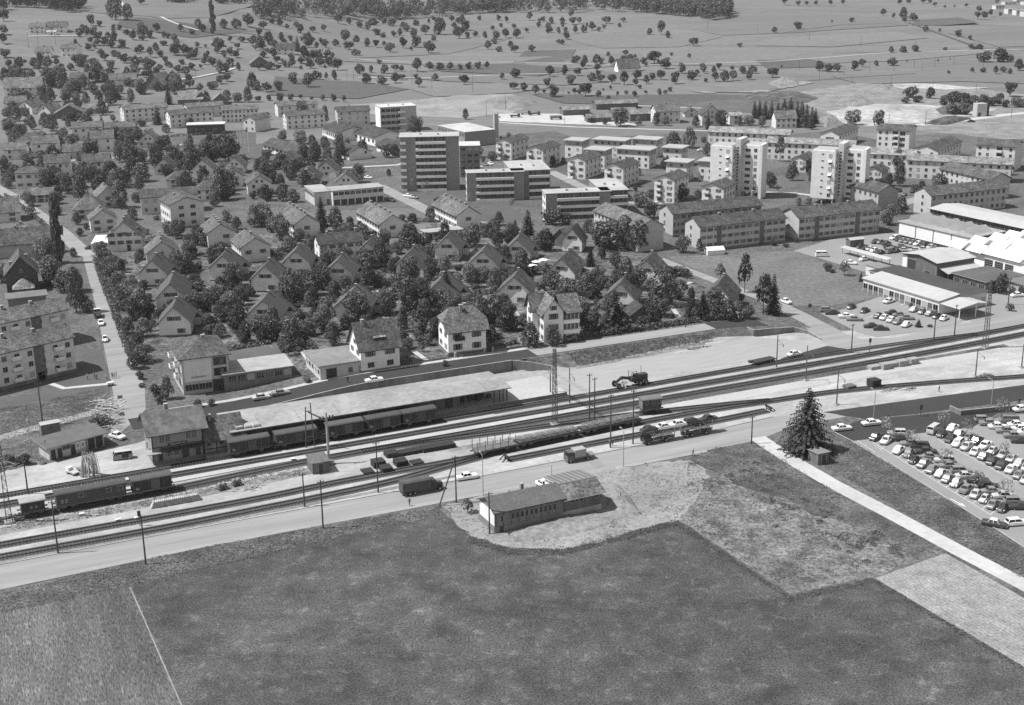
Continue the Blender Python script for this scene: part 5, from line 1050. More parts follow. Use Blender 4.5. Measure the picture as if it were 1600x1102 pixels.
put('window', win_mesh(.9, .9, 0, 0), T0, (22.0, .29, 2.9))
# ---------------------------------------------------------------- station forecourt pavilion
T0, W_b, D_b = bld('forecourt_pavilion', 'low pavilion with flat overhanging roof, kiosk doors and open waiting bay on the forecourt', 'pavilion', (78, 720), 42, 12.6, 5.2, 3.0, 'mono', .35, 'x', .3, .12, ov=1.0, og=.9, t=.25, rm=mat('felt_roof_12', .12, .15, .5), wm=wallm(.36))
for s in (.9, 2.4, 5.4): put('door', door_mesh(1.0, 2.2, M_DARK), T0, (s, -.005, .05))
put('window', win_mesh(2.0, .9, 0, 1), T0, (3.9, -.005, 1.6))
mb = MB(); mb.box(8.6, 12.3, -.05, -.005, .1, 2.7, M_DARK); mb.obj('bay_shade', T0)  # no hollow here: a dark sheet paints the shade of the open bay
for s in (8.6, 10.4, 12.3): mb = MB(); mb.box(s - .1, s + .1, -.5, -.3, -.1, 2.9, M_CONC); mb.obj('post', T0)
for s in (6.5, 7.7):
    mb = MB(); mb.box(s - .5, s + .5, -.09, -.01, .9, 2.5, M_WHITE); mb.box(s - .3, s + .3, -.1, -.09, 1.3, 2.1, M_GREY); mb.obj('poster', T0)
# ---------------------------------------------------------------- factory
FG = 'factory buildings'
AF = 29; e1 = Vector((math.cos(R(AF)), math.sin(R(AF)))); e2 = Vector((-e1.y, e1.x))
M_LROOF = mat('corrugated_pale', .42, .06, .6, .7, var2=.08, scale2=.15)
M_LRG = mat('corrugated_grey', .3, .08, .6, .7, var2=.1, scale2=.15)
T0, W_b, D_b = bld('factory_office', 'low factory office with long pale sloping roof and glazed side facing its car park', 'office', (1468, 471), AF, 7.2, 31, 4.0, 'mono', 1.0, 'y', .5, .42, z=4.0, ov=.5, og=.4, t=.2, rm=M_LROOF, group=FG)
for i in range(14):
    on_face(T0, W_b, D_b, 'l', 1.1 + i * 2.2, 1.1, win_mesh(1.75, 1.6, RW.choice((0, 0, 1, 2)), 1), 'window'); on_face(T0, W_b, D_b, 'l', 1.1 + i * 2.2, .1, cached('spandrel', lambda: (lambda m_: (m_.box(-.95, .95, -.06, 0, 0, .85, M_CONCD), m_.mesh('panel'))[-1])(MB())), 'panel')
pA = T0.location.to_2d()
q = pA + e1 * 7.3; bld('flat_office', 'wide dark flat roofed office joined to the pale sloping roof', 'office', None, AF, 12, 36, 4.2, 'flat', 0, 'x', .42, .06, ov=.4, t=.3, f=dict(cols=4, rows=1, w=1.6, z0=1.4), r=dict(cols=8, rows=1), group=FG, loc=Vector((q.x, q.y, 0)))
T0 = thing('entrance_canopy', 'pale pitched entrance canopy on thin posts before the factory office', 'canopy', G(1500, 482, 3.6), R(AF), FG)
mb = MB(); mb.sheet([(-.5, -.3, 3.6), (6.8, -.3, 4.4), (6.8, 11, 4.4), (-.5, 11, 3.6), (11, -.3, 3.7), (11, 11, 3.7)], [(0, 1, 2, 3), (1, 4, 5, 2)], .2, M_LROOF, M_WHITE); mb.obj('roof', T0)
for x, y in ((0, 0), (6.5, 0), (10.5, 0), (0, 9), (10.5, 9)): mb = MB(); mb.box(x - .1, x + .1, y - .1, y + .1, -.1, 3.6, M_WHITE); mb.obj('post', T0)
T0, W_b, D_b = bld('factory_workshop', 'workshop with pale ribbed roof, tall dark doorway and lean-to', 'workshop', (1465, 412), AF - 2, 15.6, 15.5, 5.6, 'gable', 1.2, 'x', .2, .4, z=5.6, rm=M_LROOF, ov=.5, og=.7, group=FG, wm=M_WOOD)
on_face(T0, W_b, D_b, 'l', 4.4, .05, door_mesh(3.6, 4.6, M_DARK), 'door'); on_face(T0, W_b, D_b, 'l', 11.5, 1.2, win_mesh(2.0, 1.2, 0, 2), 'window')
mb = MB(); mb.box(-.06, -.01, D_b - 2.2, D_b - .1, 0, 5.4, M_WHITE); mb.obj('white_panel', T0)
mb = MB(); mb.sheet([(.5, -4.4, 3.1), (15.4, -4.4, 3.1), (15.4, -.1, 4.2), (.5, -.1, 4.2)], [(0, 1, 2, 3)], .15, M_LROOF); mb.obj('lean_to_roof', T0)
for x in (.6, 5.5, 10.4, 15.2): mb = MB(); mb.box(x, x + .15, -4.3, -4.15, -.1, 3.0, M_STEEL); mb.obj('post', T0)
T0, W_b, D_b = bld('assembly_hall', 'assembly hall with white wall panels and five roof monitors', 'factory hall', (1517, 372.5), AF + 2, 17, 32, 5.8, 'flat', 0, 'x', .5, .3, z=5.8, ov=.5, t=.3, group=FG, wm=M_CONCD)
for i in range(4): mb = MB(); mb.box(-.1, -.01, .4 + i * 8, 7.9 + i * 8, 1.3, 5.5, M_WHITE); mb.obj('wall_panel', T0)
for i in range(4): mb = MB(); mb.box(-.06, -.01, .4 + i * 8, 7.9 + i * 8, .3, 1.3, M_DARK); mb.obj('low_window', T0)
for i in range(5):
    mb = MB(); y = 2.2 + i * 6.2; mb.prism([(y, 6.1), (y + 4, 6.1), (y + 3.3, 8.0)], 'x', 3.5, 13.5, M_LRG); mo = mb.obj('roof_monitor', T0)
    mb = MB(); mb.hexa([(3.8, y + 3.45, 7.7), (13.2, y + 3.45, 7.7), (13.2, y + 4.05, 6.2), (3.8, y + 4.05, 6.2)], [(3.8, y + 3.5, 7.75), (13.2, y + 3.5, 7.75), (13.2, y + 4.1, 6.25), (3.8, y + 4.1, 6.25)], M_GLASS); mb.obj('monitor_glass', mo)
T0, W_b, D_b = bld('glass_hall', 'long glass walled hall with wide pale roof behind the assembly hall', 'factory hall', (1625, 363), AF + 2, 15, 48, 7.6, 'gable', .8, 'y', .1, .42, z=7.6, rm=M_LROOF, ov=.8, og=.5, group=FG, wm=mat('dark_glazing', .07))
for i in range(24): mb = MB(); y = .3 + i * 2; mb.box(-.12, -.01, y, y + .12, 0, 7.4, M_GREY); mb.obj('mullion', T0)
for z_ in (1.5, 4.2): mb = MB(); mb.box(-.1, -.008, .2, 47.8, z_, z_ + .15, M_GREY); mb.obj('transom', T0)
T0, W_b, D_b = bld('rooflight_hall', 'flat roofed hall covered with bright white sloping rooflights', 'factory hall', (1660, 428), AF, 26, (1464, 386), 5.0, 'flat', 0, 'x', .6, .2, z=5.0, ov=.4, t=.3, group=FG)
inv = Matrix.Rotation(-R(AF), 2)
for x, y, L in [(560, 418, 6.5), (752, 390, 6.5), (935, 362, 6.5), (1065, 340, 6.5), (950, 422, 6.5), (737, 458, 6.5), (1085, 400, 6.5), (1110, 465, 7), (990, 515, 15), (1190, 340, 6.5), (1230, 440, 7)]:
    g = G(1400 + x / 5.8, 310 + y / 5.8, 6.0).to_2d() - T0.location.to_2d(); lx = g.x * math.cos(R(AF)) + g.y * math.sin(R(AF)); ly = -g.x * math.sin(R(AF)) + g.y * math.cos(R(AF))
    mb = MB(); mb.prism([(lx - 2, 5.31), (lx + 2, 5.31), (lx + 1.6, 7.3)], 'y', ly - L/2, ly + L/2, mat('white_sheet', .8, .04, .5, .6)); o = mb.obj('rooflight', T0)
    mb = MB(); mb.hexa([(lx + 1.72, ly - L/2 + .2, 7.1), (lx + 2.06, ly - L/2 + .2, 5.4), (lx + 2.06, ly + L/2 - .2, 5.4), (lx + 1.72, ly + L/2 - .2, 7.1)], [(lx + 1.76, ly - L/2 + .2, 7.1), (lx + 2.1, ly - L/2 + .2, 5.4), (lx + 2.1, ly + L/2 - .2, 5.4), (lx + 1.76, ly + L/2 - .2, 7.1)], M_GLASS); mb.obj('glazing', o)
for s in (.38, .47, .56): on_face(T0, W_b, D_b, 'l', s * D_b, .1, cached('gate', lambda: (lambda m_: (m_.box(-1.7, 1.7, -.06, 0, 0, 3.6, M_CONCD), [m_.box(-1.6, 1.6, -.1, -.06, .3 + k * .65, .65 + k * .65, M_GLASS) for k in range(5)], m_.mesh('gate'))[-1])(MB())), 'gate')
bld('small_flat_store', 'small flat roofed store at the end of the factory office', 'store', (1385, 423), AF, 5, 9, 3.2, 'flat', 0, 'x', .5, .2, z=3.2, group=FG, f=dict(cols=1, rows=1), ov=.3)
T0, W_b, D_b = bld('dark_flat_store', 'broad dark flat roofed store before the factory garages', 'store', (1541, 441), AF, 15, 13, 3.6, 'flat', 0, 'x', .12, .1, z=3.6, group=FG, wm=M_WOOD, ov=.7, l=dict(cols=4, rows=1, w=2, hh=2.2, z0=.3, tones=(0,)))
bld('gate_house', 'low gate house with small windows behind the dark round tree by the factory', 'store', (1600, 445), AF, 9, 14, 3.4, 'flat', 0, 'x', .3, .16, z=3.4, group=FG, l=dict(cols=6, rows=1))
T0, W_b, D_b = bld('site_hut', 'dark site hut with pale curved roof in the factory car park', 'hut', (1328, 387), 20, 5.6, 2.6, 2.4, 'gable', .5, 'x', .1, .5, wm=M_WOOD, rm=M_LROOF, ov=.2, og=.2, f=dict(cols=1, rows=1, w=.8, hh=.8, z0=1))
t = thing('bicycle_shelter', 'long low bicycle shelter with pale strip roof in the factory car park', 'shelter', G(1316, 396), R(-60)); L = 22
mb = MB(); mb.sheet([(0, -1.2, 2.3), (L, -1.2, 2.3), (L, 1.2, 2.6), (0, 1.2, 2.6)], [(0, 1, 2, 3)], .1, M_LROOF); mb.obj('roof', t)
for i in range(7): mb = MB(); mb.box(i * L/6 - .06, i * L/6 + .06, -.06, .06, -.1, 2.3, M_STEEL); mb.obj('post', t)
# ---------------------------------------------------------------- little buildings of the yard
bld('timber_hut', 'small weathered timber hut between mast and crates in the yard', 'hut', (489, 742), 24.2, 3.6, 4.2, 2.5, 'mono', .4, 'x', .1, .13, wm=M_WOOD, rm=M_WOOD, ov=.3, og=.3, t=.1, door=('f', .5))
bld('field_shed', 'small weathered shed beside the big fir on the farm path', 'shed', (1278, 727.5), 24, 2.8, 3.6, 2.6, 'mono', -.3, 'x', .2, .2, wm=M_WOOD, rm=mat('felt_roof_20', .2), ov=.25, og=.25, t=.1, door=('f', .5))
T0, W_b, D_b = bld('site_caravan', 'small wheeled site hut with pale curved roof behind the forecourt pavilion', 'site hut', (66, 685), 30, 4.2, 2.2, 3.0, 'gable', .35, 'x', .17, .45, wm=mat('caravan_paint', .17, .1, 1, .6), rm=M_LROOF, ov=.15, og=.15, t=.1, zs=.9, f=dict(cols=1, rows=1, w=.7, hh=.7, z0=1.8))
for x in (.7, 3.5):
    for y in (.2, 2.0): mb = MB(); mb.tube((x, y - .1, .4), (x, y + .1, .4), .4, 10, M_RUB); mb.obj('wheel', T0)
# ---------------------------------------------------------------- trees
def leafm(name, v):
    """thin leaves: part of the light passes through"""
    m = mat(name, v, 0, rough=.75, rnd=.42, spec=.2); n = m.node_tree.nodes; L = m.node_tree.links
    tl = n.new('ShaderNodeBsdfTranslucent'); mx = n.new('ShaderNodeMixShader'); mx.inputs[0].default_value = .22; b = n['Principled BSDF']
    L.new(b.inputs['Base Color'].links[0].from_socket, tl.inputs[0]); L.new(b.outputs[0], mx.inputs[1]); L.new(tl.outputs[0], mx.inputs[2]); L.new(mx.outputs[0], n['Material Output'].inputs[0])
    return m
LEAF = [leafm('leaf_dark', .05), leafm('leaf_mid', .11), leafm('leaf_light', .20)]
LPALE = [leafm('leaf_grey', .13), leafm('leaf_pale', .21), leafm('leaf_mid2', .10)]
LYOUNG = [leafm('leaf_young', .22), leafm('leaf_young_pale', .32), leafm('leaf_young_mid', .17)]
NEED = [leafm('needle_dark', .028), leafm('needle_mid', .045), leafm('needle_light', .068)]
BARK = mat('bark', .06, .3, 3, .9)
def leaf_cloud(mb, rr, lobes, n, ls, mats, up=.35, wts=(4, 4, 2), flat=.5):
    """leaf clumps spread over a set of overlapping lobes (x, y, z, rx, rz)"""
    tot = sum(l[3] ** 2 for l in lobes); ids = [mb.mi(m) for m in mats]
    for (cx, cy, cz, rx, rz) in lobes:
        for _ in range(max(6, int(n * rx * rx / tot))):
            while True:
                d = Vector((rr.gauss(0, 1), rr.gauss(0, 1), rr.gauss(up * .6, 1)))
                if d.length > .1: d.normalize(); break
            k = rr.uniform(.62, 1.06); p = Vector((cx + d.x * rx * k, cy + d.y * rx * k, cz + d.z * rz * k))
            deep = False
            for (ax, ay, az, arx, arz) in lobes:
                if ((p.x - ax) / arx) ** 2 + ((p.y - ay) / arx) ** 2 + ((p.z - az) / arz) ** 2 < .33: deep = True; break
            if deep: continue
            nn = (d + Vector((rr.gauss(0, flat), rr.gauss(0, flat), rr.gauss(.25, flat)))).normalized()
            a = nn.orthogonal().normalized(); b = nn.cross(a); th = rr.uniform(0, 6.28); a, b = a * math.cos(th) + b * math.sin(th), b * math.cos(th) - a * math.sin(th)
            s = ls * rr.uniform(.6, 1.4); w = s * rr.uniform(.5, .9)
            k0 = len(mb.v); mb.v += [tuple(p + a * s), tuple(p + b * w + nn * s * .2), tuple(p - a * s), tuple(p - b * w + nn * s * .2)]
            mb.f.append((k0, k0 + 1, k0 + 2, k0 + 3)); mb.m.append(rr.choices(ids, wts)[0])
def trunk_mesh(rr, h, r, zc, spread):
    mb = MB(); p = Vector((0, 0, -.03)); q = Vector((rr.uniform(-.02, .02), rr.uniform(-.02, .02), zc)); mb.tube(p, q, r * 1.25, 7, BARK, r * .8)
    for i in range(5):
        a = i * 1.256 + rr.uniform(-.4, .4); e = Vector((math.cos(a) * spread * rr.uniform(.5, 1), math.sin(a) * spread * rr.uniform(.5, 1), zc + (h - zc) * rr.uniform(.35, .75)))
        mb.tube(q - Vector((0, 0, zc * .1)), e, r * .55, 5, BARK, r * .15)
    return mb.mesh('trunk')
# every kind: crown one metre across, one metre from the ground to the top
TREE = {}
def kind(name, seed, n, ls, lob, zc, r, mats=LEAF, wts=(4, 4, 2), up=.35):
    rr = random.Random(seed); mb = MB(); leaf_cloud(mb, rr, lob(rr), n, ls, mats, up, wts)
    TREE[name] = (mb.mesh('crown', fix=False), trunk_mesh(rr, .9, r, zc, .3))
def round_lobes(z0, z1, k, rr, R0=.5, tip=False):
    out = []; zc = (z0 + z1) / 2; hz = (z1 - z0) / 2
    for i in range(k):
        a = rr.uniform(0, 6.28); t = rr.uniform(-.75, .8); rad = math.sqrt(max(0, 1 - t * t)) * R0
        if tip: rad *= (1.05 - .65 * (t + .8) / 1.6)
        r = rr.uniform(.3, .46) * R0; out.append((math.cos(a) * max(0, rad - r), math.sin(a) * max(0, rad - r), zc + t * (hz - r * .6), r * 1.1, r * (hz / R0) * .95))
    out.append((0, 0, zc, R0 * .62, hz * .7)); return out
for i in range(9): kind('fruit%d' % i, 20 + i, 760 + 40 * (i % 4), .056, lambda rr: round_lobes(rr.uniform(-.02, .1), 1.0, 6 + i, rr, tip=i % 3 == 1), .14, .028)
for i in range(6): kind('broad%d' % i, 40 + i, 2100, .036, lambda rr: round_lobes(.0, 1.0, 18, rr, tip=i % 2), .15, .025, LEAF if i < 4 else LPALE)
for i in range(3): kind('airy%d' % i, 60 + i, 800, .05, lambda rr: round_lobes(.15, 1.0, 20, rr, tip=True), .3, .022, LPALE if i == 1 else LEAF, (3, 4, 3))
for i in range(5): kind('bush%d' % i, 70 + i, 800, .06, lambda rr: round_lobes(-.05, 1.0, 10, rr), .1, .03, LPALE if i == 3 else LEAF)
for i in range(2): kind('young%d' % i, 80 + i, 300, .045, lambda rr: round_lobes(.34, 1.0, 14, rr), .42, .012, LYOUNG, (3, 4, 3))
kind('poplar0', 90, 2200, .06, lambda rr: [(rr.uniform(-.16, .16), rr.uniform(-.16, .16), .1 + .88 * k / 15, .34 * (1 - .5 * abs(k / 15 - .35)), .07) for k in range(16)], .1, .08, LEAF, (4, 4, 2))
def conifer(name, seed, layers, per, ls, droop=.10, mats=NEED):
    rr = random.Random(seed); mb = MB(); ids = [mb.mi(m) for m in mats]
    for L in range(layers):
        t = L / (layers - 1); z = .06 + .92 * t; rad = .5 * (1 - t) ** .72 + .012
        n = max(4, int(per * (1 - t * .75))); a0 = rr.uniform(0, 6)
        for b in range(n):
            a = a0 + 6.283 * b / n + rr.uniform(-.2, .2); rl = rad * rr.uniform(.6, 1.16); ca, sa = math.cos(a), math.sin(a); sidev = Vector((-sa, ca, 0))
            steps = max(2, int(rl / ls / 1.1))
            for s in range(steps):
                f0, f1 = s / steps, (s + 1.25) / steps; z0 = z - droop * f0 ** 1.5 * rl * 2 + .02 * f0; z1 = z - droop * f1 ** 1.5 * rl * 2 + .02 * f1
                w = ls * (1.5 - f0 * .8) * rr.uniform(.7, 1.3); p = Vector((ca * rl * f0, sa * rl * f0, z0)); q = Vector((ca * rl * f1, sa * rl * f1, z1 - ls * .35))
                k0 = len(mb.v); j = rr.uniform(-.4, .1) * ls
                mb.v += [tuple(p), tuple(p * .45 + q * .55 + sidev * w + Vector((0, 0, j))), tuple(q), tuple(p * .45 + q * .55 - sidev * w + Vector((0, 0, j)))]
                mb.f.append((k0, k0 + 1, k0 + 2, k0 + 3)); mb.m.append(rr.choices(ids, (5, 4, 2))[0])
                if rr.random() < .7:                   # hanging twigs
                    k0 = len(mb.v); h_ = ls * rr.uniform(.8, 1.6); m_ = p * .5 + q * .5; x = sidev * rr.uniform(-1, 1) * w
                    mb.v += [tuple(m_ + x), tuple(m_ + x + Vector((ca, sa, 0)) * ls * .6), tuple(m_ + x * 1.1 + Vector((ca * ls * .3, sa * ls * .3, -h_)))]
                    mb.f.append((k0, k0 + 1, k0 + 2)); mb.m.append(rr.choices(ids, (6, 3, 1))[0])
    tm = MB(); tm.tube((0, 0, -.02), (0, 0, .9), .028, 7, BARK, .004); TREE[name] = (mb.mesh('crown', fix=False), tm.mesh('trunk'))
for i in range(3): conifer('spruce%d' % i, 100 + i, 18, 15, .062)
conifer('fir0', 110, 26, 17, .034, .14)
NAMES = {'fruit': ('orchard_tree', 'tree', 'fruit trees of the hillside orchards'), 'broad': ('garden_tree', 'tree', 'leafy garden and street trees'), 'airy': ('slender_tree', 'tree', 'slender loose crowned trees'), 'bush': ('shrub', 'shrub', 'garden shrubs'),
         'young': ('young_tree', 'tree', 'young trees of the car park'), 'poplar': ('poplar_tree', 'tree', 'poplars'), 'spruce': ('spruce_tree', 'tree', 'spruces'), 'fir': ('fir_tree', 'tree', None)}
RT = random.Random(5); NT = {}; RV = random.Random(77)
def tree(px, py, w, h=None, k='fruit', pale=None, label=None, var=None, W=None):
    """px, py: foot in the photograph; w, h: crown width and height in photograph pixels"""
    b = G(px, py) if W is None else Vector((*W, terr(*W))); s = F / (b.y * math.cos(TH) - (b.z - H) * math.sin(TH))
    w = w / s * (1.12 if k in ('broad', 'bush') else .98 if k == 'fruit' else 1.15 if k == 'spruce' else 1); rat = {'fruit': .96, 'broad': 1.08, 'airy': 1.6, 'bush': .8, 'young': 1.25, 'poplar': 4, 'spruce': 2, 'fir': 1.35}[k]
    h = h / s / .955 if h else w * rat * RT.uniform(.8, 1.25)
    n = [x for x in TREE if x.startswith(k)]; v = var or RT.choice(n); nm, cat, grp = NAMES[k]
    if k == 'airy' and b.y < 520 and h < 9: h *= .8
    if k == 'broad' and b.y > 520: nm = 'village_tree'
    if k == 'bush' and b.y > 700: nm = 'field_bush'
    if k == 'fruit' and RV.random() < .25 and not label: nm = 'fruit_tree'
    if k == 'fruit' and b.y > 1180: nm = 'hill_tree'; grp = 'single trees of the upper slope'
    t = thing(nm, label, cat, b - Vector((0, 0, .05)), RT.uniform(0, 6.28), grp, (w * RT.uniform(.85, 1.15), w * RT.uniform(.85, 1.15), h))
    put('crown', TREE[v][0], t); put('trunk', TREE[v][1], t)
    NT[k] = NT.get(k, 0) + 1
    if not label:
        size = ('big ' if w > 10 else 'small ' if w < 5 else '') if k in ('fruit', 'broad', 'airy') else ('tall ' if h > 9 else 'small ' if h < 2 else '')
        look = {'fruit': 'round orchard tree', 'broad': 'leafy tree', 'airy': 'loose crowned slender tree', 'bush': 'leafy shrub', 'young': 'young thin tree', 'poplar': 'narrow poplar', 'spruce': 'dark pointed spruce', 'fir': 'fir'}[k]
        auto(t, size + look)
    return t
def trees(c, r, lst, k='fruit', dh=None):
    for e in lst:
        x, y, w = e[:3]; kk = k; h = dh
        if len(e) > 3:
            if isinstance(e[3], str): kk = e[3]; h = e[4] / 4 if len(e) > 4 else None
            else: h = e[3] / 4
        px, py = T(c, r, x, y); tree(px, py, w / 4, h, kk)
trees(0, 0, [(25,215,60),(20,280,60),(30,360,80),(25,135,80),(570,155,60),(620,160,40),(725,122,120,'broad'),(800,122,85,'broad'),(712,185,40),(750,190,45),(880,30,60),(500,235,60),(540,240,70),(590,235,70),(620,240,60),(675,250,60),(715,255,60),(765,300,65),(655,285,60),(610,285,50),(570,270,40),(890,230,80),(830,250,60),(980,205,55),(940,240,50),(1050,240,40),(1090,260,50),(1130,200,50),(1200,215,45),(1270,200,60),(1240,180,70),(975,330,65),(855,335,45),(940,360,65),(1005,355,45),(1100,345,80),(1150,345,70),(1190,370,60),(1230,330,30),(780,395,60),(655,380,60),(700,430,70),(585,425,75),(690,445,40),(475,410,75),(300,430,85),(245,445,70),(355,410,50),(445,440,45),(360,480,65),(385,440,40),(130,430,80),(80,490,80),(150,490,60),(200,485,45),(850,430,80),(930,450,90),(1000,435,40),(795,470,65),(1070,425,35),(1140,415,35),(1280,405,60),(1330,415,60),(1385,460,80),(1300,355,40),(1440,410,50),(1160,475,70),(1185,555,90),(1380,525,60),(1420,510,70),(1200,430,25),(1255,430,30),(1490,440,50),(1365,320,80),(1485,305,50),(1580,290,90),(1440,265,40),(1550,170,90),(1480,180,70),(1400,180,80),(1440,345,60),(1480,360,60),(1400,360,50),(1335,212,45,'poplar',190),(480,345,45,'airy',100)])
trees(0, 0, [(610,510,130),(550,480,60),(660,520,60),(300,540,90),(400,520,50),(400,570,110),(470,580,90),(270,600,60),(320,640,80),(590,590,60),(660,590,70),(720,610,60),(800,540,50),(880,590,70),(980,570,60),(1100,560,80),(690,660,90),(620,640,70),(820,650,80),(540,650,60),(480,640,50),(1580,560,80),(1550,640,80),(1490,640,60),(1420,640,80),(1330,560,60),(1250,570,50),(1290,640,60),(1055,655,60,'spruce',130),(985,780,60,'spruce',115),(1040,830,60),(640,815,45,'spruce',95),(330,820,90),(200,810,80),(50,820,70),(460,750,50),(640,720,80),(560,720,50),(160,740,70),(50,740,60),(750,1015,80,140),(820,1030,100,150),(980,1045,110,150),(1090,1030,120),(900,1010,60),(1190,910,60),(1310,930,70),(1280,1015,110,140),(1430,1000,140),(1330,900,60),(540,960,60),(590,965,60),(400,980,60),(370,890,50),(170,970,50),(90,970,80),(250,1010,50),(700,930,70),(700,1070,70),(660,1090,50),(890,1100,70),(160,1010,60),(1110,1060,60),(1170,1060,50),(30,1050,60),(460,1080,50),(800,1095,50),(1400,1060,60)], 'broad')
trees(1, 0, [(10,50,30),(150,35,60),(515,150,60),(580,150,50),(20,230,50),(100,150,40),(45,185,60),(150,165,50),(195,180,35),(255,180,45),(280,210,60),(355,205,40),(425,200,45),(545,225,50),(650,175,50),(700,190,60),(735,170,70),(755,225,60),(800,160,45),(850,170,70),(920,180,60),(1000,165,50),(1150,220,110),(1060,220,70),(985,230,60),(940,200,50),(795,240,45),(860,235,50),(900,225,50),(1240,185,50),(1290,150,60),(1305,195,70),(1270,245,80),(1320,240,40),(1370,235,40),(560,265,70),(630,275,60),(695,295,60),(750,300,50),(800,290,40),(920,305,65),(840,330,80),(1000,300,80),(1080,335,90),(1110,260,40),(970,320,40),(580,315,70),(625,350,60),(500,290,45),(435,300,50),(215,260,40),(160,265,60),(80,280,90),(330,300,100),(380,300,40),(20,310,80),(480,365,40),(440,360,40),(390,370,60),(300,360,90),(360,380,70),(110,370,80),(180,420,60),(225,420,60),(340,430,80),(400,420,70),(460,420,70),(510,440,70),(280,400,50),(90,430,60),(20,440,60),(140,440,40),(330,550,90),(380,500,70),(490,500,60),(440,495,40),(235,530,70),(65,575,80),(140,570,75),(10,570,60),(650,460,70),(720,455,45),(770,400,40),(805,460,70),(870,445,50),(910,445,40),(690,525,75),(785,530,70),(870,520,80),(910,500,50),(1000,500,45),(1020,545,70),(1120,505,60),(1300,530,70),(1010,450,90),(1085,445,60),(1150,440,60),(1215,440,70),(1275,440,40),(1330,435,45),(1390,435,50),(1445,430,50),(1430,240,50),(1500,250,60),(1450,310,70),(1520,325,50),(1490,275,50),(1560,240,60),(1590,300,50),(1540,500,50),(1480,190,40),(15,640,40),(80,630,50),(150,640,60),(220,630,50),(280,620,35),(350,630,30),(420,630,40),(485,635,45),(550,640,45),(260,322,50,'spruce',90)])
trees(1, 0, [(290,775,90,145),(435,775,60,120),(995,845,90,130),(1310,748,50),(70,750,40),(165,880,60),(280,900,80),(350,910,60),(430,930,90),(525,995,80,160),(290,1000,90),(380,985,80),(570,910,40),(665,945,80),(640,850,60),(820,985,80),(870,975,70),(120,1060,60),(190,1080,80),(30,1090,80),(660,1075,40),(830,1100,40),(1385,985,70),(1480,1005,60),(1470,872,40,'spruce',80),(1530,872,25),(1580,862,30),(1560,1015,50),(1420,1015,30),(345,1060,60),(420,1060,50),(60,1010,60),(240,1050,50)], 'broad')
trees(2, 0, [(30,240,60),(110,130,60),(195,135,40),(245,150,50),(240,205,45),(315,150,60),(370,110,50),(380,155,60),(290,210,40),(340,250,50),(335,200,40),(395,210,50),(450,205,50),(500,190,60),(545,200,30),(420,150,40),(590,150,60),(695,140,40),(860,220,50),(932,222,55,100),(972,240,45),(1135,290,60),(1425,295,40),(125,325,45),(290,275,40),(315,280,40),(15,330,60),(90,205,40),(390,400,65),(455,415,70),(530,405,80),(560,400,50),(620,410,60),(700,400,60),(740,380,50),(820,400,40),(890,400,100),(960,430,80),(410,475,60),(330,470,60),(235,480,70),(20,490,70),(370,530,80),(440,560,40),(460,605,85),(500,510,60),(555,515,70),(625,525,60),(700,530,90),(780,500,70),(770,535,45),(840,525,60),(880,500,60),(930,500,60),(1020,525,70),(1060,460,70),(1155,475,50),(1120,500,70),(1200,460,40),(1260,460,50),(1320,480,40),(1375,445,45),(1440,460,65),(1505,460,60),(1270,510,80),(1330,510,70),(1380,505,60),(1480,500,60),(1210,515,30),(75,570,60),(145,590,80),(220,550,60),(260,610,80),(10,560,60),(200,585,30),(355,590,25),(390,590,40),(420,590,35),(540,610,40),(600,620,30),(570,570,25),(660,600,30),(715,590,30),(765,610,40),(800,555,30),(835,590,25),(920,595,40),(960,590,35),(990,575,35),(615,560,30)])
trees(2, 0, [(680,790,100,130),(580,780,40),(500,770,40),(900,785,60),(960,785,60),(790,785,50),(1150,795,60),(1225,808,45,'spruce',115),(1310,785,80,100),(1420,785,60),(1480,785,70),(1560,795,70),(1010,925,110),(1110,925,110),(1220,972,70),(1200,890,40),(320,1025,40),(255,1035,50),(200,1035,40),(130,1005,40),(1515,740,55,'spruce',105),(1545,742,60,'spruce',110),(1580,745,60,'spruce',110)], 'broad')
trees(3, 0, [(20,745,60,'spruce',110),(60,742,60,'spruce',95),(100,720,60,'spruce',100),(140,715,60,'spruce',100),(180,765,60,'spruce',125),(210,765,60,'spruce',130),(240,770,60,'spruce',115),(272,792,60,'spruce',120),(295,775,50,'spruce',95),(530,780,110,'broad'),(690,795,80,'broad'),(75,1010,90,'airy',170),(170,1000,60,'airy',120),(240,1000,60,'airy',110),(810,1075,140,'broad'),(1010,1095,80,'broad'),(620,1045,40,'broad'),(245,1075,80,'broad'),(1350,1095,90,'broad'),(1430,1090,70,'broad'),(1500,1095,80,'broad'),(230,800,60,'broad'),(270,810,60,'broad'),(190,795,50,'broad')])
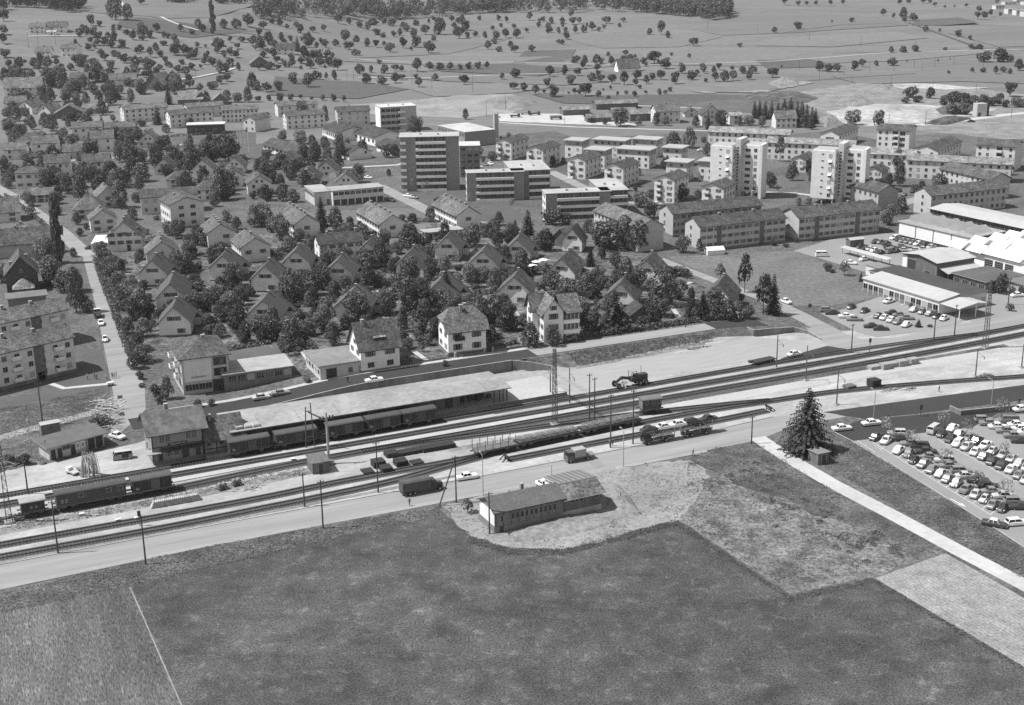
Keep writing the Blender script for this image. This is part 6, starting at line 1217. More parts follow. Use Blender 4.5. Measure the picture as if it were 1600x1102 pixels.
trees(3, 0, [(100,30,50),(190,35,40),(240,35,35),(300,30,30),(390,30,30),(468,30,35),(40,205,50),(185,185,60),(525,140,40),(720,95,50),(785,110,40),(845,125,75),(855,138,45),(905,128,60,'bush'),(985,200,40),(1072,200,25),(1190,230,50),(1262,250,30),(1268,312,55),(1108,318,32),(768,332,45),(845,330,50,'bush'),(915,325,45,'bush'),(320,445,70),(380,450,65),(432,450,70),(540,440,55),(588,420,50),(675,412,45),(775,410,65),(868,390,15),(1062,385,18),(1138,375,12),(30,485,70),(85,425,18),(1128,465,30),(1275,455,35),(1345,455,45),(1420,465,50),(1470,455,50),(1510,465,45),(1565,445,80),(1318,75,45),(1392,95,35),(1450,105,30),(1310,110,40,'bush'),(1350,112,40,'bush'),(820,25,35),(875,22,45),(970,20,45),(1010,25,30),(1045,38,30),(1430,30,40),(1240,45,30),(1105,50,20),(1165,50,20),(400,140,15),(1015,618,80),(890,612,80,'bush'),(940,642,60,'bush'),(1510,608,90),(860,647,50,'bush'),(1110,657,70,'bush'),(1160,652,80,'bush'),(1220,662,80,'bush'),(1280,657,70,'bush'),(1340,662,80,'bush'),(1400,662,80,'bush'),(1450,652,70,'bush'),(1490,672,60,'bush'),(1560,672,80,'bush'),(1150,717,80,'bush'),(1220,717,80,'bush'),(1350,388,90,'bush'),(1440,388,90,'bush'),(1500,388,60,'bush')])
trees(0, 1, [(40,65,80),(200,235,70),(180,190,80),(350,175,80),(360,245,70),(380,545,95,'poplar',400),(480,855,130,300),(400,725,150),(545,850,90),(460,505,60),(650,575,110),(690,645,110),(640,505,90),(730,705,90),(760,605,70),(820,785,110),(760,835,100),(830,905,130),(800,985,110),(900,1005,120),(860,1095,100),(740,765,70),(870,765,80),(860,165,70),(750,200,140),(830,275,90),(900,365,60,'bush'),(480,305,70),(540,335,40,'bush'),(500,375,50,'bush'),(1240,430,110),(1290,440,90),(1170,585,90),(1100,335,60),(980,275,40,'bush'),(960,225,60),(1340,192,70),(1590,320,100,150),(1420,290,60),(1480,335,80),(1240,590,60),(1400,630,80),(1450,710,90),(1060,840,100),(1000,910,90),(1280,840,90),(1350,810,100),(1440,810,100),(1500,810,120),(1400,910,130),(1300,940,80),(1480,970,150),(1560,750,60),(1380,1010,100),(1530,1050,90),(1480,455,60,'bush'),(600,340,50,'bush'),(330,560,80),(300,620,60),(290,500,60)], 'broad')
trees(1, 1, [(170,155,100),(70,155,90),(240,165,90),(590,165,50),(50,300,110),(150,400,120),(410,315,90,'spruce',180),(500,340,120),(590,315,60,'bush'),(650,335,50,'bush'),(270,410,80),(220,490,110),(550,540,100),(680,395,100),(740,395,60),(1090,285,80),(910,285,60,'bush'),(980,295,60,'bush'),(960,450,170),(1050,450,100),(1110,505,90),(1240,450,110),(1340,440,120),(1430,380,90),(1520,310,80),(1590,430,100),(1500,450,100),(1560,550,100),(780,570,140),(860,610,70),(960,660,130),(1100,650,110),(1190,805,120,'spruce',230),(1250,530,80),(1330,660,120),(1420,670,100),(230,790,170),(330,750,120),(420,710,110),(500,670,110),(560,700,70),(490,790,130),(360,830,110),(700,710,130),(760,690,120),(820,860,120),(950,870,180),(1050,870,160),(920,975,90,170),(880,565,40,'bush'),(430,965,160),(310,980,80),(60,1030,170),(220,1065,160),(480,1060,130),(200,650,60),(670,580,120),(620,640,60,'bush'),(1180,1070,60),(1400,765,25,'spruce',70),(1370,775,18,'spruce',50),(800,810,60),(1010,1020,70),(940,1080,80),(1080,1060,70),(1500,540,70),(1270,590,60,'bush'),(1530,650,60,'bush'),(1260,700,70)], 'broad')
trees(2, 1, [(100,405,120,'spruce',190),(20,400,80,'spruce',125),(210,470,130),(250,305,120,'bush'),(340,305,80,'bush'),(480,355,80),(600,455,190),(700,445,160),(780,470,140),(560,435,120),(490,565,70,'spruce',125),(400,405,60),(650,580,80),(800,195,90),(860,265,90),(1070,480,90),(1170,490,60,'airy',130),(1050,155,100),(1160,155,60),(870,145,50),(560,630,60),(260,710,120),(470,710,130),(500,760,120,'bush'),(380,750,100,'bush'),(560,700,80),(640,965,180,'spruce',250),(580,970,100),(700,970,120),(790,945,60,'bush'),(720,790,180),(800,710,140),(930,810,190,250),(880,930,130),(1000,890,40,'bush'),(1120,880,100,'spruce',190),(1190,890,100,'spruce',170),(1280,870,130),(1350,900,120),(1050,625,80,'bush'),(1000,625,60,'bush'),(1090,625,50,'bush'),(1300,650,90,'airy',130),(1455,730,110,'airy',250),(1570,870,140,'airy',260),(1590,710,80,'airy',130),(110,1070,140),(260,1060,110),(380,1010,70),(460,960,120),(1480,890,90,'bush'),(1420,790,60,'bush'),(640,760,110),(700,640,90),(820,640,80),(330,590,60,'bush'),(430,620,70,'bush'),(560,520,60)], 'broad')
trees(3, 1, [(30,865,120,'spruce',250),(190,185,60),(250,195,70),(830,235,90),(760,305,100),(720,295,60),(370,595,60,'bush'),(475,625,80,'airy',130),(400,605,40,'bush'),(580,660,30,'spruce',60),(260,820,30,'bush'),(940,945,45,'spruce',50),(1010,945,30,'bush'),(830,775,40,'bush'),(760,745,40,'bush'),(1460,735,110),(1590,745,60),(1510,845,50,'bush'),(1200,675,50,'bush'),(1260,695,60,'bush'),(30,435,50,'bush'),(110,445,40,'bush'),(180,415,30,'bush'),(1050,105,90),(820,65,100),(960,85,60),(690,75,50),(640,65,50),(890,820,30,'bush'),(950,810,30,'bush')], 'broad')
trees(0, 2, [(1050,295,110,160),(980,275,80,'bush'),(880,170,60,'bush'),(890,220,40,'bush'),(850,105,110),(900,65,120),(830,45,70),(630,465,110,'bush'),(120,700,60,'bush'),(160,705,80,'bush'),(1380,230,90,'bush'),(1400,75,70),(1240,345,60,'bush'),(1320,335,50,'bush'),(1000,320,70,'bush'),(60,690,70,'bush')], 'broad')
trees(1, 2, [(1320,1005,90,'airy',120),(210,145,50,'bush'),(320,190,60,'bush'),(1180,90,40,'bush')], 'broad')
tree(1260, 705, 86, 101, 'fir', label='large solitary fir with ragged drooping branches beside the farm path', var='fir0')
for x, y, w, h in [(390, 372, 100, 145), (575, 452, 110, 130), (805, 322, 110, 140), (965, 372, 110, 130), (1215, 277, 110, 195), (800, 588, 130, 140), (1225, 552, 90, 160), (1045, 748, 150, 130), (1245, 842, 130, 170)]:
    tree(1300 + x / 4.593, 600 + y / 4.593, w / 4.593, h / 4.593, 'young')
for x, y, w, h in [(645, 300, 9, 22), (662, 303, 8, 20), (630, 275, 8, 20), (735, 325, 8, 25), (800, 330, 9, 22), (668, 300, 8, 18), (1130, 290, 7, 16), (1215, 305, 6, 18)]: tree(x, y, w, h, 'young')
# ---------------------------------------------------------------- more shrubs and small trees filling the gardens
def blocked(x, y, m):
    for c, e, hw, hd in FOOT:
        dx, dy = x - c.x, y - c.y
        if abs(dx * e.x + dy * e.y) < hw + m and abs(-dx * e.y + dy * e.x) < hd + m: return True
    return False
def fill(poly, n, kinds, w0, w1, seed):
    rr = random.Random(seed); xs = [p[0] for p in poly]; ys = [p[1] for p in poly]; k = 0; tries = 0
    while k < n and tries < n * 30:
        tries += 1; px, py = rr.uniform(min(xs), max(xs)), rr.uniform(min(ys), max(ys))
        if not inpoly(px, py, poly): continue
        g = G(px, py)
        if blocked(g.x, g.y, 2.0): continue
        kk = rr.choice(kinds); s = F / (g.y * math.cos(TH) + H * math.sin(TH)); wm = rr.uniform(w0, w1) * (1.25 if kk == 'broad' else .8)
        tree(px, py, wm * s, None, kk); k += 1
fill([(195, 515), (165, 440), (215, 440), (330, 440), (430, 430), (560, 420), (740, 400), (870, 420), (960, 430), (1080, 465), (1170, 490), (1000, 515), (890, 525), (820, 515), (760, 540), (690, 540), (640, 560), (600, 545), (540, 530), (460, 560), (400, 550), (360, 530), (240, 520)], 230, ['bush', 'bush', 'broad', 'airy'], 2.4, 5.0, 1)
fill([(170, 430), (160, 400), (230, 370), (330, 350), (440, 330), (500, 360), (640, 370), (760, 350), (840, 360), (900, 400), (700, 410), (500, 430), (300, 430)], 85, ['bush', 'broad', 'airy'], 2.4, 5.0, 2)
fill([(0, 300), (0, 160), (150, 170), (330, 200), (380, 240), (560, 250), (590, 285), (460, 300), (380, 320), (200, 300), (100, 320)], 115, ['broad', 'bush', 'broad'], 3.5, 7.5, 3)
fill([(0, 440), (70, 400), (100, 390), (130, 440), (110, 470), (60, 470)], 9, ['broad'], 4, 6, 4)
fill([(870, 300), (1000, 270), (1100, 250), (1200, 280), (1230, 300), (1000, 330)], 12, ['bush', 'broad'], 2, 5, 5)
fill([(1200, 260), (1400, 280), (1560, 280), (1600, 300), (1400, 300), (1240, 285)], 12, ['bush', 'broad'], 2.5, 6, 6)
GZ = [(195, 515), (170, 440), (300, 420), (430, 400), (560, 395), (740, 395), (870, 420), (960, 430), (1080, 465), (1160, 490), (1000, 512), (890, 522), (820, 512), (760, 538), (690, 536), (640, 556), (600, 540), (540, 528), (460, 556), (400, 545), (360, 525), (240, 515)]
fill(GZ, 20, ['broad'], 4, 6, 31)
fill(GZ, 55, ['bush'], 2.4, 4.4, 32)
fill(GZ, 18, ['airy'], 3, 4.4, 33)
fill([(0, 300), (0, 200), (150, 200), (330, 230), (380, 250), (560, 260), (460, 300), (380, 320), (200, 300), (100, 320)], 26, ['broad'], 5, 7.5, 34)
fill([(110, 46), (200, 42), (310, 50), (400, 62), (420, 80), (400, 106), (330, 128), (230, 112), (130, 78)], 55, ['fruit', 'bush'], 4, 8, 7)
fill([(0, 100), (60, 96), (130, 104), (200, 108), (275, 130), (285, 150), (140, 162), (60, 160), (0, 160)], 48, ['fruit', 'broad'], 4.5, 8, 8)
fill([(400, 62), (500, 62), (540, 95), (530, 112), (420, 112)], 28, ['fruit', 'fruit', 'bush'], 4, 8, 9)
fill([(895, 80), (1060, 85), (1130, 108), (1050, 128), (900, 125)], 22, ['fruit'], 4, 8, 10)
fill([(640, 30), (800, 32), (1000, 40), (880, 55), (700, 58)], 22, ['fruit'], 5, 9, 11)
# ---------------------------------------------------------------- woods on the hill (one mass each)
def wood(name, lab, front, depth, n, seed, hmin=12, hmax=19):
    rr = random.Random(seed); mb = MB(); W = [G(*p) for p in front]; o = W[0].copy()
    for _ in range(n):
        t = rr.uniform(0, len(W) - 1.001); i = int(t); p = W[i].lerp(W[i + 1], t - i); y = p.y + (rr.random() ** 1.3) * depth; x = p.x * (1 + (y - p.y) / p.y * .9); z = terr(x, y); h = rr.uniform(hmin, hmax); r = rr.uniform(3.4, 5.6)
        x -= o.x; y -= o.y; z -= o.z
        lob = [(x, y, z + h * .55, r, h * .45)] + [(x + rr.uniform(-2, 2), y - rr.uniform(0, 2), z + h * rr.uniform(.3, .8), r * .6, r * .7) for _ in range(3)]
        leaf_cloud(mb, rr, lob, 120, .95, LEAF[:2] + [LEAF[1]], .4, (5, 4, 2))
    ob = mb.obj(name, None, o, fix=False); stuff(ob); ob['label'] = lab; ob['category'] = 'woodland'
wood('forest', 'dark strip of woodland along the hill crest', [(395, 32), (470, 31), (575, 30), (660, 29), (755, 21), (800, 21), (980, 20), (1060, 25), (1112, 32), (1142, 30)], 110, 620, 1)
wood('forest', 'wood at the upper corner above the hillside houses', [(-10, 22), (30, 12), (70, 14), (105, 20), (131, 19)], 90, 130, 2)
wood('forest', 'small far wood above the farm track', [(262, 4), (280, 5), (302, 4)], 40, 30, 3, 9, 12)
wood('forest', 'far wood beside the poplar barn', [(338, 5), (352, 8), (400, 4)], 50, 26, 4, 8, 12)
# ---------------------------------------------------------------- cars
PAINT = {k: mat('car_paint_' + k, v, 0, rough=.3, spec=.6) for k, v in (('white', .75), ('light', .48), ('grey', .22), ('dark', .045))}
M_CHR = mat('chrome', .45, 0, rough=.25, metal=.8); M_TYRE = M_RUB; M_CGL = mat('car_glass', .02, 0, rough=.08, spec=.8)
def loft(mb, secs, m, close=True):
    n = len(secs[0]); k = len(mb.v); i = mb.mi(m)
    for s in secs: mb.v += [tuple(p) for p in s]
    for a in range(len(secs) - 1):
        for b in range(n - 1 if not close else n): mb.f.append((k + a*n + b, k + a*n + (b+1) % n, k + (a+1)*n + (b+1) % n, k + (a+1)*n + b)); mb.m.append(i)
    mb.f.append(tuple(k + b for b in reversed(range(n)))); mb.m.append(i); mb.f.append(tuple(k + (len(secs)-1)*n + b for b in range(n))); mb.m.append(i)
def sect(x, w, zt, zb=.3, e=.12): return [(x, -w, zb), (x, -w, zt - e), (x, -w * .88, zt), (x, w * .88, zt), (x, w, zt - e), (x, w, zb)]
SHAPE = {
 'saloon': dict(body=[(-2.15, .62, .70), (-2.05, .74, .80), (-1.3, .80, .90), (0, .81, .93), (1.0, .80, .90), (1.95, .74, .80), (2.15, .62, .64)], gl=((-1.30, .92, .72), (.95, .92, .72), (-.80, 1.40, .58), (.35, 1.40, .58)), ax=(-1.25, 1.3), r=.31),
 'finned': dict(body=[(-2.3, .66, .86), (-2.2, .78, .88), (-1.2, .84, .90), (0, .84, .92), (1.1, .84, .90), (2.1, .78, .84), (2.3, .66, .66)], gl=((-1.15, .91, .74), (.95, .91, .74), (-.80, 1.40, .6), (.45, 1.40, .6)), ax=(-1.3, 1.4), r=.32),
 'estate': dict(body=[(-2.1, .66, .78), (-2.0, .76, .88), (-1.2, .80, .92), (0, .80, .93), (1.0, .80, .90), (1.95, .74, .80), (2.1, .62, .64)], gl=((-2.0, .92, .72), (.95, .92, .72), (-1.75, 1.42, .6), (.40, 1.42, .6)), ax=(-1.2, 1.3), r=.31),
 'beetle': dict(body=[(-2.02, .34, .55), (-1.8, .52, .84), (-1.35, .62, 1.08), (-.7, .70, 1.0), (.3, .70, .92), (.8, .66, .92), (1.35, .52, .84), (1.8, .36, .66), (2.0, .25, .5)], gl=((-1.45, 1.0, .5), (.75, .92, .66), (-.75, 1.46, .46), (.25, 1.46, .52)), ax=(-1.2, 1.2), r=.33),
 'van': dict(body=[(-2.1, .72, 1.2), (-2.05, .82, 1.32), (0, .86, 1.34), (1.6, .85, 1.32), (2.05, .78, 1.18), (2.14, .7, .9)], gl=((-2.02, 1.32, .8), (1.95, 1.32, .8), (-1.9, 1.88, .68), (1.55, 1.88, .68)), ax=(-1.2, 1.25), r=.34)}
def car_meshes(kd, tone, top):
    key = ('car', kd, tone, top)
    if key in MESH: return MESH[key]
    S = SHAPE[kd]; p = PAINT[tone]; b = MB(); loft(b, [sect(x, w, z, .28) for x, w, z in S['body']], p)
    if kd == 'beetle':
        for ax in S['ax']:
            for sg in (-1, 1): b.prism([(ax + .52 * math.cos(t * .5236), .30 + .48 * math.sin(t * .5236)) for t in range(7)], 'y', sg * .52, sg * .77, p)
    else:
        for ax in S['ax']: b.box(ax - .42, ax + .42, -.83, .83, .30, .62, p)
    (x0, z0, w0), (x1, _, w1), (x2, z2, w2), (x3, _, w3) = S['gl']
    g = MB(); g.hexa([(x0, -w0, z0 - .06), (x1, -w1, z0 - .06), (x1, w1, z0 - .06), (x0, w0, z0 - .06)], [(x2, -w2, z2), (x3, -w3, z2), (x3, w3, z2), (x2, w2, z2)], M_CGL)
    rf = MB(); pt = PAINT[top]; rf.hexa([(x2 - .05, -w2 - .02, z2), (x3 + .06, -w3 - .02, z2), (x3 + .06, w3 + .02, z2), (x2 - .05, w2 + .02, z2)], [(x2 + .15, -w2 * .8, z2 + .09), (x3 - .1, -w3 * .8, z2 + .09), (x3 - .1, w3 * .8, z2 + .09), (x2 + .15, w2 * .8, z2 + .09)], pt)
    for sg in (-1, 1):
        for (a, za, wa), (c, zc, wc) in (((x0, z0, w0), (x2, z2, w2)), ((x1, z0, w1), (x3, z2, w3)), (((x0 + x1) / 2 - .05, z0, (w0 + w1) / 2), ((x2 + x3) / 2, z2, (w2 + w3) / 2))): rf.bar((a, sg * wa, za - .04), (c, sg * wc, zc), .09, .06, pt)
    w = MB(); w.tube((0, -.1, 0), (0, .1, 0), S['r'], 12, M_TYRE); w.tube((0, -.115, 0), (0, .115, 0), S['r'] * .55, 10, M_CHR)
    bf, br = S['body'][-1][0], S['body'][0][0]; bm = MB(); bm.box(-.06, .06, -.72, .72, -.06, .06, M_CHR)
    h = MB(); h.tube((-.04, 0, 0), (.04, 0, 0), .11, 8, M_CHR)
    MESH[key] = (b.mesh('body'), g.mesh('windows'), rf.mesh('roof'), cached('wheel' + kd, lambda: w.mesh('wheel')), cached('bumper', lambda: bm.mesh('bumper')), cached('headlight', lambda: h.mesh('headlight')), bf, br); return MESH[key]
WORD = {'saloon': 'saloon', 'finned': 'long saloon', 'estate': 'estate car', 'beetle': 'rounded small car', 'van': 'van'}
TWORD = {'white': 'white', 'light': 'pale', 'grey': 'grey', 'dark': 'dark'}
def car(px, py, ang, kd, tone, where=None, top=None, label=None, small=False, loc=None, group='parked cars'):
    m = car_meshes(kd, tone, top or tone); b = loc if loc is not None else G(px, py)
    t = thing('parked_car', label, 'car', b + Vector((0, 0, .06)) if loc is None else b, R(ang), group)
    put('body', m[0], t); put('windows', m[1], t); put('roof', m[2], t); S = SHAPE[kd]
    for ax in S['ax']:
        for sg in (-1, 1): put('wheel', m[3], t, (ax, sg * .70, S['r']))
    if not small:
        for x in (m[6] + .05, m[7] - .05): put('bumper', m[4], t, (x, 0, .45))
        for sg in (-1, 1): put('headlight', m[5], t, (m[6] - .02, sg * (.55 if kd != 'beetle' else .5), .6 if kd != 'beetle' else .62))
    if not label: auto(t, ('@%s %s %s' % (TWORD[tone], WORD[kd], where)) if where else '%s %s parked' % (TWORD[tone], WORD[kd]))
    return t
K = {'w': 'white', 'l': 'light', 'g': 'grey', 'd': 'dark'}; KD = {'s': 'saloon', 'f': 'finned', 'e': 'estate', 'b': 'beetle', 'v': 'van'}
def row(lst, ang, where, fx, small=False, ox=0, oy=0):
    rr = random.Random(len(lst))
    for x, y, c in lst: px, py = fx(x, y); c = c[0] + (rr.choice('wwlg') if c[1] == 'w' else rr.choice('ddg') if c[1] == 'd' else c[1]); car(px + ox, py + oy, ang + rr.uniform(-2, 2) + (180 if rr.random() < .35 else 0), KD[c[0]], K[c[1]], where, small=small)
Z1 = lambda x, y: (1300 + x / 4.593, 600 + (y + 14) / 4.593)
row([(315, 382, 'sd'), (388, 408, 'sw'), (478, 477, 'sw'), (548, 503, 'bd'), (592, 547, 'bd'), (658, 575, 'fw'), (718, 615, 'sg'), (782, 645, 'sw'), (832, 682, 'sw'), (890, 715, 'bl'), (962, 757, 'fg'), (1033, 793, 'sw'), (1100, 828, 'bl'), (1155, 868, 'sg'), (1228, 893, 'bd')], 50, 'in the row beside the grass slope', Z1)
row([(465, 355, 'ew'), (492, 395, 'sd'), (560, 430, 'sd'), (628, 447, 'ed'), (675, 487, 'fd'), (706, 528, 'bd'), (805, 550, 'ew'), (845, 590, 'sg'), (925, 625, 'eg'), (958, 665, 'sl'), (1045, 695, 'fd'), (1120, 735, 'sd'), (1150, 775, 'sg'), (1225, 808, 'sl'), (1310, 845, 'eg'), (1352, 885, 'fd')], -4, 'in the second car park row', Z1)
row([(728, 337, 'vw'), (790, 360, 'bd'), (850, 395, 'sd'), (900, 428, 'ew'), (965, 452, 'sw'), (1030, 488, 'sw'), (1090, 520, 'sg'), (1148, 555, 'sd'), (1215, 585, 'fd'), (1285, 615, 'sw'), (1342, 655, 'sw'), (1392, 690, 'sw'), (1440, 725, 'sg')], 50, 'in the third row of the car park', Z1)
row([(865, 318, 'sw'), (912, 360, 'sl'), (980, 388, 'bg'), (1040, 408, 'sd'), (1100, 442, 'fw'), (1155, 482, 'bw'), (1228, 512, 'sw'), (1290, 537, 'sw'), (1345, 570, 'sw'), (1400, 600, 'sl')], 50, 'in the fourth row of the car park', Z1)
row([(1090, 258, 'eg'), (1130, 283, 'fg'), (1190, 308, 'sw'), (1270, 268, 'vd'), (1245, 338, 'sw'), (1328, 295, 'sw'), (1305, 373, 'fw'), (1358, 325, 'sw'), (1352, 410, 'sd'), (1400, 350, 'sw'), (1410, 400, 'sl')], -4, 'in the car park rows by the ramp', Z1)
car(*Z1(70, 320), 12, 'finned', 'white', label='white long saloon leaving the car park near the big fir'); car(*Z1(283, 282), 14, 'finned', 'white', label='white long saloon on the fresh asphalt before the new road')
car(*Z1(1165, 1008), -30, 'finned', 'dark', top='white', label='dark saloon with white roof parked alone at the lot edge'); car(*Z1(1322, 1000), 8, 'estate', 'white', label='white estate car beside the dark saloon with white roof'); car(*Z1(1362, 183), 10, 'saloon', 'white', label='white saloon on the dark access road by the ramp')
C3 = lambda x, y: T(3, 1, x, y + 8)
row([(755, 785, 'fw')], 40, 'alone in the middle bays of the office parking', C3)
row([(520, 820, 'bd'), (605, 845, 'bd'), (690, 877, 'sd'), (730, 888, 'sw'), (772, 903, 'sw'), (812, 915, 'sg'), (865, 933, 'sw')], 48, 'in the middle rank of the office parking', C3)
row([(775, 860, 'sd'), (825, 872, 'sg'), (860, 890, 'fd')], -2, 'behind the middle rank of the office parking', C3)
row([(912, 838, 'sw'), (965, 852, 'bd'), (1010, 862, 'sg'), (1055, 880, 'bd'), (1100, 893, 'bw')], 48, 'along the planted edge below the factory office', C3)
row([(370, 840, 'eg'), (402, 858, 'sd'), (490, 880, 'fw'), (540, 898, 'fd'), (645, 942, 'sd'), (705, 957, 'sd')], -4, 'along the hay meadow edge of the office parking', C3)
row([(675, 412, 'sd'), (705, 415, 'bw'), (738, 422, 'sd'), (790, 388, 'ew'), (820, 397, 'sd'), (845, 405, 'sg'), (875, 411, 'sw'), (905, 418, 'bd'), (937, 425, 'sw'), (970, 433, 'sd'), (1020, 445, 'sw')], 40, 'along the assembly hall', C3, True)
row([(578, 446, 'bd'), (610, 455, 'sd'), (640, 457, 'sw'), (668, 466, 'sw'), (702, 480, 'sd'), (760, 474, 'vg'), (800, 470, 'sd')], 40, 'beside the bicycle shelter', C3, True)
row([(835, 442, 'sd'), (842, 465, 'sw'), (885, 460, 'sd'), (915, 466, 'sw'), (962, 458, 'sl'), (760, 445, 'sd')], 0, 'in the middle of the factory yard', C3, True)
car(*C3(335, 497), 0, 'van', 'white', label='white van at the edge of the hay meadow by the factory', small=True); car(*C3(600, 522), 30, 'beetle', 'white', label='white rounded car at the end of the bicycle shelter', small=True)
car(*C3(960, 607), -30, 'saloon', 'white', label='white car in front of the workshop doorway', small=True); car(*C3(1115, 630), 10, 'estate', 'light', label='pale estate car beside the workshop lean-to', small=True); car(*C3(1560, 748), 10, 'saloon', 'white', label='white saloon on the drive by the factory gate house', small=True); car(*C3(515, 545), -20, 'saloon', 'white', label='white saloon beside the small flat store', small=True)
row([(730, 98, 'sw'), (760, 100, 'sw'), (790, 105, 'bw'), (850, 115, 'sw'), (820, 90, 'sd'), (905, 95, 'sd')], 60, 'on the estate street beyond the slab blocks', C3, True)
C = lambda c, r: (lambda x, y: T(c, r, x, y))
for f, x, y, a, kd, tn, lab in [(C(0, 1), 570, 458, 8, 's', 'd', 'dark saloon crossing the street before the shop house'), (C(0, 1), 632, 930, -70, 's', 'w', 'white saloon parked on the station street behind the lorry'), (C(0, 1), 658, 1032, -75, 'b', 'w', 'white rounded car parked alone on the station street'),
    (C(1, 1), 700, 18, -20, 's', 'w', 'white saloon on the drive above the tower lawn'), (C(1, 1), 950, 132, -25, 's', 'w', 'white saloon in front of a grey one on the tower drive'), (C(1, 1), 985, 142, -25, 's', 'g', 'grey saloon behind the white one on the tower drive'), (C(1, 1), 845, 160, -40, 's', 'd', 'dark saloon beside the kindergarten'), (C(1, 1), 1145, 155, 8, 'f', 'd', 'dark long saloon at the end of the tower drive'),
    (C(1, 2), 35, 297, 20, 's', 'l', 'pale saloon parked before the flat roofed wing'), (C(1, 2), 155, 270, 18, 'f', 'g', 'grey long saloon parked before the flat roofed wing'), (C(1, 2), 740, 190, 24, 'f', 'w', 'white long saloon driving on the upper street'), (C(1, 2), 1320, 795, 20, 'f', 'w', 'white long saloon on the yard road near the propped pole'),
    (C(2, 2), 197, 845, -60, 's', 'w', 'white saloon parked behind the timber barracks'), (C(0, 2), 735, 540, -32, 's', 'w', 'white saloon beside the forecourt pavilion'), (C(3, 2), 165, 25, 28, 's', 'w', 'white saloon on the excavated ground by the tracks'),
    (C(1, 0), 1390, 1052, 10, 's', 'w', 'white saloon before the gable block near the tower'), (C(1, 0), 1465, 1030, -60, 's', 'w', 'white saloon with open door near the tower wing'), (C(1, 0), 1435, 1035, -60, 's', 'g', 'grey saloon next to the tower wing'), (C(2, 1), 905, 185, 10, 's', 'w', 'white saloon behind the meadow slab blocks'), (C(2, 1), 1200, 25, 10, 's', 'w', 'white saloon below the first stepped tower'), (C(2, 0), 1185, 945, 10, 's', 'w', 'white saloon behind the zigzag rows'), (C(0, 0), 1150, 915, 5, 's', 'w', 'white saloon at the sports ground'), (C(3, 0), 1270, 765, 5, 's', 'd', 'dark car on the pale site road'), (C(2, 1), 870, 190, 40, 's', 'l', 'pale saloon under trees by the estate road'), (C(3, 1), 110, 795, -60, 's', 'w', 'white saloon on the street beside the tall spruce')]:
    px, py = f(x, y); car(px, py, a, KD[kd], K[tn], label=lab, small=py < 400)
for i, (x, y, kd, tn) in enumerate([(330, 820, 'sw'[0], 'w'), (1340, 825, 's', 'w'), (1395, 825, 's', 'w')]): car(*T(0, 0, x, y), 4, KD[kd], K[tn], 'beside the dark low hall', small=True)
# ---------------------------------------------------------------- lorries, grader, wagons
def wheels(t, xs, y, r, w=.24, m=None):
    me = cached(('w', r, w), lambda: (lambda mb: (mb.tube((0, -w/2, 0), (0, w/2, 0), r, 14, M_RUB), mb.tube((0, -w/2 - .02, 0), (0, w/2 + .02, 0), r * .5, 10, M_GREY), mb.mesh('wheel'))[-1])(MB()))
    for x in xs:
        for s in (-1, 1): put('wheel', me, t, (x, s * y, r))
def cab(t, x0, x1, w, z0, zb, zt, m, nose=0):
    mb = MB(); s = 1 if x1 > x0 else -1
    mb.hexa([(x0, -w, z0), (x1, -w, z0), (x1, w, z0), (x0, w, z0)], [(x0, -w, zb), (x1, -w, zb), (x1, w, zb), (x0, w, zb)], m); o = mb.obj('cab', t)
    mb = MB(); mb.hexa([(x0, -w * .97, zb), (x1 - s * .05, -w * .97, zb), (x1 - s * .05, w * .97, zb), (x0, w * .97, zb)], [(x0, -w * .9, zt), (x1 - s * .25, -w * .9, zt), (x1 - s * .25, w * .9, zt), (x0, w * .9, zt)], M_CGL, m); mb.obj('windows', o)
    mb = MB(); mb.box(min(x0, x1 - s * .3), max(x0, x1 - s * .3), -w * .93, w * .93, zt, zt + .1, m); mb.obj('roof', o)
    if nose:
        mb = MB(); mb.hexa([(x1, -w * .7, z0), (x1 + s * nose, -w * .55, z0), (x1 + s * nose, w * .55, z0), (x1, w * .7, z0)], [(x1, -w * .6, zb), (x1 + s * nose, -w * .45, zb - .15), (x1 + s * nose, w * .45, zb - .15), (x1, w * .6, zb)], m); mb.obj('bonnet', t)
    for sg in (-1, 1): mb = MB(); mb.tube((x1 + s * nose, sg * w * .7, z0 + .35), (x1 + s * (nose + .08), sg * w * .7, z0 + .35), .13, 8, M_CHR); mb.obj('headlight', t)
LP = mat('lorry_grey', .11, .1, 1, .5); LD = mat('lorry_dark', .045, .1, 1, .5)
p = G(653, 770); t = thing('tarpaulin_lorry', 'grey tarpaulin lorry with black bonnet parked on the yard road', 'lorry', p, A0)
cab(t, 2.6, 3.9, 1.05, .7, 1.7, 2.4, LD, 1.3); wheels(t, (4.4, -.9, -2.0), .95, .48)
mb = MB(); mb.prism([(-1.2, 1.1), (1.2, 1.1), (1.2, 2.9), (.8, 3.2), (-.8, 3.2), (-1.2, 2.9)], 'x', -3.6, 2.5, mat('tarpaulin', .085, .2, .8, .8)); mb.obj('tarpaulin', t)
mb = MB(); mb.box(-3.7, 4.2, -.45, .45, .65, .95, M_STEEL); mb.box(-3.65, 2.5, -1.2, 1.2, .95, 1.1, LD); mb.obj('chassis', t)
mb = MB(); mb.box(4.85, 5.35, -1, 1, .45, .65, M_STEEL); mb.obj('bumper', t)
p = G(905, 719); t = thing('flatbed_lorry', 'grey forward control lorry with short bed and upright box parked at the kerb', 'lorry', p, A0)
cab(t, -1.7, -3.2, 1.05, .6, 1.65, 2.4, LP); wheels(t, (-2.5, 1.6), .92, .48)
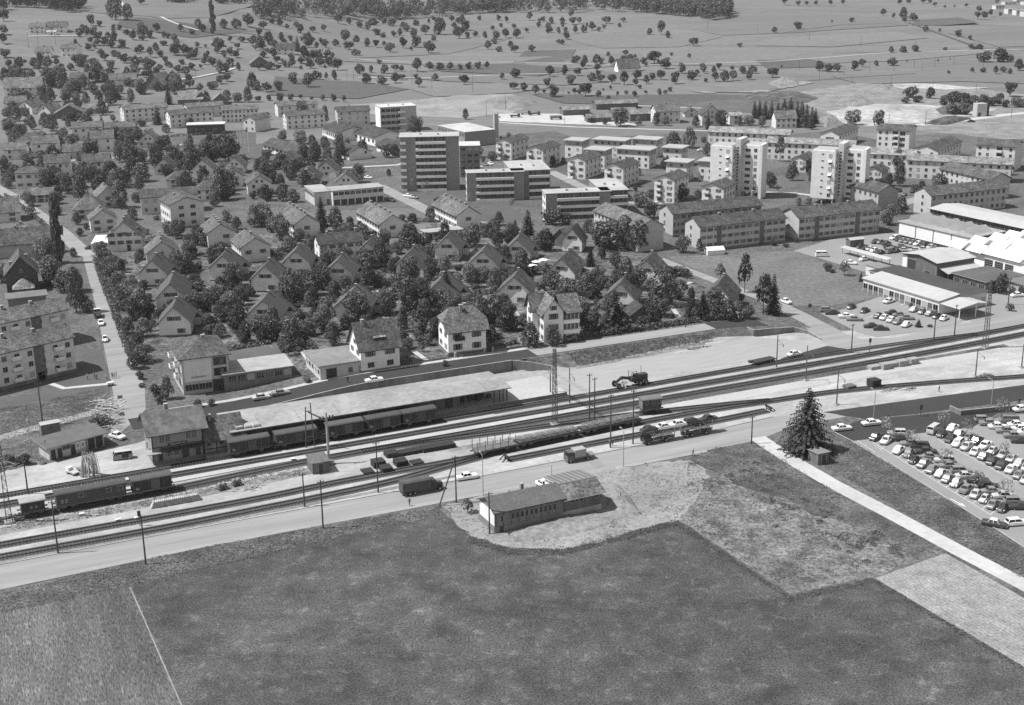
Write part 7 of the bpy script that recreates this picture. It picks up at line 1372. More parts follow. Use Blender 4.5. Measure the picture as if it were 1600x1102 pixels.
mb = MB(); mb.box(-1.6, 3.4, -1.05, 1.05, .95, 1.12, M_CONCD); mb.obj('bed', t); mb = MB(); mb.box(-1.6, 3.2, -.4, .4, .6, .95, M_STEEL); mb.obj('chassis', t)
mb = MB(); mb.box(-1.5, 1.2, -1.0, 1.0, 1.12, 2.75, mat('pale_box', .33, .1, 1, .7)); mb.obj('box_body', t)
mb = MB(); mb.box(-3.3, -3.18, -1, 1, .5, .7, M_CHR); mb.obj('bumper', t)
u0, v0 = GU(1012, 696); vt = v0 + .9
def deck_lorry(u, L, lab, with_cab, nm):
    t = thing(nm, lab, 'lorry' if with_cab else 'trailer', uvp(u, vt), A0)
    if with_cab: cab(t, 1.2, -.5, 1.1, .6, 1.5, 2.1, LD); wheels(t, (.6, 4.9), .95, .5)
    else: wheels(t, (1.0, 2.3, 5.9), .95, .5)
    for z, x0, x1 in ((1.25, 1.4 if with_cab else .5, L), (2.75, -.6 if with_cab else .2, L + .4)):
        mb = MB(); [mb.box(x0, x1, y - .25, y + .25, z - .1, z, M_STEEL) for y in (-.75, .75)]; [mb.box(x, x + .12, -1, 1, z - .12, z - .02, M_STEEL) for x in (x0, (x0 + x1) / 2, x1 - .2)]; mb.obj('deck', t)
    for x in (1.6 if with_cab else .4, L / 2 + .4, L - .3):
        for s in (-1, 1): mb = MB(); mb.box(x, x + .12, s * 1.05 - .06, s * 1.05 + .06, .7, 2.75 + (.5 if x > L - 1 else 0), M_GREY); mb.obj('post', t)
    mb = MB(); mb.box(.2, L, -.45, .45, .6, .95, M_STEEL); mb.obj('chassis', t)
    return u
deck_lorry(u0 - .3, 7.2, 'two deck car transporter lorry loaded with cars beside the short track', True, 'car_transporter')
deck_lorry(u0 + 9.0, 7.6, 'two deck trailer coupled behind the car transporter lorry', False, 'transporter_trailer')
for du, z, kd, tn, lab in [(1.2, 2.77, 'saloon', 'dark', 'dark saloon riding over the cab of the transporter lorry'), (4.9, 2.77, 'saloon', 'white', 'white saloon on the upper deck of the transporter lorry, just behind the dark one'), (4.3, 1.27, 'saloon', 'light', 'pale saloon on the lower deck of the transporter lorry'), (8.6, 2.77, 'saloon', 'white', 'white saloon overhanging between transporter lorry and trailer'), (12.2, 2.77, 'estate', 'dark', 'dark estate car on the upper deck of the transporter trailer'), (16.4, 2.77, 'saloon', 'dark', 'dark saloon at the tail of the transporter trailer upper deck'), (14.2, 1.27, 'estate', 'light', 'pale estate car on the lower deck of the transporter trailer')]:
    car(0, 0, 24.2, KD[kd[0]] if kd != 'estate' else 'estate', tn, label=lab, loc=uvp(u0 + du - .3, vt, z), group='cars on the transporter')
p = G(983, 603); t = thing('motor_grader', 'heavy motor grader with roofed cab and exhaust on the excavated ground', 'grader', p, A0, None, (1.0, 1.3, 1.3))
GR = mat('grader_paint', .06, .15, 1, .5)
wheels(t, (2.4, 4.0), .95, .62, .4); wheels(t, (-3.5,), .95, .6, .35)
mb = MB(); mb.box(1.6, 4.8, -.6, .6, .9, 2.1, GR); mb.obj('engine_hood', t); mb = MB(); mb.tube((3.4, .2, 2.1), (3.4, .2, 3.6), .09, 8, M_GREY); mb.obj('exhaust', t)
mb = MB(); mb.box(.2, 1.6, -.7, .7, .9, 1.7, GR); [mb.box(x, x + .1, y, y + .1, 1.7, 2.9, M_STEEL) for x in (.2, 1.5) for y in (-.7, .6)]; c_ = mb.obj('cab', t); mb = MB(); mb.box(0, 1.8, -.85, .85, 2.9, 3.0, M_GREY); mb.obj('canopy', c_)
mb = MB(); mb.bar((.3, 0, 1.5), (-2.2, 0, 1.9), .45, .5, GR); mb.bar((-2.2, 0, 1.9), (-3.6, 0, 1.2), .4, .45, GR); mb.bar((-3.5, 0, 1.3), (-3.5, 0, .6), .3, .3, GR); mb.bar((-3.5, -.9, .65), (-3.5, .9, .65), .25, .25, GR); mb.obj('main_frame', t)
mb = MB(); mb.hexa([(-2.0, -1.7, .1), (-1.9, -1.7, .1), (-1.0, 1.7, .1), (-1.1, 1.7, .1)], [(-2.1, -1.7, .75), (-2.0, -1.7, .75), (-1.1, 1.7, .75), (-1.2, 1.7, .75)], mat('worn_blade', .42, .2, 1, .4)); mb.obj('blade', t)
mb = MB(); mb.tube((-1.5, 0, .8), (-1.5, 0, .95), .8, 14, mat('worn_blade', .42)); mb.bar((-1.5, .3, .9), (-2.2, 0, 1.8), .12, .12, GR); mb.obj('turntable', t)
# railway wagons
def tv(k, u):
    pts = TR[k]
    for a, b in zip(pts, pts[1:]):
        if a[0] <= u <= b[0]: f_ = (u - a[0]) / (b[0] - a[0]); return a[1] + (b[1] - a[1]) * f_, math.atan2(b[1] - a[1], b[0] - a[0])
WG = 'railway wagons in the yard'
def wagon(k, u, L, lab, nm='goods_wagon', bogie=False):
    v, da = tv(k, u); t = thing(nm, lab, 'wagon', uvp(u, v, .3), A0 + da, WG)
    mb = MB(); mb.box(-L/2, L/2, -1.15, 1.15, .85, 1.15, M_STEEL); mb.obj('underframe', t)
    ax = (-L/2 + 1.4, -L/2 + 3.2, L/2 - 3.2, L/2 - 1.4) if bogie else (-L * .3, L * .3)
    me = cached('rwheel', lambda: (lambda m_: (m_.tube((0, -.08, 0), (0, .08, 0), .48, 14, M_RAIL), m_.mesh('wheel'))[-1])(MB()))
    for x in ax:
        for s in (-1, 1): put('wheel', me, t, (x, s * .75, .48)); 
        mb = MB(); mb.box(x - .5, x + .5, -1.05, -.95, .45, .9, M_STEEL); mb.box(x - .5, x + .5, .95, 1.05, .45, .9, M_STEEL); mb.obj('axle_guard', t)
    for sx in (-1, 1):
        for s in (-.85, .85): mb = MB(); mb.tube((sx * L/2, s, 1.0), (sx * (L/2 + .55), s, 1.0), .12, 8, M_STEEL, .2); mb.obj('buffer', t)
    return t
def curved_roof(t, L, w, z, m, rise=.45):
    mb = MB(); prof = [(-w, z)] + [(w * math.cos(math.pi * (1 - i / 8)), z + .12 + rise * math.sin(math.pi * i / 8)) for i in range(9)] + [(w, z)]
    mb.prism(prof, 'x', -L/2 - .15, L/2 + .15, m); return mb.obj('roof', t, smooth=False)
RW_ = mat('wagon_roof', .085, .15, .6, .8, rnd=.3); BW = mat('wagon_boards', .05, .25, 1.5, .8, stretch=(3, 1, .4), rnd=.3); DW = mat('wagon_door', .085, .2, 1.5, .8, rnd=.3)
def box_wagon(k, u, L, lab):
    t = wagon(k, u, L, lab); mb = MB(); mb.box(-L/2 + .05, L/2 - .05, -1.35, 1.35, 1.16, 3.3, BW); mb.obj('body', t); curved_roof(t, L, 1.45, 3.3, RW_)
    for s in (-1, 1):
        mb = MB(); mb.box(-.3, 1.5, s * 1.38 - .03, s * 1.38 + .03, 1.2, 3.2, DW); mb.obj('sliding_door', t)
        for i in range(6):
            x = -L/2 + .2 + (L - .4) * i / 5
            if not -.5 < x < 1.7: mb = MB(); mb.box(x - .06, x + .06, s * 1.37 - .05, s * 1.37 + .05, 1.16, 3.28, M_STEEL); mb.obj('rib', t)
    for x in (-L * .32, L * .36): mb = MB(); mb.box(x - .5, x + .5, -1.39, -1.36, 2.7, 3.05, M_DARK); mb.obj('vent', t)
    mb = MB(); mb.box(-L/2 + .6, -L/2 + 1.4, -1.375, -1.36, 1.5, 1.75, M_GREY); mb.box(-L/2 + .6, -L/2 + 1.1, -1.375, -1.36, 1.85, 2.0, M_GREY); mb.obj('lettering', t)
for u, L, lab in [(60.2, 8.8, 'covered wagon at the shed track end beside the station goods wing'), (70.7, 9.2, 'covered wagon behind the A-frame mast at the shed'), (82.0, 8.2, 'covered wagon half behind the stout concrete mast'), (91.0, 8.0, 'covered wagon second from the empty track end at the shed'), (99.6, 8.0, 'covered wagon farthest along the goods shed')]: box_wagon('shed', u, L, lab)
box_wagon('main_near', 37.2, 7.9, 'covered wagon coupled behind the long baggage wagon')
t = wagon('main_near', 25.3, 13.6, 'long dark baggage wagon with roof vents on the near line', 'baggage_wagon', True); mb = MB(); mb.box(-6.7, 6.7, -1.38, 1.38, 1.16, 3.35, mat('baggage_boards', .065, .15, 1.2, .7, stretch=(2, 1, .4))); mb.obj('body', t); r_ = curved_roof(t, 13.6, 1.48, 3.35, RW_)
for x in (-4, -1.5, 1.2, 4.4): mb = MB(); mb.tube((x, 0, 3.8), (x, 0, 4.1), .14, 8, M_GREY); mb.obj('vent', r_)
for x in (-2.0, 3.4, 5.6): put('window', win_mesh(.9, .8, 0, 0), t, (x, -1.385, 2.3))
for x in (-1.0, .9): mb = MB(); mb.box(x - .6, x + .6, -1.42, -1.385, 1.2, 3.1, DW); mb.obj('door', t)
mb = MB(); [mb.box(x, x + .5, -1.4, -1.385, z, z + .16, M_GREY) for x in (-5.9, -5.1) for z in (1.6, 1.9, 2.2)]; mb.obj('lettering', t)
t = wagon('main_near', 14.2, 4.6, 'short goods wagon with pale roof beside the lattice mast'); mb = MB(); mb.box(-2.2, 2.2, -1.3, 1.3, 1.16, 3.0, BW); mb.obj('body', t); curved_roof(t, 4.6, 1.4, 3.0, mat('pale_roof', .32, .15, .8), .3)
mb = MB(); [mb.box(x, x + .5, -1.33, -1.31, z, z + .15, M_GREY) for x in (-.6, .3) for z in (1.7, 2.0)]; mb.box(-1.0, -.3, -1.33, -1.31, 2.2, 2.7, M_DARK); mb.obj('lettering', t)
t = wagon('loop', 151, 4.8, 'small guard van with rounded roof and dark windows', 'guard_van'); mb = MB(); mb.box(-2.3, 2.3, -1.35, 1.35, 1.16, 3.3, mat('van_boards', .07, .2, 1.2, .8)); mb.box(-2.34, -2.3, -1.2, 1.2, 1.2, 3.2, M_CONCD); mb.obj('body', t); curved_roof(t, 4.8, 1.5, 3.3, mat('van_roof', .15, .15, .8), .4)
for x in (-1.2, .3, 1.7): put('window', win_mesh(.6, .8, 0, 0), t, (x, -1.355, 2.3))
t = wagon('yard', 108.2, 9.4, 'open stake wagon with tall dark stanchions', 'stake_wagon'); mb = MB(); mb.box(-4.7, 4.7, -1.35, 1.35, 1.16, 1.35, M_WOOD); mb.obj('deck', t)
for i in range(6):
    for s in (-1, 1): mb = MB(); mb.box(-4.6 + i * 1.84, -4.48 + i * 1.84, s * 1.35 - .06, s * 1.35 + .06, 1.1, 3.6, M_STEEL); mb.obj('stanchion', t)
for u, lab in ((121.2, 'flat wagon carrying pale lattice girders next to the stake wagon'), (137.4, 'flat wagon carrying pale lattice girders next to the guard van')):
    t = wagon('yard', u, 15.2, lab, 'girder_wagon', True); mb = MB(); mb.box(-7.6, 7.6, -1.35, 1.35, 1.16, 1.35, M_WOODD); mb.obj('deck', t)
    gl = mat('zinc', .33, .1, 1, .6)
    q = thing('lattice_girders', 'bundle of pale lattice girders on the flat wagon next to the ' + ('stake wagon' if u < 130 else 'guard van'), 'girders', t.location + Vector((0, 0, 1.36)), t.rotation_euler.z, 'girder loads')
    for g_ in range(3):
        y0 = -1.05 + g_ * .75; mb = MB()
        for y in (y0, y0 + .55):
            for z in (.05, .75): mb.bar((-7.2, y, z), (7.2, y, z), .08, .08, gl)
        for i in range(10):
            x = -7.2 + i * 1.44
            for y in (y0, y0 + .55): mb.bar((x, y, .05 if i % 2 else .75), (x + 1.44, y, .75 if i % 2 else .05), .05, .05, gl)
            mb.bar((x, y0, .75), (x + 1.44, y0 + .55, .75), .05, .05, gl)
        mb.obj('girder', q)
# station forecourt vehicles and the lorries of the contractor yard
p = G(192, 717); t = thing('delivery_van', 'two tone rounded delivery van with open side hatch on the station forecourt', 'van', p, R(20)); m = car_meshes('van', 'grey', 'light')
for nm, me in (('body', m[0]), ('windows', m[1]), ('roof', m[2])): put(nm, me, t, (0, 0, 0), math.pi)
for ax in (-1.2, 1.25):
    for s in (-1, 1): put('wheel', m[3], t, (ax, s * .72, .34))
mb = MB(); mb.box(-.2, 1.2, -.9, -.84, .5, 1.5, M_DARK); mb.obj('side_hatch', t); mb = MB(); mb.box(-2.2, -2.1, -.8, .8, .4, .55, M_WHITE); mb.obj('bumper', t)
p = G(612 / 4, 275 + 880 / 4); t = thing('small_lorry', 'small lorry with white cab parked on the station street', 'lorry', p, R(108)); cab(t, .6, 2.0, .95, .6, 1.4, 2.1, PAINT['white']); wheels(t, (1.3, -1.6), .85, .42); mb = MB(); mb.box(-2.6, .5, -1, 1, .8, 1.0, LD); [mb.box(-2.6, .5, s - .05, s + .05, 1.0, 1.5, LD) for s in (-.95, .95)]; mb.obj('bed', t)
for px, py, a, lab, col in [(114, 741, -35, 'small pale platform tractor on the forecourt beside the pole stack', 'light'), (131, 737, -35, 'small flat trolley coupled behind the platform tractor', 'grey')]:
    t = thing('platform_tractor' if col == 'light' else 'luggage_trolley', lab, 'tractor' if col == 'light' else 'trolley', G(px, py), R(a)); wheels(t, (-.9, .9), .6, .32, .18)
    mb = MB(); mb.box(-1.5, 1.5, -.7, .7, .5, .75, PAINT[col]); mb.obj('platform', t)
    if col == 'light': mb = MB(); mb.box(-1.5, -.6, -.6, .6, .75, 1.4, PAINT['white']); mb.obj('engine_box', t)
    else: mb = MB(); mb.bar((-1.5, 0, .5), (-2.6, 0, .45), .08, .08, M_STEEL); mb.obj('drawbar', t)
for i, (x, y, w_) in enumerate([(20, 735, 6), (85, 718, 6), (140, 722, 7), (275, 750, 7), (345, 718, 6), (400, 712, 6), (460, 702, 5)]):
    p = G(*T(2, 0, x, y)); t = thing('parked_lorry', None, 'lorry', p, R(5), 'lorries in the contractor yard'); cab(t, w_/2 - 1.6, w_/2, 1.05, .6, 1.6, 2.3, LD if i % 2 else LP); wheels(t, (w_/2 - .9, -w_/2 + 1), .95, .48)
    mb = MB(); mb.box(-w_/2, w_/2 - 1.7, -1.15, 1.15, .9, 2.6 if i == 3 else 1.5, PAINT['grey'] if i % 2 else LD); mb.obj('load_bed', t); auto(t, '@lorry parked in the contractor yard')
# ---------------------------------------------------------------- hedges, garden walls, beds
def hedge(lab, pts, w, h, dens=26, pale=False, world=False):
    W = [G(*p) if not world else (lambda g: Vector((g[0], g[1], terr(*g))))(xy(*p)) for p in pts]; o = W[0].copy(); rr = random.Random(len(pts)); mb = MB()
    for a, b in zip(W, W[1:]):
        L = (b - a).length; n = max(1, int(L / (w * .6)))
        for i in range(n):
            p = a.lerp(b, (i + rr.random() * .5) / n) - o; k = rr.uniform(.85, 1.15)
            leaf_cloud(mb, rr, [(p.x, p.y, p.z + h * .45, w * .62 * k, h * .6 * k)], dens, .3, LPALE if pale else LEAF, .5, (4, 4, 2))
    return tag(mb.obj('hedge', None, o, fix=False), lab, 'hedge', 'hedges')
hedge('long dark hedge along the upper street before the garden chalet', [(154, 310.2), (175, 309.9), (197, 309.8)], 1.5, 1.7, 40, world=True)
hedge('dark hedge along the upper street before the smooth roofed corner house', [(198.5, 309.8), (206, 309.6), (212, 309.4)], 1.5, 1.6, 40, world=True)
hedge('tall uneven hedge along the station street', [(150, 410), (160, 440), (172, 470), (183, 500), (195, 535), (205, 560)], 1.8, 1.7, 40)
hedge('dark hedge behind the lawn of the flat roofed wing', [(352, 549), (385, 543), (425, 537)], 1.3, 1.3)
hedge('hedge between vegetable beds and the tall villa', [(905, 494), (930, 485), (950, 478)], 1.4, 1.4)
hedge('hedge beside the white sunshades', [(812, 452), (850, 446), (880, 452)], 1.2, 1.3)
hedge('hedge along the meadow path behind smooth roofed houses', [(1045, 430), (1062, 432), (1080, 436)], 2.2, 2.2, 40)
hedge('hedge along the village street near the white hip roofed house', [(8, 308), (30, 322), (60, 345), (80, 362)], 1.6, 1.6)
hedge('hedge in front of the terraced row below the meadow', [(640, 345), (660, 347), (676, 348)], 1.6, 1.6)
hedge('hedge round the sports ground', [(262, 214), (300, 212), (350, 209), (398, 205)], 1.4, 1.4, 18)
hedge('hedge at the back of the long two storey house', [(570, 400), (600, 392), (640, 386)], 1.8, 1.8)
hedge('hedge before the kindergarten meadow trees', [(400, 352), (430, 358), (452, 372)], 2, 2)
hedge('clipped hedge beside the hip roofed villa', [(766, 548), (790, 541), (808, 536)], 1.1, 1.1)
hedge('hedge between two ribbed roof houses in the middle gardens', [(470, 480), (500, 474), (520, 470)], 1.8, 2.0)
hedge('hedge crossing the gardens behind the bright ribbed roof house', [(590, 470), (620, 462), (655, 458)], 1.8, 2.0)
for i, q in enumerate([[(225, 470), (238, 492), (246, 510)], [(300, 470), (325, 462), (345, 455)], [(350, 500), (375, 492), (392, 488)], [(395, 445), (410, 436), (438, 440)], [(462, 520), (480, 535), (492, 548)], [(500, 428), (530, 424), (552, 430)], [(600, 450), (612, 440), (622, 444)], [(672, 425), (700, 420), (728, 424)], [(715, 470), (745, 462), (775, 458)], [(850, 466), (885, 460), (915, 458)], [(925, 450), (950, 442), (985, 448)], [(420, 395), (440, 402), (470, 408)], [(280, 405), (305, 400), (325, 402)], [(640, 500), (655, 515), (668, 530)], [(1030, 450), (1045, 462), (1060, 470)], [(640, 395), (665, 392), (690, 385)]]):
    h_ = hedge(None, q, 1.5, 1.7, 30, i % 3 == 1); auto(h_, 'leafy garden hedge')
for q, lab in [([(112, 310.2), (121, 310.3)], 'low garden wall with rail before the garage house yard'), ([(123.4, 310.3), (131.5, 310.4)], 'low garden wall with rail before the hip roofed villa'), ([(134, 310.4), (142.5, 310.6)], 'low garden wall with rail beside the hip roofed villa'), ([(144.6, 310.6), (153, 310.7)], 'low garden wall with rail before the tall villa')]:
    p0, p1 = [Vector((*xy(*e), terr(*xy(*e)))) for e in q]; L = (p1 - p0).length; t = thing('garden_wall', lab, 'garden wall', p0, math.atan2(p1.y - p0.y, p1.x - p0.x), 'garden walls on the upper street')
    mb = MB(); mb.box(0, L, -.12, .12, -.3, .55, M_CONCD); mb.obj('base', t)
    mb = MB(); mb.box(0, L, -.04, .04, .95, 1.05, M_WOOD); [mb.box(i * .45, i * .45 + .1, -.03, .03, .55, .95, M_WOOD) for i in range(int(L / .45))]; mb.obj('rail', t)
    for x in (0, L): mb = MB(); mb.box(x - .25, x + .25, -.25, .25, -.3, 1.35, M_CONC); mb.obj('gate_post', t)
patch('vegetable_beds', [(766, 492), (805, 486), (820, 500), (812, 508), (780, 512)], G_SOIL, .05)
for i in range(5): ribbon('bed_path', [(770 + i * 9, 493 - i * 1.5), (784 + i * 9, 511 - i * 2)], .5, G_PATH, .07)
for q in ([(880, 505), (910, 498), (930, 488)], [(1056, 455), (1068, 446), (1080, 441)], [(470, 546), (480, 560), (486, 572)], [(648, 550), (665, 562), (672, 568)], [(430, 475), (455, 480), (470, 487)], [(590, 452), (600, 470), (610, 480)], [(615, 470), (625, 455), (632, 448)], [(700, 440), (720, 455)], [(770, 548), (785, 540), (800, 545)], [(1040, 470), (1050, 480), (1060, 495)], [(345, 470), (370, 478), (385, 490)], [(285, 455), (300, 460), (320, 458)]): ribbon('garden_path', q, 1.4, G_PLAT, .05)
for q in ([(420, 530), (455, 525), (460, 545), (430, 552)], [(905, 480), (945, 470), (950, 482), (915, 495)], [(630, 540), (650, 532), (665, 548), (640, 556)], [(300, 430), (330, 425), (340, 436), (310, 440)]): patch('garden_lawn', q, G_LAWN, .04)
for x, y in ((838, 418), (849, 415), (832, 424)):
    t = thing('sunshade', None, 'sunshade', G(x, y), 0, 'white sunshades'); mb = MB(); mb.tube((0, 0, 0), (0, 0, 2.3), .04, 6, M_STEEL); mb.obj('pole', t); mb = MB(); mb.tube((0, 0, 2.0), (0, 0, 2.5), 1.7, 8, M_WHITE, .05); mb.obj('canopy', t); auto(t, '@white round sunshade in the garden beside the smooth roofed house')
t = thing('party_tent', 'white tent on the grass beside the meadow slab block', 'tent', G(1116, 397), R(12)); mb = MB(); mb.box(-3, 3, -1.8, 1.8, 0, 1.7, M_WHITE); mb.obj('tent_wall', t); mb = MB(); mb.sheet([(-3.2, -2, 1.7), (3.2, -2, 1.7), (3.2, 0, 2.7), (-3.2, 0, 2.7), (3.2, 2, 1.7), (-3.2, 2, 1.7)], [(0, 1, 2, 3), (3, 2, 4, 5)], .05, M_WHITE); mb.obj('tent_roof', t)
# ---------------------------------------------------------------- stacks and heaps of the yard
def box_mesh(L, w, h, m): return cached(('bx', L, w, h, m.name), lambda: (lambda mb: (mb.box(-L/2, L/2, -w/2, w/2, 0, h, m), mb.mesh('sleeper'))[-1])(MB()))
def sleeper_stack(px, py, nx, nz, L, lab, m=None, across=True, w=.26, h=.18, part='sleeper', rz=A0):
    t = thing('sleeper_stack', lab, 'stack', G(px, py), rz, 'stacks in the yard'); rr = random.Random(nx + nz); me = box_mesh(L, w, h, m or M_WOODD)
    for k in range(nz):
        for i in range(nx):
            put(part, me, t, ((i - nx/2) * (w + .03) + rr.uniform(-.02, .02), rr.uniform(-.08, .08), k * (h + .02)), math.pi/2 + rr.uniform(-.03, .03))
    return t
for px, py, nx, nz, L, lab in [(592, 728, 9, 7, 2.6, 'square stack of dark sleepers nearest the timber hut'), (604, 735, 8, 5, 2.6, 'lower stack of dark sleepers in front of the square one'), (627, 726, 9, 6, 2.6, 'stack of dark sleepers beside the loose bundle'), (652, 723, 9, 2, 2.4, 'flat loose bundle of dark sleepers'), (575, 737, 8, 2, 2.6, 'low pile of dark sleepers beside the square stack'),
                              (612, 712, 9, 5, 2.6, 'start of the long dark sleeper row, nearest the square stack'), (640, 708, 30, 4, 2.4, 'long dark sleeper row beside the main line'), (685, 701, 26, 5, 2.4, 'end of the long dark sleeper row, nearest the stake wagon'), (1366, 603, 9, 9, 2.4, 'tall dark sleeper stack beside the yard track by the new road')]: sleeper_stack(px, py, nx, nz, L, lab)
sleeper_stack(1328, 606, 9, 4, 2.2, 'sloping pile of weathered planks by the yard track', M_WOOD)
for px, py, nx, nz, lab in [(1367, 576, 9, 3, 'low stack of pale bricks nearest the poles'), (1384, 576, 7, 5, 'pale brick stack beside the lowest one'), (1398, 572, 10, 4, 'middle pale brick stack'), (1410, 571, 8, 5, 'pale brick stack next to the last one'), (1427, 568, 7, 5, 'last pale brick stack, nearest the factory')]: sleeper_stack(px, py, nx, nz, 1.9, lab, M_CONC, w=.34, h=.28, part='brick_layer')
def scatter_stack(lab, nm, cat, px, py, n, L0, L1, rx, ry, hz, m, seed, part='plank', group=None, r=None):
    t = thing(nm, lab, cat, G(px, py), A0, group); rr = random.Random(seed)
    for i in range(n):
        L = rr.choice([L0, (L0 + L1) / 2, L1]); x, y = rr.gauss(0, rx * .5), rr.gauss(0, ry * .5); z = max(0, hz * (1 - (abs(x) / rx + abs(y) / ry) * .6)) * rr.random()
        me = box_mesh(L, .24, .1, m) if r is None else cached(('log', L, r), lambda: (lambda mb: (mb.tube((-L/2, 0, 0), (L/2, 0, 0), r, 7, m), mb.mesh('log'))[-1])(MB()))
        o = put(part, me, t, (x, y, z + (r or 0)), rr.gauss(0, .7)); o.rotation_euler.y = rr.gauss(0, .1)
    return t
scatter_stack('heap of pale loose timber beside the station street', 'timber_heap', 'timber heap', 166, 637, 70, 2, 4, 3.2, 6, 1.5, M_WOODL, 1)
scatter_stack('lower heap of pale timber nearest the pavilion', 'timber_heap', 'timber heap', 168, 660, 60, 2, 4.5, 2.6, 6, 1.3, M_WOODL, 2)
scatter_stack('line of pale planks behind the forecourt pavilion roof', 'timber_heap', 'timber heap', 122, 675, 26, 2, 4, 6, 1, .5, M_WOODL, 3)
scatter_stack('pile of old rails and scrap at the yard edge by the lattice mast', 'scrap_heap', 'scrap heap', 12, 725, 40, 1, 2.5, 4, 4, 1.2, M_CONCD, 4, 'scrap_piece')
scatter_stack('heap of scrap iron beside the near main line end', 'scrap_heap', 'scrap heap', 20, 812, 36, .8, 2, 5, 2, .7, M_STEEL, 5, 'scrap_piece')
scatter_stack('stones piled beside the last girder wagon', 'rubble_heap', 'rubble', 955, 658, 40, .5, 1.1, 6, 1.2, .6, M_STONE, 6, 'stone')
scatter_stack('pale rubble row along the yard track by the new road', 'rubble_heap', 'rubble', 1392, 610, 36, .5, 1.1, 4, .9, .5, M_STONE, 7, 'stone')
scatter_stack('small pile of rubble near the second yard mast', 'rubble_heap', 'rubble', 1424, 608, 24, .5, 1.0, 2.5, .8, .4, M_STONE, 8, 'stone')
scatter_stack('pile of scrap beside the mast near the yard end', 'scrap_heap', 'scrap heap', 1538, 588, 26, .8, 1.8, 2.5, 1.2, .7, M_CONCD, 9, 'scrap_piece')
scatter_stack('loose white blocks beside the yard siding', 'block_pile', 'blocks', 390, 764, 22, .7, 1.2, 3, 1, .6, M_CONC, 10, 'block')
scatter_stack('rubble along the foot of the earth bank', 'rubble_heap', 'rubble', 1085, 545, 40, .6, 1.4, 5, 1, .6, M_STONE, 11, 'stone')
t = thing('log_stack', 'long low stack of cut logs beside the covered wagon', 'log stack', G(275, 787), A0); rr = random.Random(8)
for k in range(4):
    for i in range(26 - k): put('log', cached('logend', lambda: (lambda mb: (mb.tube((0, -.55, 0), (0, .55, 0), .19, 7, M_WOODL), mb.mesh('log'))[-1])(MB())), t, (-4.8 + i * .39 + k * .19, rr.uniform(-.1, .1), .19 + k * .33))
t = thing('pole_stack', 'cone of upright wooden poles stacked on the station forecourt', 'pole stack', G(143, 743), 0); rr = random.Random(9)
for i in range(46):
    mb = cached(('cpole', i % 4), lambda: (lambda m_: (m_.tube((0, 0, 0), (0, 0, 5.2), .09, 6, M_WOODL, .06), m_.mesh('pole'))[-1])(MB()))
    tx = rr.uniform(-1.5, 1.5); sy = -1 if i % 3 else 1; o = put('pole', mb, t, (tx * 1.3 + rr.gauss(.25, .25), sy * rr.uniform(.7, 1.5), 0)); d = Vector((tx, sy * .1, rr.uniform(4.3, 5.2))) - o.location; o.rotation_euler = d.to_track_quat('Z', 'Y').to_euler(); o.scale.z = rr.uniform(.9, 1.08)
for u, v, lab in ((50.5, 257.4, 'rail cart with two drums beside the yard siding, nearest the log stack'), (53.6, 258.2, 'rail cart with two drums, farther from the log stack')):
    t = thing('rail_cart', lab, 'cart', uvp(u, v), A0 + .2, 'rail carts'); mb = MB(); mb.box(-1, 1, -.7, .7, .5, .65, M_WOOD); mb.obj('platform', t); wheels(t, (-.6, .6), .6, .3, .12)
    for x in (-.45, .5): mb = MB(); mb.tube((x, -.5, 1.1), (x, .5, 1.1), .45, 12, M_CONCD); mb.obj('drum', t)
# low road blocks (kerb stones), manholes
for i, (px, py) in enumerate([(128, 806), (185, 815), (214, 812), (458, 720)]):
    t = thing('switch_box', None, 'switch box', G(px, py), A0, 'pale switch boxes'); mb = MB(); mb.box(-.45, .45, -.3, .3, 0, .5, M_CONC); mb.obj('casing', t); mb = MB(); mb.box(-.5, .5, -.35, .35, .5, .58, M_WHITE); mb.obj('lid', t); auto(t, '@small pale switch box between the yard tracks')
# ---------------------------------------------------------------- earth mounds
def mound(name, pts, h, m, seed, lab=None):
    W = [G(*p).to_2d() for p in pts]; c = sum(W, Vector((0, 0))) / len(W); rr = random.Random(seed); mb = MB(); i = mb.mi(m); n = 40; rings = 7; o = Vector((c.x, c.y, terr(c.x, c.y)))
    out = []
    for k in range(n):
        t = k / n * len(W); a = W[int(t) % len(W)]; b = W[(int(t) + 1) % len(W)]; out.append(a.lerp(b, t - int(t)) - c)
    mb.v.append((0, 0, h))
    for r in range(1, rings + 1):
        f = r / rings
        for q in out: z = h * (1 - f ** 2.2) * rr.uniform(.7, 1.15) - (.15 if r == rings else 0); mb.v.append((q.x * f * rr.uniform(.95, 1.05), q.y * f, z))
    for k in range(n): mb.f.append((0, 1 + k, 1 + (k + 1) % n)); mb.m.append(i)
    for r in range(rings - 1):
        for k in range(n): a = 1 + r * n; mb.f.append((a + k, a + n + k, a + n + (k + 1) % n, a + (k + 1) % n)); mb.m.append(i)
    ob = mb.obj(name, None, o, fix=True, smooth=True); struct(ob); return ob
mound('soil_bank', [(785, 832), (860, 803), (935, 800), (985, 806), (950, 822), (880, 842), (800, 850)], .8, G_SOIL, 1)
mound('soil_bank', [(945, 765), (965, 755), (985, 775), (1000, 800), (970, 806), (948, 790)], .9, G_SOIL, 2)
mound('rubble_hill', [(744, 163), (770, 155), (810, 152), (840, 160), (820, 170), (770, 170)], 4, G_SOIL, 3)
mound('spoil_hill', [(1150, 152), (1180, 142), (1250, 142), (1290, 155), (1240, 166), (1170, 164)], 2.5, G_GRASS, 4)
mound('spoil_hill', [(1300, 165), (1320, 152), (1350, 152), (1370, 163), (1340, 168)], 2.4, G_SOIL, 5)
mound('spoil_hill', [(1345, 140), (1370, 132), (1400, 134), (1390, 142)], 2, G_SOIL, 6)
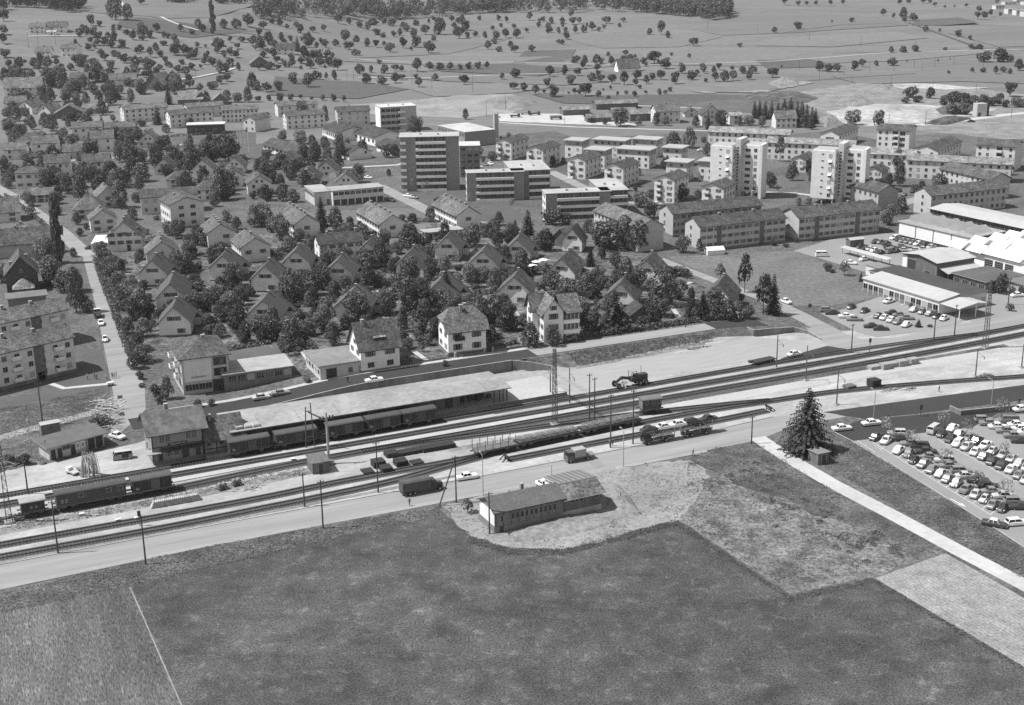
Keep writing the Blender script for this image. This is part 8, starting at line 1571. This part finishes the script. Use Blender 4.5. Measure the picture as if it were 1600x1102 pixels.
mound('spoil_hill', [(1460, 172), (1500, 164), (1530, 168), (1510, 180), (1470, 180)], 4, G_GRASS, 7)
mound('spoil_hill', [(1200, 130), (1220, 120), (1250, 124), (1250, 134), (1215, 138)], 2.6, G_SOIL, 8)
mound('spoil_hill', [(1440, 195), (1480, 186), (1520, 186), (1480, 196)], 3, G_GRASS, 9)
mound('spoil_hill', [(1280, 185), (1300, 180), (1310, 192), (1290, 200)], 2.2, G_SOIL, 10)
# dark weed clumps on the stubble
mb = MB(); rr = random.Random(21); o = G(1250, 800)
for c, r, lst in ((3, 3, [(440, 50), (478, 75), (515, 108), (545, 112), (585, 60), (600, 85), (650, 105), (585, 122), (510, 148), (770, 148), (820, 178), (610, 210), (665, 80), (440, 122), (640, 75), (720, 45), (680, 30)]), (3, 2, [(35, 940), (100, 955), (160, 980), (240, 930), (345, 990), (370, 1045), (150, 915), (45, 1095), (10, 780), (45, 780), (110, 965), (400, 1015), (80, 850), (460, 1040), (320, 1065)]), (2, 2, [(1460, 690), (1450, 745), (1540, 770), (1520, 700), (1470, 810), (1390, 820), (1310, 825), (1560, 865), (1350, 780), (1130, 700), (1480, 745)])):
    for x, y in lst:
        for q in range(rr.choice((1, 2, 2, 3))):
            g = G(*(T(c, r, x + rr.gauss(0, 14), y + rr.gauss(0, 7)))) - o; w_ = rr.uniform(.5, 1.1); leaf_cloud(mb, rr, [(g.x, g.y, g.z, w_ * 1.2, .22)], 36, .16, [LEAF[1], LEAF[2], LEAF[1]], 1.6)
ob = mb.obj('weeds', None, o, fix=False); stuff(ob); ob['label'] = 'dark clumps of weeds on the stubble field'; ob['category'] = 'weeds'
# ---------------------------------------------------------------- grass tufts, weeds, crop edge
def tufts(name, lab, poly, n, h, w, mats, seed, clump=None, world=None):
    rr = random.Random(seed); W = [G(*p).to_2d() for p in poly]; xs = [p.x for p in W]; ys = [p.y for p in W]; PP = [(p.x, p.y) for p in W]; mb = MB(); ids = [mb.mi(m) for m in mats]; o = Vector((min(xs), min(ys), 0)); k = 0; cl = None
    while k < n:
        if clump and (cl is None or rr.random() < .06): cl = (rr.uniform(min(xs), max(xs)), rr.uniform(min(ys), max(ys)), rr.uniform(.5, clump))
        if cl and rr.random() < .8: x, y = rr.gauss(cl[0], cl[2]), rr.gauss(cl[1], cl[2])
        else: x, y = rr.uniform(min(xs), max(xs)), rr.uniform(min(ys), max(ys))
        if not inpoly(x, y, PP): k += .05; continue
        k += 1; z = terr(x, y); hh = h * rr.uniform(.5, 1.3); m_ = rr.choice(ids)
        for q in range(3):
            nn = Vector((rr.gauss(-.15, .45), rr.gauss(0, .45), 1)).normalized(); a = nn.orthogonal().normalized(); b = nn.cross(a); th = rr.uniform(0, 6.28); a, b = a * math.cos(th) + b * math.sin(th), b * math.cos(th) - a * math.sin(th)
            sz = w * rr.uniform(.5, 1.2); c_ = Vector((x - o.x + rr.gauss(0, w), y - o.y + rr.gauss(0, w), z + hh * rr.uniform(.25, .8))); b0 = len(mb.v)
            mb.v += [tuple(c_ + a * sz), tuple(c_ + b * sz * .5), tuple(c_ - a * sz), tuple(c_ - b * sz * .5)]
            mb.f.append((b0, b0 + 1, b0 + 2, b0 + 3)); mb.m.append(m_)
    ob = mb.obj(name, None, o, fix=False); stuff(ob); ob['label'] = lab; ob['category'] = 'grass'
GT = [mat('tuft_dark', .07, 0), mat('tuft_mid', .105, 0), mat('tuft_pale', .16, 0)]
tufts('weeds', 'scattered dark weeds on the stubble field', [(1075, 722), (1105, 700), (1192, 697), (1300, 766), (1472, 862), (1365, 900), (1235, 926), (1065, 812)], 5100, .24, 0.15, GT[:2], 1, 1.6)
tufts('verge_grass', 'ragged grass along the lower edge of the road', [(0, 928), (228, 874), (340, 851), (560, 814), (690, 792), (690, 806), (560, 832), (420, 866), (300, 894), (203, 915), (0, 960)], 4420, .24, 0.15, GT, 2)
tufts('verge_grass', 'long grass on the slope between path and car park', [(1310, 694), (1342, 694), (1420, 744), (1560, 836), (1640, 890), (1600, 905), (1480, 838), (1310, 742), (1245, 710)], 4420, .24, 0.15, GT, 3, 4)
tufts('verge_grass', 'grass on the earth bank below the upper street', [(905, 572), (998, 556), (1110, 532), (1115, 520), (974, 538), (885, 552)], 2550, .24, 0.15, GT[:2], 4)
tufts('weeds', 'dry weeds round the dirt clearing', [(695, 796), (750, 780), (880, 742), (960, 735), (1085, 722), (1105, 745), (1060, 812), (960, 838), (880, 856), (800, 854), (735, 836)], 2210, .24, 0.15, GT[1:], 5, 3)
tufts('crop_edge', 'taller crop rim along the dirt clearing', [(735, 838), (800, 858), (880, 858), (960, 838), (1058, 812), (1062, 820), (960, 848), (880, 868), (795, 868), (728, 846)], 1530, .24, 0.15, GT[:1], 6)
tufts('crop_edge', 'taller crop rim along the stubble field', [(1058, 814), (1235, 931), (1365, 904), (1600, 1043), (1600, 1050), (1365, 912), (1235, 940), (1052, 820)], 2210, .24, 0.15, GT[:1], 7)
tufts('verge_grass', 'rough grass on the bank by the balcony blocks', [(0, 640), (60, 630), (160, 606), (174, 640), (150, 650), (60, 675), (0, 690)], 2040, .24, 0.15, GT[:2], 8)
tufts('weeds', 'weeds between the yard tracks', [(0, 815), (200, 785), (330, 755), (480, 728), (480, 740), (330, 768), (200, 800), (0, 832)], 1870, .24, 0.15, GT, 10, 2)
# ---------------------------------------------------------------- markings
for x0, y0, x1, y1 in [(180, 408, 310, 492), (300, 440, 360, 480)]: mark([Z1(x0, y0 - 14), Z1(x1, y1 - 14)], .1, 'lane_line')
for lst, ang in ((([(280, 410), (352, 470), (420, 505), (470, 535), (525, 568), (580, 602), (640, 640), (700, 672), (760, 708), (820, 745), (885, 785), (950, 822), (1010, 862), (1080, 900), (1140, 940)]), 52), (([(760, 398), (820, 430), (880, 465), (950, 495), (1010, 530), (1070, 562), (1130, 598), (1190, 632), (1260, 660), (1320, 700)]), 52)):
    for x, y in lst:
        g = G(*Z1(x, y - 14)); a = R(ang); d = Vector((math.cos(a), math.sin(a))) * 4.6; ribbon('bay_line', [uv(g.x, g.y), uv(g.x + d.x, g.y + d.y)], .12, G_MARK, .074, True)
    mark([Z1(lst[0][0], lst[0][1] - 10), Z1(lst[-1][0], lst[-1][1] - 10)])
for x, y in [(790, 785), (820, 800), (845, 815), (700, 850), (640, 870), (575, 860), (610, 880)]:
    g = G(*T(3, 1, x, y + 15)); d = Vector((math.cos(R(48)), math.sin(R(48)))) * 4.6; ribbon('bay_line', [uv(g.x, g.y), uv(g.x + d.x, g.y + d.y)], .13, G_MARK, .074, True)
p = G(*Z1(905, 842)); d = R(-66)
patch('lane_arrow', [uv(p.x + a * math.cos(d) - b * math.sin(d), p.y + a * math.sin(d) + b * math.cos(d)) for a, b in ((-2.2, -.12), (.6, -.12), (.6, -.5), (2.2, 0), (.6, .5), (.6, .12), (-2.2, .12))], G_MARK, .074, True)
for q in ([(1165, 706), (1215, 725), (1255, 722)],): pass
patch('asphalt_patch', [(920, 723), (936, 720), (945, 728), (930, 733)], G_LOT, .062); patch('asphalt_patch', [(938, 736), (960, 730), (965, 735), (944, 741)], G_LOT, .062)
patch('manhole_patch', [(183, 619), (191, 618), (192, 623), (184, 624)], G_ROADD, .06); patch('manhole_patch', [(183, 646), (194, 644), (195, 650), (184, 651)], G_ROADD, .06)
t = thing('low_loader', 'empty low loader trailer on the dark ramp asphalt beside the tracks', 'trailer', G(1192, 567), A0 + .1); wheels(t, (1.8, 2.7), .9, .42); mb = MB(); mb.box(-3.6, 3.4, -1.2, 1.2, .75, .95, LD); mb.obj('deck', t); mb = MB(); mb.box(-4.6, -3.6, -.5, .5, .8, 1.3, LD); mb.obj('gooseneck', t)
# ---------------------------------------------------------------- people
def person_mesh(pose):
    J = {'pel': (0, 0, .95, .13), 'chest': (0, 0, 1.32, .15), 'neck': (0, .0, 1.50, .06), 'head': (0, .02, 1.62, .095), 'crown': (0, .02, 1.74, .07)}
    E_ = [('pel', 'chest'), ('chest', 'neck'), ('neck', 'head'), ('head', 'crown')]; w = pose
    for s, n_ in ((-1, 'l'), (1, 'r')):
        f = s * w
        J.update({n_ + 'hip': (s * .1, 0, .88, .09), n_ + 'knee': (s * .11, f * .16 + .03, .5, .065), n_ + 'ank': (s * .11, f * .24 - .03, .09, .045), n_ + 'toe': (s * .12, f * .24 + .14, .04, .04),
                  n_ + 'sh': (s * .2, 0, 1.42, .065), n_ + 'el': (s * .25, -f * .1 - .02, 1.14, .05), n_ + 'wr': (s * .24, -f * .16 + .1, .9, .035), n_ + 'hand': (s * .23, -f * .17 + .14, .8, .04)})
        E_ += [('pel', n_ + 'hip'), (n_ + 'hip', n_ + 'knee'), (n_ + 'knee', n_ + 'ank'), (n_ + 'ank', n_ + 'toe'), ('chest', n_ + 'sh'), (n_ + 'sh', n_ + 'el'), (n_ + 'el', n_ + 'wr'), (n_ + 'wr', n_ + 'hand')]
    nm = list(J); me = bpy.data.meshes.new('body'); me.from_pydata([J[k][:3] for k in nm], [(nm.index(a), nm.index(b)) for a, b in E_], [])
    o = bpy.data.objects.new('body', me); COL.objects.link(o); md = o.modifiers.new('skin', 'SKIN'); o.modifiers.new('sub', 'SUBSURF').levels = 1
    for i, k in enumerate(nm): me.skin_vertices[0].data[i].radius = (J[k][3], J[k][3])
    me.skin_vertices[0].data[0].use_root = True
    dg = bpy.context.evaluated_depsgraph_get(); r = bpy.data.meshes.new_from_object(o.evaluated_get(dg)); bpy.data.objects.remove(o); return r
PM = [person_mesh(0.0), person_mesh(1.0)]; SKIN = mat('skin', .38, 0, rough=.6)
def person(px, py, rz, top, leg, pose, lab):
    me = PM[pose].copy(); me.materials.clear(); [me.materials.append(m) for m in (mat('cloth_%d' % round(leg * 100), leg), mat('cloth_%d' % round(top * 100), top), SKIN, mat('hair', .03))]
    for p in me.polygons:
        c = p.center; p.material_index = 3 if c.z > 1.66 or (c.z > 1.56 and c.y < -.02) else 2 if c.z > 1.5 or (c.z < .9 and abs(c.x) > .19) else 1 if c.z > .93 else 0; p.use_smooth = True
    b = G(px, py); b.z += .06; t = thing('person', lab, 'person', b, R(rz)); put('body', me, t); return t
for a in [(544, 607, 20, .03, .03, 1, 'person in dark clothes walking on the upper street near the white car'), (640, 791, 30, .12, .05, 1, 'person walking on the footpath past the tarpaulin lorry'), (953, 698, 10, .3, .06, 0, 'person in pale shirt bending over tools beside the kerb near the poles'), (957, 697, -60, .06, .04, 0, 'person in dark clothes beside the one with tools near the poles'), (1083, 713, 90, .05, .05, 1, 'person in dark clothes walking along the footpath before the grassy rise'), (137, 594, 40, .5, .06, 0, 'person in white top standing on the apartment lawn path'), (148, 592, 120, .05, .05, 0, 'person in dark clothes walking on the apartment lawn'), (151, 594, 200, .2, .04, 1, 'child in grey playing beside the dark figure on the lawn'), (176, 592, 10, .05, .05, 0, 'person in dark clothes in the group on the station street'), (179, 592, 190, .5, .3, 0, 'person in white clothes in the group on the station street'), (182, 590, 100, .3, .1, 0, 'person in grey top in the group on the station street'), (167, 594, 60, .55, .2, 0, 'person in white beside the pale hand cart'), (1467, 613, 60, .04, .04, 1, 'person in dark clothes on the gravel beside the new road'), (1592, 632, 0, .04, .04, 0, 'person in dark clothes at the rail of the ramp'), (516, 590, 0, .05, .05, 0, 'person standing in the black garage doorway')]: person(*a)
t = thing('hand_cart', 'pale hand cart on the pavement beside the group of people', 'cart', G(173, 603), R(30)); mb = MB(); mb.box(-.9, .9, -.5, .5, .5, 1.0, M_WHITE); mb.obj('tray', t); wheels(t, (-.4, .5), .5, .3, .1)
t = thing('concrete_trough', 'pale rounded planter beside the forecourt pavilion path', 'planter', G(65, 725), 0); mb = MB(); mb.tube((0, 0, 0), (0, 0, .7), .7, 10, M_CONC, .8); mb.obj('tub', t); mb = MB(); leaf_cloud(mb, random.Random(3), [(0, 0, .9, .7, .4)], 40, .2, LEAF); mb.obj('plant', t, fix=False)
# ---------------------------------------------------------------- aerial haze
hb = MB(); hb.box(-2900, 2900, -700, 6900, -4, 300, M_GLASS); hm = bpy.data.materials.new('haze_air'); hm.use_nodes = True; hn = hm.node_tree; hn.nodes.clear()
ho = hn.nodes.new('ShaderNodeOutputMaterial'); hv = hn.nodes.new('ShaderNodeVolumePrincipled'); hv.inputs['Color'].default_value = (.95, .95, .95, 1); hv.inputs['Density'].default_value = .00006; hv.inputs['Anisotropy'].default_value = .2
hn.links.new(hv.outputs[0], ho.inputs['Volume']); hme = hb.mesh('haze'); hme.materials.clear(); hme.materials.append(hm); hz = stuff(put('haze', hme)); hz['label'] = 'thin pale summer haze over the whole valley'; hz['category'] = 'haze'
# ---------------------------------------------------------------- labels worked out from where things stand
MARKS = [('the goods shed', 600, 640), ('the railway station', 270, 690), ('the forecourt pavilion', 110, 700), ('the timber barracks', 840, 800), ('the big fir', 1258, 690), ('the hip roofed villa', 720, 520), ('the tall villa', 860, 495), ('the garage house', 590, 545), ('the corner building', 300, 570), ('the balcony blocks', 60, 540), ('the brick gable house', 40, 430), ('the shop house', 190, 370), ('the three storey block', 285, 330), ('the kindergarten', 540, 305), ('the eight storey tower', 670, 250), ('the four storey flats', 895, 325), ('the stepped towers', 1220, 270), ('the meadow slab blocks', 1150, 360), ('the lone slab block', 1300, 350), ('the factory office', 1420, 455), ('the assembly hall', 1460, 365), ('the white school block', 615, 185), ('the dark school halls', 520, 225), ('the bright school', 370, 180), ('the old inn', 1040, 180), ('the white gabled farmhouse', 985, 105), ('the conifer grove', 1230, 185), ('the gravel pit', 1420, 175), ('the large farmhouse', 30, 140), ('the hillside houses', 85, 60), ('the upper village barns', 250, 125), ('the poplar barn', 345, 62), ('the orchard farmhouse', 450, 78), ('the field hut', 1530, 75), ('the crest woodland', 800, 30), ('the hay meadow', 1230, 440), ('the upper gardens', 560, 390), ('the middle gardens', 480, 450), ('the garden chalet', 1000, 495), ('the zigzag rows', 970, 240), ('the loggia blocks', 1480, 230), ('the contractor yard', 880, 185), ('the underpass wall', 1210, 515), ('the car park', 1480, 720), ('the farm path', 1330, 770), ('the street hedge', 175, 470), ('the village houses', 90, 235), ('the far suburb', 1585, 15), ('the earth bank', 1000, 545), ('the stake wagon', 770, 700), ('the baggage wagon', 130, 790), ('the grader', 985, 595)]
def ordinal(n): return ['first', 'second', 'third', 'fourth', 'fifth', 'sixth', 'seventh', 'eighth', 'ninth', 'tenth', 'eleventh', 'twelfth', 'thirteenth', 'fourteenth', 'fifteenth'][n] if n < 15 else '%d%s' % (n + 1, 'th' if 10 <= (n + 1) % 100 <= 20 else {1: 'st', 2: 'nd', 3: 'rd'}.get((n + 1) % 10, 'th'))
BY = {}
for o, look, p in AUTO:
    px, py = P(*p)
    if '@' in look: lab = look.replace('@', ''); BY.setdefault((lab, ''), []).append((px, o)); continue
    nm, mx, my = min(MARKS, key=lambda m: (m[1] - px) ** 2 + (2.2 * (m[2] - py)) ** 2)
    dx, dy = px - mx, (py - my) * 2.2
    rel = 'beside' if abs(dx) + abs(dy) < 24 else (('behind' if dy < 0 else 'in front of') if abs(dy) > abs(dx) else ('station side of' if dx < 0 else 'factory side of'))
    BY.setdefault((look, rel + ' ' + nm), []).append((px, o))
for (look, where), lst in BY.items():
    lst.sort(key=lambda e: e[0])
    for i, (px, o) in enumerate(lst):
        if len(lst) == 1: o['label'] = (look + ' ' + where).strip()
        elif len(lst) == 2: o['label'] = ('%s %s, %s the station' % (look, where, 'nearer' if i == 0 else 'farther from')).replace('  ', ' ').replace(' ,', ',')
        else: o['label'] = ('%s %s, %s from left' % (look, where, ordinal(i))).replace('  ', ' ').replace(' ,', ',')
